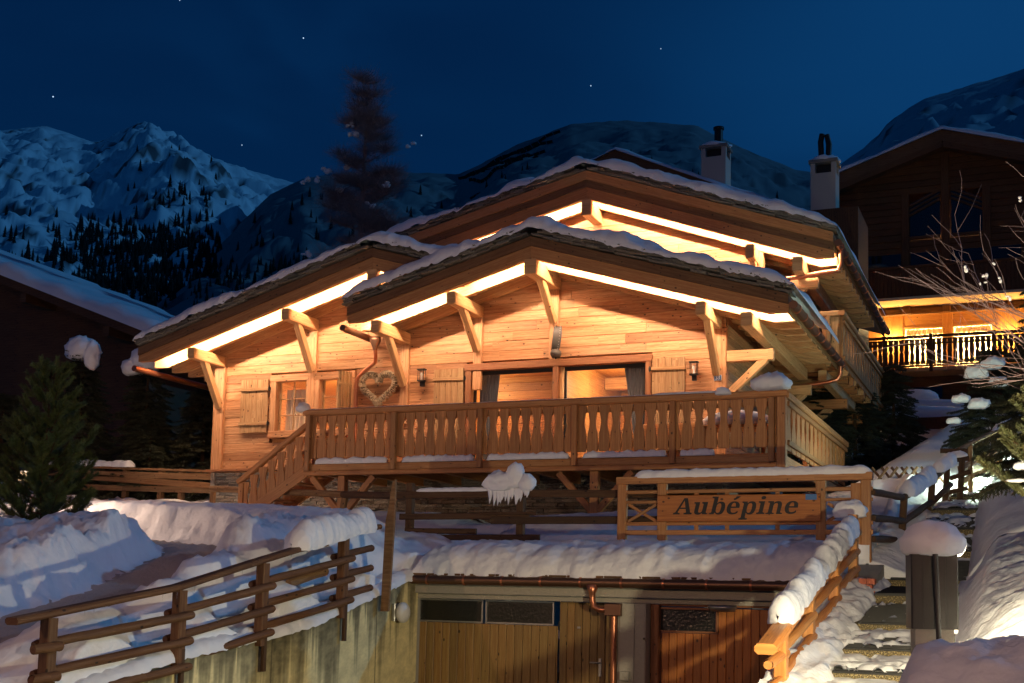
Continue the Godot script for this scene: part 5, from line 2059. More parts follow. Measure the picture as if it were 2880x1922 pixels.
	b.blob(Vector3(-8.28, 4.36, -19.7), Vector3(0.19, 0.22, 0.16), noise, 0.3, 12, 18, -0.8)
	b.blob(Vector3(-8.05, 4.24, -19.7), Vector3(0.16, 0.16, 0.15), noise, 0.3, 12, 18, -0.8)
	for i in 22:
		var x := rnd(-8.75, -8.0)
		var l := rnd(0.06, 0.26)
		b.tube([Vector3(x, 4.14, -19.68), Vector3(x + 0.01, 4.1 - l * 0.5, -19.66), Vector3(x, 4.1 - l, -19.66)], [0.05, 0.028, 0.003], 6)
	one("snow_lump", b, M.snow, "lumpy frozen clump of snow with icicles on the dark fence", "snow")
	# ---- log rails that run back to the left
	var lf := thing("log_fence", "old grey fence of round log rails running in front of the terrace steps", "fence")
	var pp := [Vector3(-17.75, 4.63, -24.0), Vector3(-13.0, 4.28, -22.0), Vector3(-10.45, 4.08, -20.2)]
	for i in 2:
		b = MB.new()
		b.tint = shade(0.8, 1.2)
		b.tube([pp[i] + Vector3(-0.05, 0, 0), pp[i].lerp(pp[i + 1], 0.5), pp[i + 1] + Vector3(0.05, 0, 0)], 0.07, 12, true, off())
		part("rail", b, M.grey_fence if i == 0 else M.oldfence, lf)
	for q in [[Vector3(-17.8, 3.6, -24.02), Vector3(-17.75, 4.6, -24.02)], [Vector3(-13.15, 3.5, -22.05), Vector3(-13.0, 4.3, -22.02)]]:
		b = MB.new()
		b.beam(q[0], q[1], 0.11, 0.11, 0.012, Vector3(0, 0, 1), off())
		part("post", b, M.grey_fence, lf)
	# ---- paddock fence behind the pine
	var bf := thing("paddock_fence", "weathered board fence with square posts between the pine and the chalet", "fence")
	for x in [-22.0, -20.85, -20.2, -24.3]:
		b = MB.new()
		b.tint = shade(0.85, 1.15)
		b.beam(Vector3(x, 4.2, -26), Vector3(x, 5.42 - (x + 22.0) * 0.04, -26), 0.14, 0.14, 0.012, Vector3(0, 0, 1), off())
		part("post", b, M.grey_fence, bf)
	for q in [[-24.6, 5.5, -19.0, 5.24, 0.06], [-24.6, 5.32, -19.0, 5.10, 0.16], [-24.6, 4.95, -22.0, 4.86, 0.15], [-22.0, 4.86, -19.0, 4.76, 0.15], [-24.0, 5.24, -19.2, 4.88, 0.17]]:
		b = MB.new()
		b.tint = shade(0.75, 1.25)
		b.beam(Vector3(q[0], q[1], -25.9), Vector3(q[2], q[3], -25.9), 0.045, q[4], 0.01, Vector3.UP, off())
		part("rail", b, M.grey_fence, bf)
	rail_snow("rail_snow", "snow lying on the paddock fence beside the pine", [Vector3(-24.6, 5.54, -25.95), Vector3(-21.7, 5.43, -25.95)], 0.16, 0.13, 0.3, 3.0, M.snow)
	# ---- handrail of the steps
	var h := thing("stair_railing", "orange-brown wooden railing with round rails beside the garden steps at the lower right", "railing")
	var hy := func(z: float) -> float: return 1.93 + (-12.26 - z) * 0.2314
	b = MB.new()
	b.beam(Vector3(-2.45, hy.call(-12.2) - 0.05, -12.2), Vector3(-2.45, hy.call(-18.62) - 0.05, -18.62), 0.22, 0.11, 0.045, Vector3.UP, off())
	part("hand_rail", b, M.orange, h)
	var hz := [-13.0, -14.68, -16.64, -18.5]
	for i in 4:
		var z: float = hz[i]
		b = MB.new()
		b.tint = shade(0.95, 1.1)
		b.beam(Vector3(-2.45, hy.call(z) - 1.0, z), Vector3(-2.45, hy.call(z) - (0.1 if i < 3 else -0.22), z), 0.17, 0.13, 0.014, Vector3(1, 0, 0), off())
		part("post", b, M.orange, h)
		for k in 3:
			var dy := 0.3 + 0.25 * k
			if i < 3:
				var z2: float = hz[i + 1]
				log_rail(h, Vector3(-2.48, hy.call(z) - dy, z + 0.02), Vector3(-2.40, hy.call(z2) - dy, z2 - 0.06), 0.055, M.orange)
			if i == 0:
				log_rail(h, Vector3(-2.5, hy.call(-12.55) - dy, -12.55), Vector3(-2.42, hy.call(z) - dy, z - 0.1), 0.055, M.orange)
	rail_snow("rail_snow", "bumpy pillow of snow along the handrail of the steps", [Vector3(-2.47, hy.call(-12.95) + 0.02, -12.95), Vector3(-2.47, hy.call(-18.45) + 0.02, -18.45)], 0.135, 0.2, 0.36, 3.7, M.snow)

func sign_fence() -> void:
	var z := -19.6
	var f := thing("sign_fence", "brown timber fence with crossed slats behind the garage roof, carrying the name sign", "fence")
	var b := MB.new()
	for q in [[-6.3, 3.0, 4.25], [-5.62, 3.0, 4.2], [-3.08, 3.0, 4.2], [-2.4, 2.5, 4.24], [-2.55, 2.4, 4.15]]:
		b = MB.new()
		b.tint = shade(0.7, 1.0)
		b.beam(Vector3(q[0], q[1], z), Vector3(q[0], q[2], z), 0.15, 0.12, 0.012, Vector3(0, 0, 1), off())
		part("post", b, M.rail, f)
	for q in [[4.24, 0.12, 0.16, 0.03], [4.05, 0.06, 0.06, 0.0], [3.885, 0.05, 0.06, 0.0], [3.53, 0.06, 0.06, 0.0], [3.385, 0.08, 0.08, 0.0]]:
		b = MB.new()
		b.tint = shade(0.8, 1.0)
		b.beam(Vector3(-6.38, q[0], z + q[3]), Vector3(-2.3, q[0] + 0.02, z + q[3]), q[2], q[1], 0.01, Vector3.UP, off())
		part("rail", b, M.rail, f)
	for q in [[-6.2, -5.72], [-2.98, -2.5]]:
		for s in 2:
			b = MB.new()
			b.tint = shade(0.7, 0.9)
			b.beam(Vector3(q[0], 3.57 if s == 0 else 3.85, z - 0.02 * s), Vector3(q[1], 3.85 if s == 0 else 3.57, z - 0.02 * s), 0.03, 0.05, 0.006, Vector3.UP, off())
			part("cross_slat", b, M.rail, f)
	for x in [-5.05, -4.55, -3.75]:
		b = MB.new()
		b.tint = shade(0.7, 0.9)
		b.beam(Vector3(x, 3.42, z + 0.01), Vector3(x, 4.03, z + 0.01), 0.07, 0.03, 0.006, Vector3(0, 0, 1), off())
		part("slat", b, M.rail, f)
	b = MB.new()
	for i in 40:
		var x := rnd(-6.0, -2.4)
		var l := rnd(0.012, 0.04)
		b.tube([Vector3(x, 4.185, z + 0.1), Vector3(x, 4.185 - l, z + 0.1)], [0.006, 0.001], 4)
	part("icicles", b, M.glass, f)
	rail_snow("rail_snow", "white roll of snow on the top rail above the name sign", [Vector3(-6.1, 4.3, z + 0.03), Vector3(-2.3, 4.32, z + 0.03)], 0.1, 0.11, 0.12, 1.5, M.snow)
	# the sign
	var s := thing("name_sign", "long orange-brown wooden board with the dark carved name Aubépine", "sign", Vector3(-4.37, 3.775, z + 0.1))
	b = MB.new()
	b.box(Vector3.ZERO, Vector3(2.6, 0.43, 0.045), 0.012, off())
	part("board", b, M.sign, s)
	text("Aubépine", 0.285, s, Vector3(-0.03, 0.0, 0.026), M.letter, true, true, 2.06, 0.37)
	b = MB.new()
	b.box(Vector3(1.16, 0.165, 0.026), Vector3(0.17, 0.09, 0.008), 0.002)
	part("blue_tag", b, M.blue, s)
	# snow heap caught at the corner
	b = MB.new()
	b.blob(Vector3(-2.62, 3.72, z + 0.15), Vector3(0.26, 0.17, 0.2), noise, 0.4, 12, 18, -0.6)
	one("snow_lump", b, M.snow, "lump of snow on the crossed slats right of the name sign", "snow")

func stairs_right() -> void:
	var st := thing("garden_steps", "garden steps of exposed-aggregate concrete with ribbed black mats climbing at the right", "steps")
	var N := [[-9.9, 0.7], [-10.9, 0.92], [-11.85, 1.14], [-12.8, 1.36], [-13.72, 1.58], [-14.62, 1.80], [-15.81, 2.07], [-17.48, 2.43], [-19.42, 2.67], [-20.6, 3.15], [-21.6, 3.55], [-22.6, 3.94], [-24.2, 4.3], [-25.9, 4.7], [-27.6, 5.05]]
	for i in N.size() - 1:
		var z0: float = N[i][0]
		var y0: float = N[i][1]
		var z1: float = N[i + 1][0]
		var y1: float = N[i + 1][1] - 0.115
		var xl := -2.1 if i < 9 else lerpf(-2.0, -1.35, (i - 9) / 4.0)
		var xr := -0.9 if i < 9 else -0.75
		var s := sub("step", st)
		var b := MB.new()
		b.prism(PackedVector2Array([Vector2(0, -0.6), Vector2(0, 0), Vector2(z0 - z1, y1 - y0), Vector2(z0 - z1, -0.6)]), Vector3(xl, y0, z0), Vector3(0, 0, -1), Vector3(0, 1, 0), Vector3(1, 0, 0), xr - xl)
		part("block", b, M.aggregate, s)
		b = MB.new()
		var L := z0 - z1 - 0.12
		var d := Vector3(0, y1 - y0, z1 - z0).normalized()
		var ribs := int(L / 0.075)
		b.beam(Vector3((xl + xr) / 2, y0 + 0.012, z0 - 0.02), Vector3((xl + xr) / 2, y0 + 0.012, z0 - 0.02) + d * L, xr - xl - 0.12, 0.024, 0.004)
		for k in ribs:
			var c := Vector3(0, y0 + 0.03, z0 - 0.04) + d * (L * (k + 0.5) / ribs)
			b.beam(Vector3(xl + 0.07, c.y, c.z), Vector3(xr - 0.07, c.y, c.z), 0.03, 0.016, 0.004)
		part("mat", b, M.rubber, s)
	# snow left on the treads
	for q in [[4, 0.7], [5, 0.55], [3, 0.8], [6, 0.12], [11, 0.6], [12, 0.75], [13, 0.9], [9, 0.35], [10, 0.45]]:
		var i: int = q[0]
		var b := MB.new()
		var P := []
		var xl := -2.12 if i < 9 else lerpf(-2.0, -1.35, (i - 9) / 4.0)
		for j in 17:
			var row := []
			for k in 25:
				var u := j / 16.0
				var x := lerpf(xl, -0.88, k / 24.0)
				var zz := lerpf(N[i][0] - 0.05, N[i + 1][0] + 0.01, u)
				var base: float = lerpf(N[i][1], N[i + 1][1] - 0.115, (N[i][0] - zz) / (N[i][0] - N[i + 1][0]))
				var c: float = q[1] + 0.9 * noise.get_noise_2d(x * 2.4, zz * 2.4) + 0.5 * noise.get_noise_2d(x * 8.0, zz * 8.0) - 0.42 + 0.3 * u
				row.append(Vector3(x, base + clampf(c * 0.16, -0.02, 0.075), zz))
			P.append(row)
		b.grid(P, false, Vector3.UP)
		one("tread_snow", b, M.snow, ["", "", "", "snow left on the lowest visible garden step", "snow on the second garden step from below", "snow patches on the third garden step from below", "scraps of snow on the black mat beside the bollard box", "", "", "packed snow on the dark steps above the bollard box", "packed snow on the step below the dark upper steps", "packed snow on the lower of the upper garden steps", "packed snow on the middle upper garden step", "bright snow on the highest garden step under the tube lamp"][i], "snow", "snow on the garden steps")
	# snow strip at the foot of the railing
	var P := []
	for i in 90:
		var z := lerpf(-11.0, -19.3, i / 89.0)
		var row := []
		for k in 12:
			var u := k / 11.0
			var x := lerpf(-2.62, -2.02 + 0.07 * noise.get_noise_1d(z * 2.0), u)
			row.append(Vector3(x, stair_y(z) - 0.06 + 0.22 * sqrt(maxf(0.0, 1.0 - u * u)) + 0.09 * noise.get_noise_2d(x * 4.0, z * 3.0), z))
		P.append(row)
	var sb := MB.new()
	sb.grid(P, false, Vector3.UP)
	one("edge_snow", sb, M.snow_rough, "bright snow along the foot of the stair railing", "snow")
	var ew := MB.new()
	ew.prism(PackedVector2Array([Vector2(0, -1.2), Vector2(0, 0.0), Vector2(8.4, 1.95), Vector2(8.4, -1.0)]), Vector3(-2.58, 0.95, -11.0), Vector3(0, 0, -1), Vector3(0, 1, 0), Vector3(1, 0, 0), 0.46)
	one("stair_wall", ew, M.plain_concrete, "low concrete side wall of the garden steps under the stair railing", "wall")
	# red brick pier at the top of the railing
	var pr := thing("brick_pier", "small reddish pier at the upper end of the stair railing", "pier", Vector3(-2.2, 2.33, -17.9))
	for i in 4:
		for k in 2:
			var b := MB.new()
			b.tint = shade(0.8, 1.2)
			b.box(Vector3(-0.055 + k * 0.11 + (0.02 if i % 2 else -0.02), 0.04 + i * 0.085, 0), Vector3(0.105, 0.078, 0.2), 0.006)
			part("brick", b, M.red_brick, pr)
	# boulder and tube lamp above
	var bo := MB.new()
	bo.blob(Vector3(-0.98, 4.9, -26.9), Vector3(0.42, 0.24, 0.3), noise, 0.55, 12, 18)
	one("boulder", bo, M.rock, "mossy boulder in the bright snow at the head of the steps", "boulder")
	var tl := thing("tube_lamp", "short bright fluorescent tube under the handrail at the head of the steps", "lamp", Vector3(-1.15, 5.05, -25.3))
	var tb := MB.new()
	tb.tube([Vector3(-0.12, -0.09, 0.1), Vector3(0.14, 0.12, -0.15)], 0.02, 8)
	part("tube", tb, glow(Color(0.9, 1.0, 0.92), 8.0), tl)
	var th := MB.new()
	th.beam(Vector3(-0.13, -0.055, 0.1), Vector3(0.15, 0.155, -0.15), 0.05, 0.02, 0.003)
	part("housing", th, M.steel, tl)
	omni("tube_light", Vector3(-1.0, 5.02, -25.45), Color(0.9, 1.0, 0.9), 8.0, 0.06)
	# grey bollard box with its pole and cap of snow
	var mb := thing("bollard_box", "dark grey metal box on a pale footing beside the steps", "box", Vector3(-0.72, 2.0, -9.65), deg_to_rad(14))
	var b := MB.new()
	b.box(Vector3(0, 0.43, 0), Vector3(0.33, 0.54, 0.26), 0.01)
	part("body", b, M.box_grey, mb)
	for x in [-0.08, 0.0, 0.08]:
		b = MB.new()
		b.box(Vector3(x, 0.43, 0.132), Vector3(0.006, 0.5, 0.006))
		part("seam", b, M.iron, mb)
	b = MB.new()
	b.box(Vector3(0, 0.05, 0), Vector3(0.27, 0.24, 0.22), 0.01)
	part("footing", b, M.plain_concrete, mb)
	b = MB.new()
	b.tube([Vector3(0.01, -0.1, 0.24), Vector3(-0.01, 0.7, 0.22)], 0.019, 10)
	part("pole", b, M.box_grey, mb)
	b = MB.new()
	b.blob(Vector3(-0.71, 2.78, -9.65), Vector3(0.225, 0.175, 0.2), noise, 0.16, 16, 28, -0.45)
	one("snow_mound", b, M.snow, "domed cap of snow on the grey bollard box", "snow")
	# lamp that stands behind it
	var lp := thing("path_lamp", "low white path lamp hidden behind the bollard box", "lamp", Vector3(-0.62, 2.12, -10.15))
	b = MB.new()
	b.lathe(Vector3.ZERO, [Vector2(0.03, -0.4), Vector2(0.03, 0.0), Vector2(0.05, 0.0)], 10)
	part("stem", b, M.iron, lp)
	b = MB.new()
	b.lathe(Vector3(0, 0.0, 0), [Vector2(0.0, 0.0), Vector2(0.05, 0.005), Vector2(0.055, 0.08), Vector2(0.045, 0.14), Vector2(0.0, 0.15)], 14)
	part("lamp_glass", b, glow(Color(1.0, 0.95, 0.8), 3.0), lp)
	omni("path_light", Vector3(-0.62, 2.2, -10.15), Color(1.0, 0.93, 0.76), 24.0, 0.05, 40.0)
	# ---- fences further up
	var uf := thing("upper_stair_fence", "snow-laden dark log fence bending up beside the upper garden steps", "fence")
	var pts := [Vector3(-2.3, 4.02, -19.6), Vector3(-2.02, 4.06, -21.3), Vector3(-1.7, 4.5, -23.0), Vector3(-1.42, 4.88, -23.8), Vector3(-1.5, 5.2, -24.2)]
	for i in 3:
		log_rail(uf, pts[i], pts[i + 1], 0.055, M.oldfence)
		log_rail(uf, pts[i] - Vector3(0, 0.4, 0), pts[i + 1] - Vector3(0, 0.38, 0), 0.055, M.oldfence)
		log_rail(uf, pts[i] - Vector3(0, 0.72, 0), pts[i + 1] - Vector3(0, 0.7, 0), 0.055, M.oldfence)
	for p in [pts[1], pts[2], Vector3(-1.5, 4.85, -23.9), Vector3(-1.25, 5.05, -24.1)]:
		b = MB.new()
		b.beam(p - Vector3(0.05, 1.0, 0), p + Vector3(0.02, 0.04, 0), 0.11, 0.11, 0.012, Vector3(0, 0, 1), off())
		part("post", b, M.oldfence, uf)
	for q in [[Vector3(-1.62, 5.15, -24.1), Vector3(-1.14, 5.14, -24.15)], [Vector3(-1.55, 4.95, -24.05), Vector3(-1.12, 5.0, -24.1)], [Vector3(-1.45, 4.62, -24.0), Vector3(-1.1, 4.75, -24.05)], [Vector3(-1.5, 4.36, -24.0), Vector3(-1.15, 4.45, -24.05)]]:
		b = MB.new()
		b.beam(q[0], q[1], 0.05, 0.09, 0.01, Vector3.UP, off())
		part("rail", b, M.oldfence, uf)
	rail_snow("rail_snow", "rounded snow on the bent log fence beside the upper steps", [Vector3(-2.0, 4.1, -21.4), Vector3(-1.7, 4.55, -23.0)], 0.13, 0.19, 0.4, 3.0, M.snow)
	rail_snow("rail_snow", "small roll of snow on the post where the log fence turns", [Vector3(-1.66, 4.66, -23.2), Vector3(-1.36, 4.94, -23.8)], 0.12, 0.16, 0.4, 4.0, M.snow)
	rail_snow("rail_snow", "snow on the short crossbar beside the tube lamp", [Vector3(-1.6, 5.0, -24.04), Vector3(-1.14, 5.05, -24.1)], 0.08, 0.1, 0.3, 5.0, M.snow)
	var tf := thing("ramp_railing", "long pale handrail climbing to the right above the tube lamp", "railing")
	for q in [[0.0, 0.035], [-0.36, 0.05], [-0.62, 0.045]]:
		b = MB.new()
		b.beam(Vector3(-1.3, 5.18 + q[0], -24.2), Vector3(0.2, 6.35 + q[0] * 1.1, -27.0), 0.06, q[1] * 2.0, 0.012, Vector3.UP, off())
		part("rail", b, M.grey_fence, tf)
	for t in [0.12, 0.6, 0.98]:
		var p: Vector3 = Vector3(-1.3, 5.18, -24.2).lerp(Vector3(0.2, 6.35, -27.0), t)
		b = MB.new()
		b.beam(p - Vector3(0, 1.1, 0), p, 0.09, 0.09, 0.012, Vector3(0, 0, 1), off())
		part("post", b, M.grey_fence, tf)
	rail_snow("rail_snow", "strip of snow on the climbing handrail above the tube lamp", [Vector3(-0.75, 5.64, -25.2), Vector3(-0.25, 6.04, -26.1)], 0.05, 0.06, 0.3, 5.0, M.snow)
	var lt := thing("lattice_fence", "low dark lattice fence in the snow left of the upper steps", "fence")
	for i in 7:
		for s in [-1.0, 1.0]:
			b = MB.new()
			var x := -2.9 + i * 0.19
			b.beam(Vector3(x - s * 0.16, 4.62, -25.9 + 0.02 * s), Vector3(x + s * 0.16, 5.05, -25.9 + 0.02 * s), 0.03, 0.05, 0.006, Vector3.UP, off())
			part("slat", b, M.oldfence, lt)

# ---------------------------------------------------------------- neighbouring houses
func slab_roof(p: Node3D, called: String, ridge: Vector2, l: Vector2, r: Vector2, zf: float, zb: float, th: float, m: Material) -> void:
	for q in [[l, ridge], [ridge, r]]:
		var a: Vector2 = q[0]
		var b: Vector2 = q[1]
		var k := MB.new()
		k.tint = shade(0.9, 1.1)
		k.prism(PackedVector2Array([a, b, b + Vector2(0, th), a + Vector2(0, th)]), Vector3(0, 0, zf), Vector3(1, 0, 0), Vector3(0, 1, 0), Vector3(0, 0, -1), zf - zb, off())
		part(called, k, m, p)

func slab_snow(label: String, ridge: Vector2, l: Vector2, r: Vector2, zf: float, zb: float, th: float, T: float) -> void:
	var P := []
	var zs := [zf + 0.15, zf + 0.13, zf + 0.08, zf, zf - 0.15, zf - 0.4, zf - 0.9, zf - 2.0, zf - 4.0, zb]
	for z in zs:
		var row := []
		for i in 81:
			var x := lerpf(l.x - 0.1, r.x + 0.1, i / 80.0)
			var y := lerpf(l.y, ridge.y, (x - l.x) / (ridge.x - l.x)) if x < ridge.x else lerpf(ridge.y, r.y, (x - ridge.x) / (r.x - ridge.x))
			var e := minf(x - l.x + 0.1, r.x + 0.1 - x)
			var f: float = zf + 0.15 - z
			var rd := sqrt(maxf(0.0, 1.0 - pow(1.0 - clampf(f / 0.5, 0.0, 1.0), 2.0))) * sqrt(maxf(0.0, 1.0 - pow(1.0 - clampf(e / 0.5, 0.0, 1.0), 2.0)))
			row.append(Vector3(x, y + th - 0.02 + rd * T * (1.0 + 0.5 * noise.get_noise_2d(x * 0.6, z * 0.3 + zf)), z))
		P.append(row)
	var b := MB.new()
	b.grid(P, false, Vector3.UP)
	one("roof_snow", b, M.snow, label, "snow")

func chimney(called: String, label: String, at: Vector3, w: float, h: float, d: float) -> Node3D:
	var c := thing(called, label, "chimney", at)
	var b := MB.new()
	b.box(Vector3(0, h * 0.36, 0), Vector3(w, h * 0.72, d), 0.02)
	part("shaft", b, M.plaster, c)
	for q in [[-0.5, -0.5], [0.5, -0.5], [-0.5, 0.5], [0.5, 0.5]]:
		b = MB.new()
		b.box(Vector3(q[0] * w * 0.82, h * 0.81, q[1] * d * 0.82), Vector3(w * 0.18, h * 0.18, d * 0.18))
		part("pillar", b, M.plaster, c)
	b = MB.new()
	b.box(Vector3(0, h * 0.8, 0), Vector3(w * 0.6, h * 0.16, d * 0.6))
	part("flue", b, M.black, c)
	b = MB.new()
	b.box(Vector3(0, h * 0.925, 0), Vector3(w * 1.14, h * 0.06, d * 1.14), 0.02)
	part("cap", b, M.stone, c)
	b = MB.new()
	b.blob(at + Vector3(0, h * 0.96, 0), Vector3(w * 0.62, h * 0.10, d * 0.62), noise, 0.25, 9, 18, -0.2)
	one("snow_mound", b, M.snow, "pillow of snow on the " + ("chimney with a single round flue" if w > 0.96 else "chimney with the two dark forked flues"), "snow")
	return c

func neighbours() -> void:
	# ---- big dark house at the right
	var h := thing("dark_house", "big dark timber house at the right with gable windows and a lit lower balcony", "house")
	var z := -56.0
	var ri := Vector2(-3.45, 22.15)
	var le := Vector2(-8.85, 20.35)
	var re := Vector2(3.4, 20.0)
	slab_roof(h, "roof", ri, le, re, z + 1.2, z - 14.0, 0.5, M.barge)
	for q in [[le, ri], [ri, re]]:
		var v := MB.new()
		v.beam(Vector3(q[0].x, q[0].y - 0.14, z + 1.15), Vector3(q[1].x, q[1].y - 0.14, z + 1.15), 0.12, 0.26, 0.0, Vector3.UP, off())
		part("verge_board", v, M.house_r, h)
	slab_snow("thin snow on the roof of the big dark house at the right", ri, le, re, z + 1.2, z - 13.8, 0.5, 0.3)
	# boarded gable, split round the windows
	var gw := sub("gable_wall", h)
	var y := 14.9
	while y < 22.0:
		var y1 := y + 0.30
		var xa := -8.5
		var xb := 3.0
		if y > 20.2:
			xa = lerpf(le.x, ri.x, (y - le.y) / (ri.y - le.y))
			xb = lerpf(re.x, ri.x, (y - re.y) / (ri.y - re.y))
		var segs := [[xa, xb]]
		if y1 > 18.3 and y < 20.3:
			segs = [[xa, -5.05], [-1.8, xb]]
		for s in segs:
			if s[1] - s[0] < 0.1:
				continue
			var b := MB.new()
			b.tint = shade(0.7, 1.3, 0.08)
			b.beam(Vector3(s[0], (y + y1) / 2, z - 0.1), Vector3(s[1], (y + y1) / 2, z - 0.1), 0.2, y1 - y - 0.015, 0.02, Vector3.UP, off())
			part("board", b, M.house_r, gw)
		y = y1
	for x in [-3.43, -8.4, -5.1, -1.75]:
		var b := MB.new()
		b.beam(Vector3(x, 14.9, z + 0.06), Vector3(x, 21.9 if x == -3.43 else 20.3, z + 0.06), 0.34, 0.14, 0.02, Vector3(0, 0, 1), off())
		part("post", b, M.house_r, h)
	for q in [[-4.95, -3.65, 1.0], [-3.2, -1.88, -1.0]]:
		var w := sub("gable_window", h)
		var xa: float = q[0]
		var xb: float = q[1]
		var ya := 19.85 if q[2] > 0.0 else 20.5
		var yb := 20.5 if q[2] > 0.0 else 19.85
		var b := MB.new()
		b.prism(PackedVector2Array([Vector2(xa, 18.3), Vector2(xb, 18.3), Vector2(xb, yb), Vector2(xa, ya)]), Vector3(0, 0, z - 0.06), Vector3(1, 0, 0), Vector3(0, 1, 0), Vector3(0, 0, -1), 0.03)
		part("pane", b, M.dark_glass, w)
		for k in 3:
			b = MB.new()
			var dy := 0.12 + 0.2 * k
			b.beam(Vector3(xa, ya - dy, z - 0.02), Vector3(xb, yb - dy, z - 0.02), 0.05, 0.09, 0.0, Vector3.UP, off())
			part("slat", b, M.dark_house, w)
		b = MB.new()
		b.beam(Vector3(xa, 18.3, z), Vector3(xb, 18.3, z), 0.12, 0.14, 0.01, Vector3.UP, off())
		part("sill", b, M.house_r, w)
	# middle floor: dim windows behind a boarded balcony
	for q in [[-7.2, -5.3], [-4.9, -3.7], [-3.2, -0.4]]:
		var b := MB.new()
		b.box(Vector3((q[0] + q[1]) / 2, 17.25, z + 0.02), Vector3(q[1] - q[0], 0.75, 0.03))
		part("window", b, M.dark_glass, h)
	var mb := sub("middle_balcony", h)
	var x := -8.2
	while x < 2.6:
		var b := MB.new()
		b.tint = shade(0.8, 1.2, 0.08)
		b.beam(Vector3(x, 15.4, z + 1.3), Vector3(x, 16.6, z + 1.3), 0.155, 0.05, 0.01, Vector3(0, 0, 1), off())
		part("board", b, M.dark_house, mb)
		x += 0.17
	var tb := MB.new()
	tb.beam(Vector3(-8.3, 16.68, z + 1.3), Vector3(2.7, 16.68, z + 1.3), 0.16, 0.12, 0.02, Vector3.UP, off())
	part("top_rail", tb, M.dark_house, mb)
	# the porch below it: cream ceiling, wooden wall, two lit windows
	var po := sub("porch", h)
	var b2 := MB.new()
	b2.box(Vector3(-2.8, 15.3, z + 0.1), Vector3(11.0, 0.12, 2.6))
	part("ceiling", b2, M.cream, po)
	for q in [[Vector3(-6.6, 13.6, z - 0.9), Vector3(2.0, 3.3, 0.2)], [Vector3(-5.55, 13.6, z - 0.88), Vector3(0.5, 3.3, 0.22)], [Vector3(-3.45, 13.6, z - 0.88), Vector3(0.42, 3.3, 0.22)], [Vector3(-0.6, 13.6, z - 0.9), Vector3(1.9, 3.3, 0.22)], [Vector3(-3.4, 14.85, z - 0.9), Vector3(4.2, 0.7, 0.18)], [Vector3(1.8, 13.6, z - 0.9), Vector3(2.8, 3.3, 0.2)]]:
		var k := MB.new()
		k.tint = shade(0.9, 1.1)
		k.box(q[0], q[1], 0.02, off())
		part("wall_panel", k, M.interior, po)
	var room := MB.new()
	room.box(Vector3(-3.4, 13.6, z - 4.0), Vector3(6.0, 3.3, 0.1))
	part("room_wall", room, M.cream, po)
	for q in [[-5.25, -3.62], [-3.2, -1.62]]:
		var w := sub("lit_window", h)
		pane(w, q[0], q[1], 12.4, 14.5, z - 0.9)
		var k := MB.new()
		k.box(Vector3((q[0] + q[1]) / 2, 14.46, z - 0.84), Vector3(q[1] - q[0] + 0.16, 0.1, 0.12), 0.01, off())
		part("frame", k, M.spruce, w)
		for xx in [q[0] - 0.03, q[1] + 0.03]:
			k = MB.new()
			k.box(Vector3(xx, 13.45, z - 0.84), Vector3(0.1, 1.9, 0.1), 0.01, off())
			part("frame", k, M.spruce, w)
		curtain("valance", w, q[0] + 0.05, q[1] - 0.05, 14.18, 14.42, z - 1.05, M.curtain_light)
	omni("house_light", Vector3(-4.4, 14.4, z - 2.6), Color(1.0, 0.85, 0.58), 55.0, 0.15)
	omni("house_light", Vector3(-2.3, 14.4, z - 2.6), Color(1.0, 0.85, 0.58), 55.0, 0.15)
	for q in [[Vector3(-5.72, 13.85, z - 0.6), "bright wall lamp on the porch of the dark house, beside the chalet eave"], [Vector3(-1.0, 13.75, z - 0.6), "bright wall lamp on the porch of the dark house, behind the conifer"]]:
		var l := thing("porch_lamp", q[1], "lamp", q[0], 0.0, "porch lamps of the dark house")
		var k := MB.new()
		k.lathe(Vector3(0, -0.1, 0), [Vector2(0.0, 0.0), Vector2(0.09, 0.01), Vector2(0.12, 0.2), Vector2(0.0, 0.24)], 12)
		part("lamp_glass", k, glow(Color(1.0, 0.82, 0.45), 5.0), l)
		k = MB.new()
		k.box(Vector3(0, 0.0, -0.14), Vector3(0.1, 0.2, 0.14), 0.01)
		part("bracket", k, M.iron, l)
		omni("porch_light", q[0] + Vector3(0, 0.02, 0), Color(1.0, 0.80, 0.45), 7.0, 0.08)
	# lower balcony with cut-out boards
	var lb := sub("lower_balcony", h)
	var bs := []
	for v in 2:
		var k := MB.new()
		var P := PackedVector2Array()
		for p in [[0.0, 0.105], [0.12, 0.105], [0.14, 0.085], [0.42, 0.085], [0.5, 0.105 if v == 0 else 0.04], [0.58, 0.085], [0.84, 0.085], [0.86, 0.105], [0.9, 0.085], [0.94, 0.105], [1.0, 0.105]]:
			P.append(Vector2(p[0] * 1.1, p[1]))
		var Q := PackedVector2Array()
		for i in P.size():
			Q.append(Vector2(P[i].x, -P[i].y))
		for i in range(P.size() - 1, -1, -1):
			Q.append(P[i])
		k.prism(Q, Vector3.ZERO, Vector3(0, 1, 0), Vector3(1, 0, 0), Vector3(0, 0, -1), 0.04)
		bs.append(k.mesh(M.dark_house))
	for i in 40:
		piece("board", bs[i % 2], lb, Transform3D(Basis.IDENTITY, Vector3(-7.6 + i * 0.218, 12.42, z + 1.3)))
	for q in [[13.62, 0.12], [13.3, 0.07], [12.36, 0.08]]:
		var k := MB.new()
		k.beam(Vector3(-7.8, q[0], z + 1.28), Vector3(1.3, q[0], z + 1.28), 0.12, q[1], 0.01, Vector3.UP, off())
		part("rail", k, M.dark_house, lb)
	for xx in [-5.9, -4.0, -1.5]:
		var k := MB.new()
		k.beam(Vector3(xx, 12.1, z + 1.36), Vector3(xx, 13.7, z + 1.36), 0.14, 0.12, 0.01, Vector3(0, 0, 1), off())
		part("post", k, M.dark_house, lb)
	var fl := MB.new()
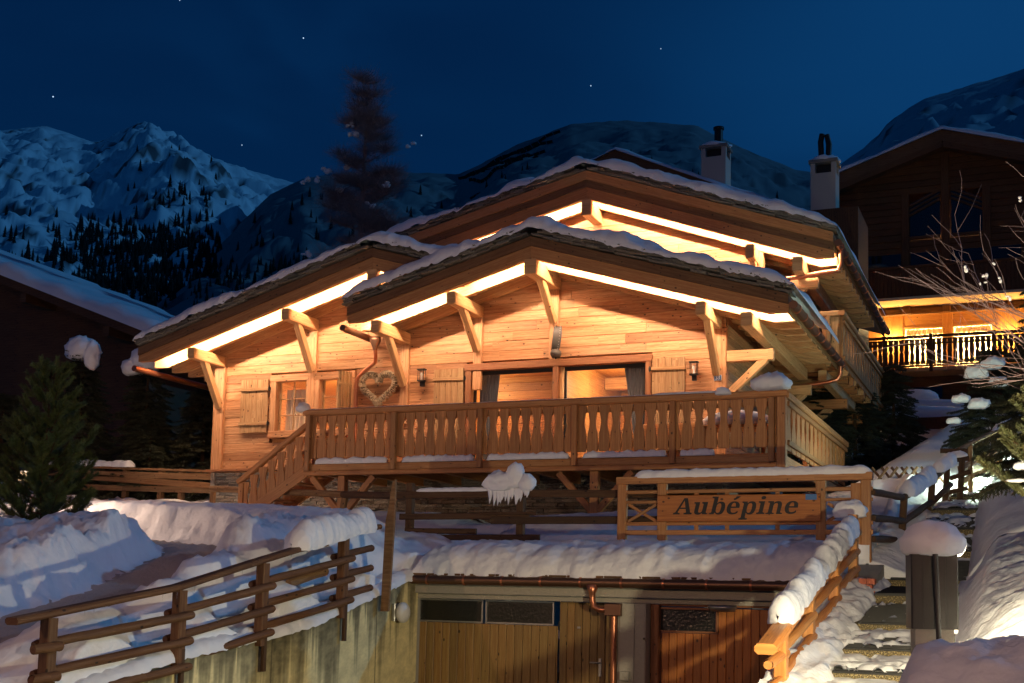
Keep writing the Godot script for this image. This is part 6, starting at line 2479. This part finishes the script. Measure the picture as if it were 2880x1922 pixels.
	fl.box(Vector3(-3.2, 12.2, z + 0.2), Vector3(9.2, 0.16, 2.4), 0.0, off())
	part("floor", fl, M.spruce, lb)
	var bw := MB.new()
	bw.box(Vector3(-3.0, 11.0, z - 0.2), Vector3(11.0, 2.3, 0.3), 0.0, off())
	part("base_wall", bw, M.dark_house, h)
	var bw2 := MB.new()
	bw2.box(Vector3(-4.5, 11.4, z - 0.03), Vector3(1.7, 0.5, 0.04))
	part("base_window", bw2, M.dark_glass, h)
	var sd := MB.new()
	sd.box(Vector3(-8.6, 15.5, z - 6.5), Vector3(0.3, 10.0, 12.6), 0.0, off())
	sd.box(Vector3(3.1, 15.5, z - 6.5), Vector3(0.3, 10.0, 12.6), 0.0, off())
	sd.box(Vector3(-2.7, 15.5, z - 12.8), Vector3(11.5, 10.0, 0.3), 0.0, off())
	sd.box(Vector3(-2.7, 17.0, z - 3.0), Vector3(11.5, 0.2, 5.5), 0.0, off())
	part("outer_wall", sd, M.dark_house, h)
	# heaps of snow before it
	for q in [[Vector3(-4.55, 10.5, z + 4.0), Vector3(1.05, 0.42, 0.6), "arched heap of snow in front of the dark house"], [Vector3(-4.2, 9.9, z + 6.0), Vector3(2.2, 0.25, 0.5), "long low bank of snow below the arched heap"], [Vector3(-4.0, 9.3, z + 8.5), Vector3(1.8, 0.22, 0.5), "lowest long bank of snow on the slope before the dark house"]]:
		var k := MB.new()
		k.blob(q[0], q[1], noise, 0.2, 10, 24, -0.6)
		one("snow_heap", k, M.snow, q[2], "snow")
	# ---- house behind the chalet ridge
	var bh := thing("back_house", "dark house whose gable with a thin lit strip rises behind the upper chalet roof", "house")
	var r2 := Vector2(-15.64, 20.1)
	var l2 := Vector2(-20.5, 18.2)
	var e2 := Vector2(-8.6, 16.9)
	slab_roof(bh, "roof", r2, l2, e2, -47.0, -58.0, 0.42, M.barge)
	slab_snow("thin snow on the roof of the house behind the chalet ridge", r2, l2, e2, -47.0, -57.8, 0.42, 0.22)
	var k2 := MB.new()
	k2.prism(PackedVector2Array([Vector2(-19.6, 8.0), Vector2(-9.6, 8.0), Vector2(-9.6, 17.1), r2 - Vector2(0, 0.1), Vector2(-19.6, 18.4)]), Vector3(0, 0, -48.2), Vector3(1, 0, 0), Vector3(0, 1, 0), Vector3(0, 0, -1), 9.0, off())
	part("wall", k2, M.interior, bh)
	for q in [[l2, r2], [r2, e2]]:
		var v := MB.new()
		v.beam(Vector3(q[0].x, q[0].y - 0.12, -47.05), Vector3(q[1].x, q[1].y - 0.12, -47.05), 0.14, 0.26, 0.0, Vector3.UP, off())
		part("verge_board", v, M.house_r, bh)
		var w := MB.new()
		w.beam(Vector3(q[0].x, q[0].y - 0.1, -47.7), Vector3(q[1].x, q[1].y - 0.1, -47.7), 0.14, 0.3, 0.0, Vector3.UP, off())
		part("rafter", w, M.spruce, bh)
	led(Vector3(-15.3, 19.93, -47.2), Vector3(-11.8, 18.34, -47.2), Vector3(0, -0.4, -0.9), 0.22, bh, Color(1.0, 0.55, 0.25))
	led(Vector3(-16.6, 19.66, -47.2), Vector3(-15.9, 19.92, -47.2), Vector3(0, -0.4, -0.9), 0.22, bh, Color(1.0, 0.55, 0.25))
	var c1 := chimney("chimney", "pale plastered chimney with a single round flue behind the chalet ridge", Vector3(-11.58, 18.3, -47.6), 1.0, 2.1, 0.9)
	var fp := MB.new()
	fp.tube([Vector3(0.1, 2.0, 0), Vector3(0.1, 2.75, 0)], 0.17, 12)
	fp.lathe(Vector3(0.1, 2.72, 0), [Vector2(0.17, 0.0), Vector2(0.22, 0.03), Vector2(0.22, 0.12), Vector2(0.0, 0.14)], 12)
	part("flue_pipe", fp, M.iron, c1)
	var c2 := chimney("chimney", "pale plastered chimney with two dark forked flues beside the dark house", Vector3(-7.3, 17.0, -47.6), 0.95, 2.3, 0.9)
	var f2 := MB.new()
	f2.tube([Vector3(-0.12, 2.2, 0), Vector3(-0.16, 3.05, 0), Vector3(-0.1, 3.35, 0)], 0.11, 10)
	part("flue_pipe", f2, M.iron, c2)
	f2 = MB.new()
	f2.tube([Vector3(0.12, 2.2, 0), Vector3(0.16, 2.9, 0), Vector3(0.08, 3.3, 0)], [0.1, 0.12, 0.1], 10)
	part("flue_pipe", f2, M.iron, c2)
	var cb := MB.new()
	cb.box(Vector3(-7.3, 14.0, -48.6), Vector3(2.6, 6.4, 3.0), 0.0, off())
	one("annexe", cb, M.dark_house, "small dark annexe under the chimney with the forked flues", "house")
	# ---- dark house at the far left
	var lh := thing("left_house", "dark timber house with a long snow-covered roof at the left edge", "house")
	var r3 := Vector2(-42.0, 16.0)
	var l3 := Vector2(-56.0, 10.6)
	var e3 := Vector2(-26.9, 10.3)
	slab_roof(lh, "roof", r3, l3, e3, -33.0, -46.0, 0.32, M.dark_house)
	slab_snow("deep snow on the long roof of the house at the left edge", r3, l3, e3, -33.0, -45.8, 0.32, 0.55)
	var q3 := MB.new()
	q3.prism(PackedVector2Array([Vector2(-55.0, 3.0), Vector2(-28.6, 3.0), Vector2(-28.6, 10.9), Vector2(-42.0, 15.9), Vector2(-55.0, 10.9)]), Vector3(0, 0, -34.6), Vector3(1, 0, 0), Vector3(0, 1, 0), Vector3(0, 0, -1), 10.5, off())
	part("wall", q3, M.dark_house, lh)
	for xx in [-29.2, -33.0, -36.8]:
		var k := MB.new()
		var yy := lerpf(e3.y, r3.y, (xx - e3.x) / (r3.x - e3.x)) - 0.2
		k.beam(Vector3(xx, yy, -34.8), Vector3(xx, yy, -33.1), 0.26, 0.34, 0.01, Vector3.UP, off())
		part("purlin", k, M.house_r, lh)

# ---------------------------------------------------------------- trees
func shoot_mesh(sd: int, L: float, nl: float, nw: float, count: int, lean: float, m: Material) -> ArrayMesh:
	# a twig set round with needles; it grows along +y
	rng.seed = sd
	var b := MB.new()
	b.tint = Color(0.7, 0.5, 0.35)
	b.tube([Vector3.ZERO, Vector3(0, L, 0)], [0.008, 0.003], 4, false)
	for i in count:
		var t := rng.randf()
		var a := rnd(0, TAU)
		var o := Vector3(cos(a), 0, sin(a))
		var p := Vector3(0, t * L, 0)
		var d := (o * (1.0 - lean) + Vector3(0, lean, 0)).normalized()
		d = (d + Vector3(rnd(-0.15, 0.15), rnd(-0.1, 0.2), rnd(-0.15, 0.15))).normalized()
		var s := d.cross(o.cross(Vector3.UP) + Vector3(0.01, 0.02, 0)).normalized()
		var l := nl * rnd(0.7, 1.1) * (1.0 - 0.3 * t)
		b.tint = shade(0.6, 1.5, 0.12)
		b.tri(p - s * nw, p + s * nw, p + d * l)
	return b.mesh(m)

func spray_mesh(sd: int, L: float, m: Material) -> ArrayMesh:
	# flat hanging spray of a spruce, along +x
	rng.seed = sd
	var b := MB.new()
	b.tint = Color(0.8, 0.6, 0.45)
	b.tube([Vector3.ZERO, Vector3(L, -0.10 * L, 0)], [0.012, 0.004], 4, false)
	for i in 22:
		var t := 0.1 + 0.9 * i / 21.0
		var side := 1.0 if i % 2 else -1.0
		var p := Vector3(L * t, -0.10 * L * t, 0)
		var tl := L * 0.42 * (1.05 - t) + 0.06
		var d := Vector3(0.7, -0.25 + rnd(-0.15, 0.1), side * 0.75).normalized()
		for k in 9:
			var u := (k + 0.5) / 9.0
			var c := p + d * tl * u
			for q in 2:
				var e := (d + Vector3(rnd(-0.6, 0.6), rnd(-0.5, 0.6), rnd(-0.6, 0.6))).normalized()
				var s := e.cross(Vector3(rnd(-1, 1), 1, rnd(-1, 1))).normalized() * 0.011
				b.tint = shade(0.5, 1.7, 0.15)
				b.tri(c - s, c + s, c + e * rnd(0.05, 0.085))
	return b.mesh(m)

func basis_along(d: Vector3, s: float, axis_y := true) -> Basis:
	var y := d.normalized()
	var x := y.cross(Vector3(0.13, 1, 0.21)).normalized()
	var z := x.cross(y).normalized()
	if axis_y:
		return Basis(x, y, z).rotated(y, rnd(0, TAU)).scaled(Vector3(s, s, s))
	return Basis(y, z, -x).orthonormalized().scaled(Vector3(s, s, s))

func pine(at: Vector3, H: float, R: float, label: String, sm: ArrayMesh, dense := 1.0) -> Node3D:
	var t := thing("pine_tree", label, "tree", at)
	var tr := MB.new()
	tr.tube([Vector3(0, -0.3, 0), Vector3(0.02, H * 0.4, 0.01), Vector3(0, H * 0.94, 0)], [0.06, 0.04, 0.012], 8)
	part("trunk", tr, M.bark, t)
	var br := MB.new()
	var ts := []
	var cols := []
	var y := 0.06
	while y < 0.93:
		var r := R * pow(1.0 - y, 0.75) * 1.08
		var n := int((7 if y < 0.6 else 5) * dense)
		var ph := rnd(0, TAU)
		for i in n:
			var a := ph + TAU * i / n + rnd(-0.3, 0.3)
			var l := r * rnd(0.65, 1.12)
			var o := Vector3(cos(a), 0, sin(a))
			var p0 := Vector3(0, y * H, 0)
			var pts := []
			for k in 6:
				var u := k / 5.0
				pts.append(p0 + o * l * u + Vector3(0, (0.16 * u + 0.42 * u * u) * l - 0.06 * l * u, 0))
			br.tube(pts, [0.016, 0.014, 0.012, 0.01, 0.008, 0.006], 5, false)
			var m := int(maxf(2.0, l / 0.085))
			for k in m:
				var u := 0.22 + 0.78 * (k + 1.0) / m
				var c: Vector3 = p0 + o * l * u + Vector3(0, (0.16 * u + 0.42 * u * u) * l - 0.06 * l * u, 0)
				for q in (3 if k == m - 1 else 2):
					var side := o.cross(Vector3.UP) * rnd(-0.9, 0.9)
					var d := (o * rnd(0.3, 0.9) + side + Vector3(0, rnd(0.35, 1.25), 0)).normalized()
					ts.append(Transform3D(basis_along(d, rnd(0.7, 1.1)), c))
					cols.append(shade(0.6, 1.35, 0.12))
		y += 0.075
	# candles at the tip
	for q in [[Vector3(0, H * 0.78, 0), Vector3(-0.05, 1, 0), 1.25], [Vector3(0, H * 0.86, 0), Vector3(0.02, 1, 0), 1.3], [Vector3(0.1, H * 0.8, 0), Vector3(0.2, 1, 0), 1.1], [Vector3(-0.12, H * 0.76, 0), Vector3(-0.35, 1, 0), 1.0], [Vector3(0.02, H * 0.7, 0.1), Vector3(0.1, 1, 0.2), 1.1], [Vector3(0.0, H * 0.66, 0), Vector3(0.0, 1, 0), 1.2]]:
		ts.append(Transform3D(basis_along(q[1], q[2]), q[0]))
		cols.append(shade(0.9, 1.3))
	part("limbs", br, M.bark, t)
	scatter("crown", sm, ts, t, cols).set_meta("kind", "stuff")
	return t

func fir(called: String, at: Vector3, H: float, R: float, label: String, meshes: Array, group := "") -> Node3D:
	var t := thing(called, label, "tree", at, 0.0, group)
	var tr := MB.new()
	tr.tube([Vector3(0, -0.5, 0), Vector3(0, H * 0.5, 0), Vector3(0, H, 0)], [0.05 * H * 0.5, 0.03 * H * 0.5, 0.01], 8)
	part("trunk", tr, M.bark, t)
	var k := 0
	for sm in meshes:
		var ts := []
		var cols := []
		var n := int(270 * R * H / 3.0)
		for i in n:
			var y := pow(rng.randf(), 1.25)
			var a := rnd(0, TAU)
			var r := R * (1.0 - y) + 0.08
			var o := Vector3(cos(a), rnd(-0.35, 0.05), sin(a))
			var s := rnd(0.6, 1.1) * lerpf(1.0, 0.6, y)
			var c := Vector3(0, y * H, 0) + Vector3(cos(a), 0, sin(a)) * r * sqrt(rng.randf()) * 0.75 - Vector3(0, 0.25 * r, 0)
			ts.append(Transform3D(basis_along(o, s, false), c))
			cols.append(shade(0.55, 1.3, 0.1))
		scatter("crown", sm, ts, t, cols).set_meta("kind", "stuff")
		k += 1
	return t

func twig_tree(b: MB, p: Vector3, d: Vector3, L: float, r: float, depth: int, bias: Vector3, fine: float) -> void:
	var pts := [p]
	var c := p
	var dd := d
	for i in 4:
		dd = (dd + Vector3(rnd(-0.22, 0.22), rnd(-0.15, 0.2), rnd(-0.22, 0.22)) + bias * 0.08).normalized()
		c += dd * L / 4.0
		pts.append(c)
	b.tube(pts, [r, r * 0.9, r * 0.8, r * 0.7, r * 0.6], 5 if r > 0.01 else 3, false)
	if depth <= 0:
		return
	for k in 4:
		var i := 1 + k
		var e := (dd + Vector3(rnd(-1, 1), rnd(-0.5, 0.7), rnd(-1, 1)) * 0.8).normalized()
		twig_tree(b, pts[mini(i, 4)], e, L * rnd(0.5, 0.75), maxf(r * 0.6, fine), depth - 1, bias, fine)

func trees() -> void:
	var ps := shoot_mesh(31, 0.26, 0.10, 0.0036, 150, 0.5, M.needle)
	rng.seed = 4001
	pine(Vector3(-14.75, 3.05, -15.5), 2.95, 0.86, "young green pine with upright candles on the snow bank at the left", ps)
	var sp := [spray_mesh(41, 0.55, M.fir), spray_mesh(42, 0.7, M.fir)]
	rng.seed = 4002
	var gl := "dark firs behind the paddock fence"
	fir("fir_tree", Vector3(-24.2, 4.4, -26.6), 4.6, 1.25, "dark fir with a hooked cap of snow behind the young pine", sp, gl)
	fir("fir_tree", Vector3(-22.6, 4.4, -27.4), 4.3, 1.2, "dark fir with a double ball of snow on top, left of the chalet eave", sp, gl)
	fir("fir_tree", Vector3(-20.8, 4.4, -27.6), 3.4, 1.5, "broad dark fir close to the left corner of the chalet", sp, gl)
	fir("fir_tree", Vector3(-19.9, 4.4, -30.0), 4.0, 1.6, "dark fir filling the gap right beside the chalet corner post", sp, gl)
	fir("fir_tree", Vector3(-26.4, 4.4, -26.0), 3.2, 1.4, "dark low fir at the left edge behind the pine", sp, gl)
	fir("fir_tree", Vector3(-22.0, 4.4, -26.9), 2.6, 1.5, "low spreading fir just behind the paddock fence posts", sp, gl)
	var sb := MB.new()
	sb.blob(Vector3(-24.15, 8.75, -26.5), Vector3(0.5, 0.38, 0.45), noise, 0.3, 12, 20, -0.7)
	sb.blob(Vector3(-23.72, 8.55, -26.4), Vector3(0.2, 0.42, 0.25), noise, 0.3, 12, 16, -0.9)
	one("snow_mound", sb, M.snow, "hooked cap of snow on the tip of the left dark fir", "snow")
	sb = MB.new()
	sb.blob(Vector3(-22.55, 8.5, -27.2), Vector3(0.42, 0.4, 0.4), noise, 0.25, 12, 20, -0.7)
	sb.blob(Vector3(-22.9, 8.3, -27.1), Vector3(0.3, 0.28, 0.3), noise, 0.25, 12, 20, -0.7)
	one("snow_mound", sb, M.snow, "double ball of snow on the dark fir beside the chalet eave", "snow")
	# bare larch behind the left roof
	rng.seed = 4003
	var la := thing("larch_tree", "tall bare larch with clumps of snow behind the left chalet roof", "tree", Vector3(-24.7, 6.0, -42.4))
	var H := 17.2
	var tr := MB.new()
	tr.tube([Vector3(-0.3, 0, 0), Vector3(-0.25, 6, 0), Vector3(-0.05, 11, 0), Vector3(0.05, H, 0)], [0.3, 0.22, 0.12, 0.012], 8)
	part("trunk", tr, M.larch, la)
	var br := MB.new()
	var tw := MB.new()
	for i in 44:
		var a := rnd(0, TAU)
		var d := Vector3(cos(a), rnd(0.1, 0.7), sin(a)).normalized()
		var c := Vector3.ZERO
		for k in 2:
			var e := (d + Vector3(rnd(-0.7, 0.7), rnd(-0.5, 0.6), rnd(-0.7, 0.7))).normalized()
			var s := e.cross(Vector3(rnd(-1, 1), 1, rnd(-1, 1))).normalized() * 0.0045
			var c2 := c + e * rnd(0.3, 0.75)
			tw.tri(c - s, c + s, c2)
			c = c2 * 0.6
	var twm := tw.mesh(M.larch)
	var ts := []
	for i in 120:
		var y := 0.22 + 0.76 * pow(rng.randf(), 0.9)
		var a := rnd(0, TAU)
		var l := (3.6 * (1.02 - y) + 0.35) * rnd(0.6, 1.15)
		var p := Vector3(lerpf(-0.25, 0.05, y), y * H, 0)
		var o := Vector3(cos(a), 0, sin(a))
		var pts := []
		for k in 5:
			var u := k / 4.0
			pts.append(p + o * l * u + Vector3(rnd(-0.05, 0.05), l * (-0.1 * u + 0.25 * u * u), rnd(-0.05, 0.05)))
		br.tube(pts, [0.035, 0.028, 0.02, 0.014, 0.007], 4, false)
		for k in int(l * 8.0) + 2:
			var u := sqrt(rng.randf())
			var q: Vector3 = p + o * l * u + Vector3(0, l * (-0.1 * u + 0.25 * u * u), 0)
			ts.append(Transform3D(Basis(Vector3.UP, rnd(0, TAU)).scaled(Vector3.ONE * rnd(0.7, 1.3)), q))
	part("limbs", br, M.larch, la)
	scatter("crown", twm, ts, la).set_meta("kind", "stuff")
	var cl := [Vector3(-1.5, 13.1, 0.6), Vector3(-0.6, 13.3, 0.5), Vector3(-1.95, 12.8, 0.6), Vector3(-0.35, 14.9, 0.5), Vector3(-0.3, 14.5, 0.5), Vector3(-0.75, 12.3, 0.6), Vector3(1.2, 12.3, 0.5), Vector3(-0.45, 13.2, 0.5), Vector3(-2.75, 7.6, 0.8), Vector3(-3.1, 7.2, 0.8), Vector3(-1.6, 8.4, 0.8), Vector3(-1.2, 8.0, 0.8), Vector3(-1.6, 6.6, 0.9), Vector3(1.3, 8.3, 0.5), Vector3(2.3, 13.8, 0.4), Vector3(0.7, 11.5, 0.5), Vector3(-0.8, 9.4, 0.6), Vector3(-2.2, 9.8, 0.6), Vector3(-2.5, 12.9, 0.5)]
	var cb := MB.new()
	for c in cl:
		for k in 3:
			cb.blob(la.position + c + Vector3(rnd(-0.18, 0.18), rnd(-0.12, 0.12), rnd(-0.1, 0.1)), Vector3(rnd(0.06, 0.15), rnd(0.05, 0.12), 0.09), noise, 0.9, 7, 10)
	var co := one("snow_clumps", cb, M.snow, "clumps of snow caught in the branches of the bare larch", "snow")
	co.set_meta("kind", "stuff")
	# conifer at the right edge
	rng.seed = 4004
	var ys := shoot_mesh(61, 0.2, 0.055, 0.007, 120, 0.35, M.yew)
	var yt := pine(Vector3(0.62, 3.0, -13.2), 2.5, 0.92, "bushy conifer with frosted tips at the right edge beside the upper steps", ys, 1.9)
	yt.name = "yew_tree"
	var yk := MB.new()
	for i in 26:
		var a := rnd(PI * 0.55, PI * 1.3)
		var y := rnd(0.2, 2.2)
		var r := 0.92 * pow(1.0 - y / 2.5, 0.7)
		yk.blob(Vector3(0.62 + cos(a) * r, 3.0 + y + 0.15, -13.2 + absf(sin(a)) * r * 0.6), Vector3(rnd(0.04, 0.1), rnd(0.02, 0.05), rnd(0.04, 0.08)), noise, 0.6, 6, 10)
	one("snow_clumps", yk, M.snow, "little clumps of snow on the conifer at the right edge", "snow").set_meta("kind", "stuff")
	rng.seed = 4005
	fir("fir_tree", Vector3(0.3, 4.2, -17.5), 2.6, 0.75, "black fir top standing before the lit windows at the right edge", sp, "dark firs at the right")
	fir("fir_tree", Vector3(-0.9, 5.2, -31.0), 3.2, 1.3, "dark snow-laden bush-like fir below the lit balcony", sp, "dark firs at the right")
	sb = MB.new()
	for q in [[Vector3(-1.2, 7.6, -30.0), 0.27], [Vector3(-0.85, 7.8, -30.0), 0.26], [Vector3(-1.55, 7.0, -29.9), 0.2], [Vector3(-1.15, 6.85, -29.8), 0.24], [Vector3(-1.7, 6.5, -29.9), 0.15], [Vector3(-0.75, 7.35, -29.9), 0.22]]:
		sb.blob(q[0], Vector3(q[1], q[1] * 0.62, q[1] * 0.8), noise, 0.5, 10, 16, -0.6)
	one("snow_clumps", sb, M.snow, "rounded clumps of snow on the dark bush below the lit balcony", "snow").set_meta("kind", "stuff")
	var hd := [Vector3(-4.7, 5.6, -36.0), Vector3(-3.9, 6.1, -38.5), Vector3(-5.4, 5.2, -33.5)]
	for i in 3:
		fir("hedge_bush", hd[i], 3.4, 1.3, ["middle dark bush under the upper balcony deck at the right of the chalet", "farthest dark bush right of the upper balcony deck", "nearest dark bush behind the end of the terrace side railing"][i], sp, "dark bushes beside the chalet")
	# bare shrub reaching in from the right
	rng.seed = 4006
	var sh := thing("bare_shrub", "bare shrub with thin branches and bits of snow reaching in at the right edge", "shrub", Vector3(1.2, 3.3, -13.0))
	var tb := MB.new()
	for q in [Vector3(-0.75, 1.0, 0.0), Vector3(-0.5, 1.2, 0.2), Vector3(-1.0, 0.9, -0.2), Vector3(-0.55, 1.7, 0.1), Vector3(-1.0, 1.25, 0.2), Vector3(-0.4, 2.2, -0.1)]:
		twig_tree(tb, Vector3(0, 0.6, 0), q.normalized(), rnd(1.4, 1.9), 0.014, 3, Vector3(-0.5, 0.3, 0), 0.0028)
	part("branches", tb, M.larch, sh)
	sb = MB.new()
	for q in [Vector3(-0.62, 5.62, -12.7), Vector3(-0.42, 5.55, -12.75), Vector3(-0.36, 5.66, -12.75), Vector3(-0.44, 5.44, -12.7), Vector3(-0.28, 5.5, -12.75), Vector3(-0.2, 5.3, -12.7), Vector3(-0.1, 6.3, -12.8)]:
		for k in 2:
			sb.blob(q + Vector3(rnd(-0.03, 0.03), rnd(-0.03, 0.03), 0), Vector3(rnd(0.010, 0.02), rnd(0.010, 0.03), 0.014), noise, 0.8, 6, 8)
	one("snow_clumps", sb, M.snow, "small clots of snow hanging in the bare shrub at the right", "snow").set_meta("kind", "stuff")

func unseen_garden_lamp() -> void:
	# glow shows through the pine; fitting unseen, placed to light the path bank
	var l := thing("unseen_garden_lamp", "unseen small warm lamp on a short post behind the young pine, lighting the path bank", "lamp", Vector3(-17.1, 3.3, -17.4))
	var b := MB.new()
	b.tube([Vector3(0, -0.5, 0), Vector3(0, 0.9, 0)], 0.035, 8)
	part("post", b, M.iron, l)
	b = MB.new()
	b.lathe(Vector3(0, 0.9, 0), [Vector2(0.0, 0.0), Vector2(0.07, 0.01), Vector2(0.08, 0.14), Vector2(0.0, 0.16)], 12)
	part("lamp_glass", b, glow(Color(1.0, 0.8, 0.55), 4.0), l)
	b = MB.new()
	b.lathe(Vector3(0, 1.07, 0), [Vector2(0.15, 0.0), Vector2(0.13, 0.03), Vector2(0.0, 0.08)], 12)
	part("hood", b, M.iron, l)
	omni("unseen_garden_light", Vector3(-17.1, 4.28, -17.4), Color(1.0, 0.84, 0.72), 6.0, 0.05, 20.0)

func unseen_lamps() -> void:
	# lamps out of view: right one lights the front, left one added as shadow fill
	for q in [[Vector3(4.0, 0.2, 6.0), -1.0, 75.0, "unseen lamp on a tall post behind the viewer at the right, lighting the garage side"], [Vector3(-14.5, 0.6, 9.0), 1.0, 85.0, "added fill lamp on a tall post out of view at the left, warming the shadows on the snow"]]:
		var at: Vector3 = q[0]
		var s: float = q[1]
		var l := thing("unseen_lamp", q[3], "unseen lamp", at, 0.0, "unseen lamps")
		var b := MB.new()
		b.tube([Vector3(0, 0, 0), Vector3(0, 3.5, 0), Vector3(0, 7.0, 0), Vector3(s * 0.15, 7.35, 0), Vector3(s * 0.7, 7.5, 0)], [0.09, 0.075, 0.06, 0.05, 0.045], 12)
		part("post", b, M.iron, l)
		b = MB.new()
		b.box(Vector3(s * 0.85, 7.52, 0), Vector3(0.6, 0.1, 0.28), 0.03)
		part("head", b, M.iron, l)
		b = MB.new()
		b.box(Vector3(s * 0.85, 7.44, 0), Vector3(0.42, 0.06, 0.2), 0.02)
		part("lamp_glass", b, glow(Color(1.0, 0.82, 0.55), 6.0), l)
		omni("unseen_light", at + Vector3(s * 0.85, 7.44, 0), Color(1.0, 0.77, 0.60), q[2], 0.15, 60.0)

func stars() -> void:
	# a few bright stars over the mountains: directions from the place, very far away
	var S := [[-44.2, 20.6, 1.5, "brightest star, over the left end of the snowy mountain"], [-33.3, 24.3, 1.3, "bright star high between the mountain peak and the larch"], [-39.0, 25.2, 0.8, "faint star near the top edge over the mountain peak"], [-19.6, 22.9, 1.0, "star over the middle of the upper chalet roof"], [-27.6, 20.6, 0.9, "low star just right of the bare larch"], [-35.9, 19.6, 0.7, "low star over the right shoulder of the mountain"], [-16.3, 24.4, 0.6, "faint star high over the single-flue chimney"]]
	for q in S:
		var az := deg_to_rad(q[0])
		var el := deg_to_rad(q[1])
		var b := MB.new()
		b.blob(Vector3(sin(az) * cos(el), sin(el), -cos(az) * cos(el)) * 4600.0, Vector3.ONE * 2.1, noise, 0.0, 5, 8)
		one("star", b, glow(Color(0.75, 0.88, 1.0), q[2]), q[3], "star", "stars")
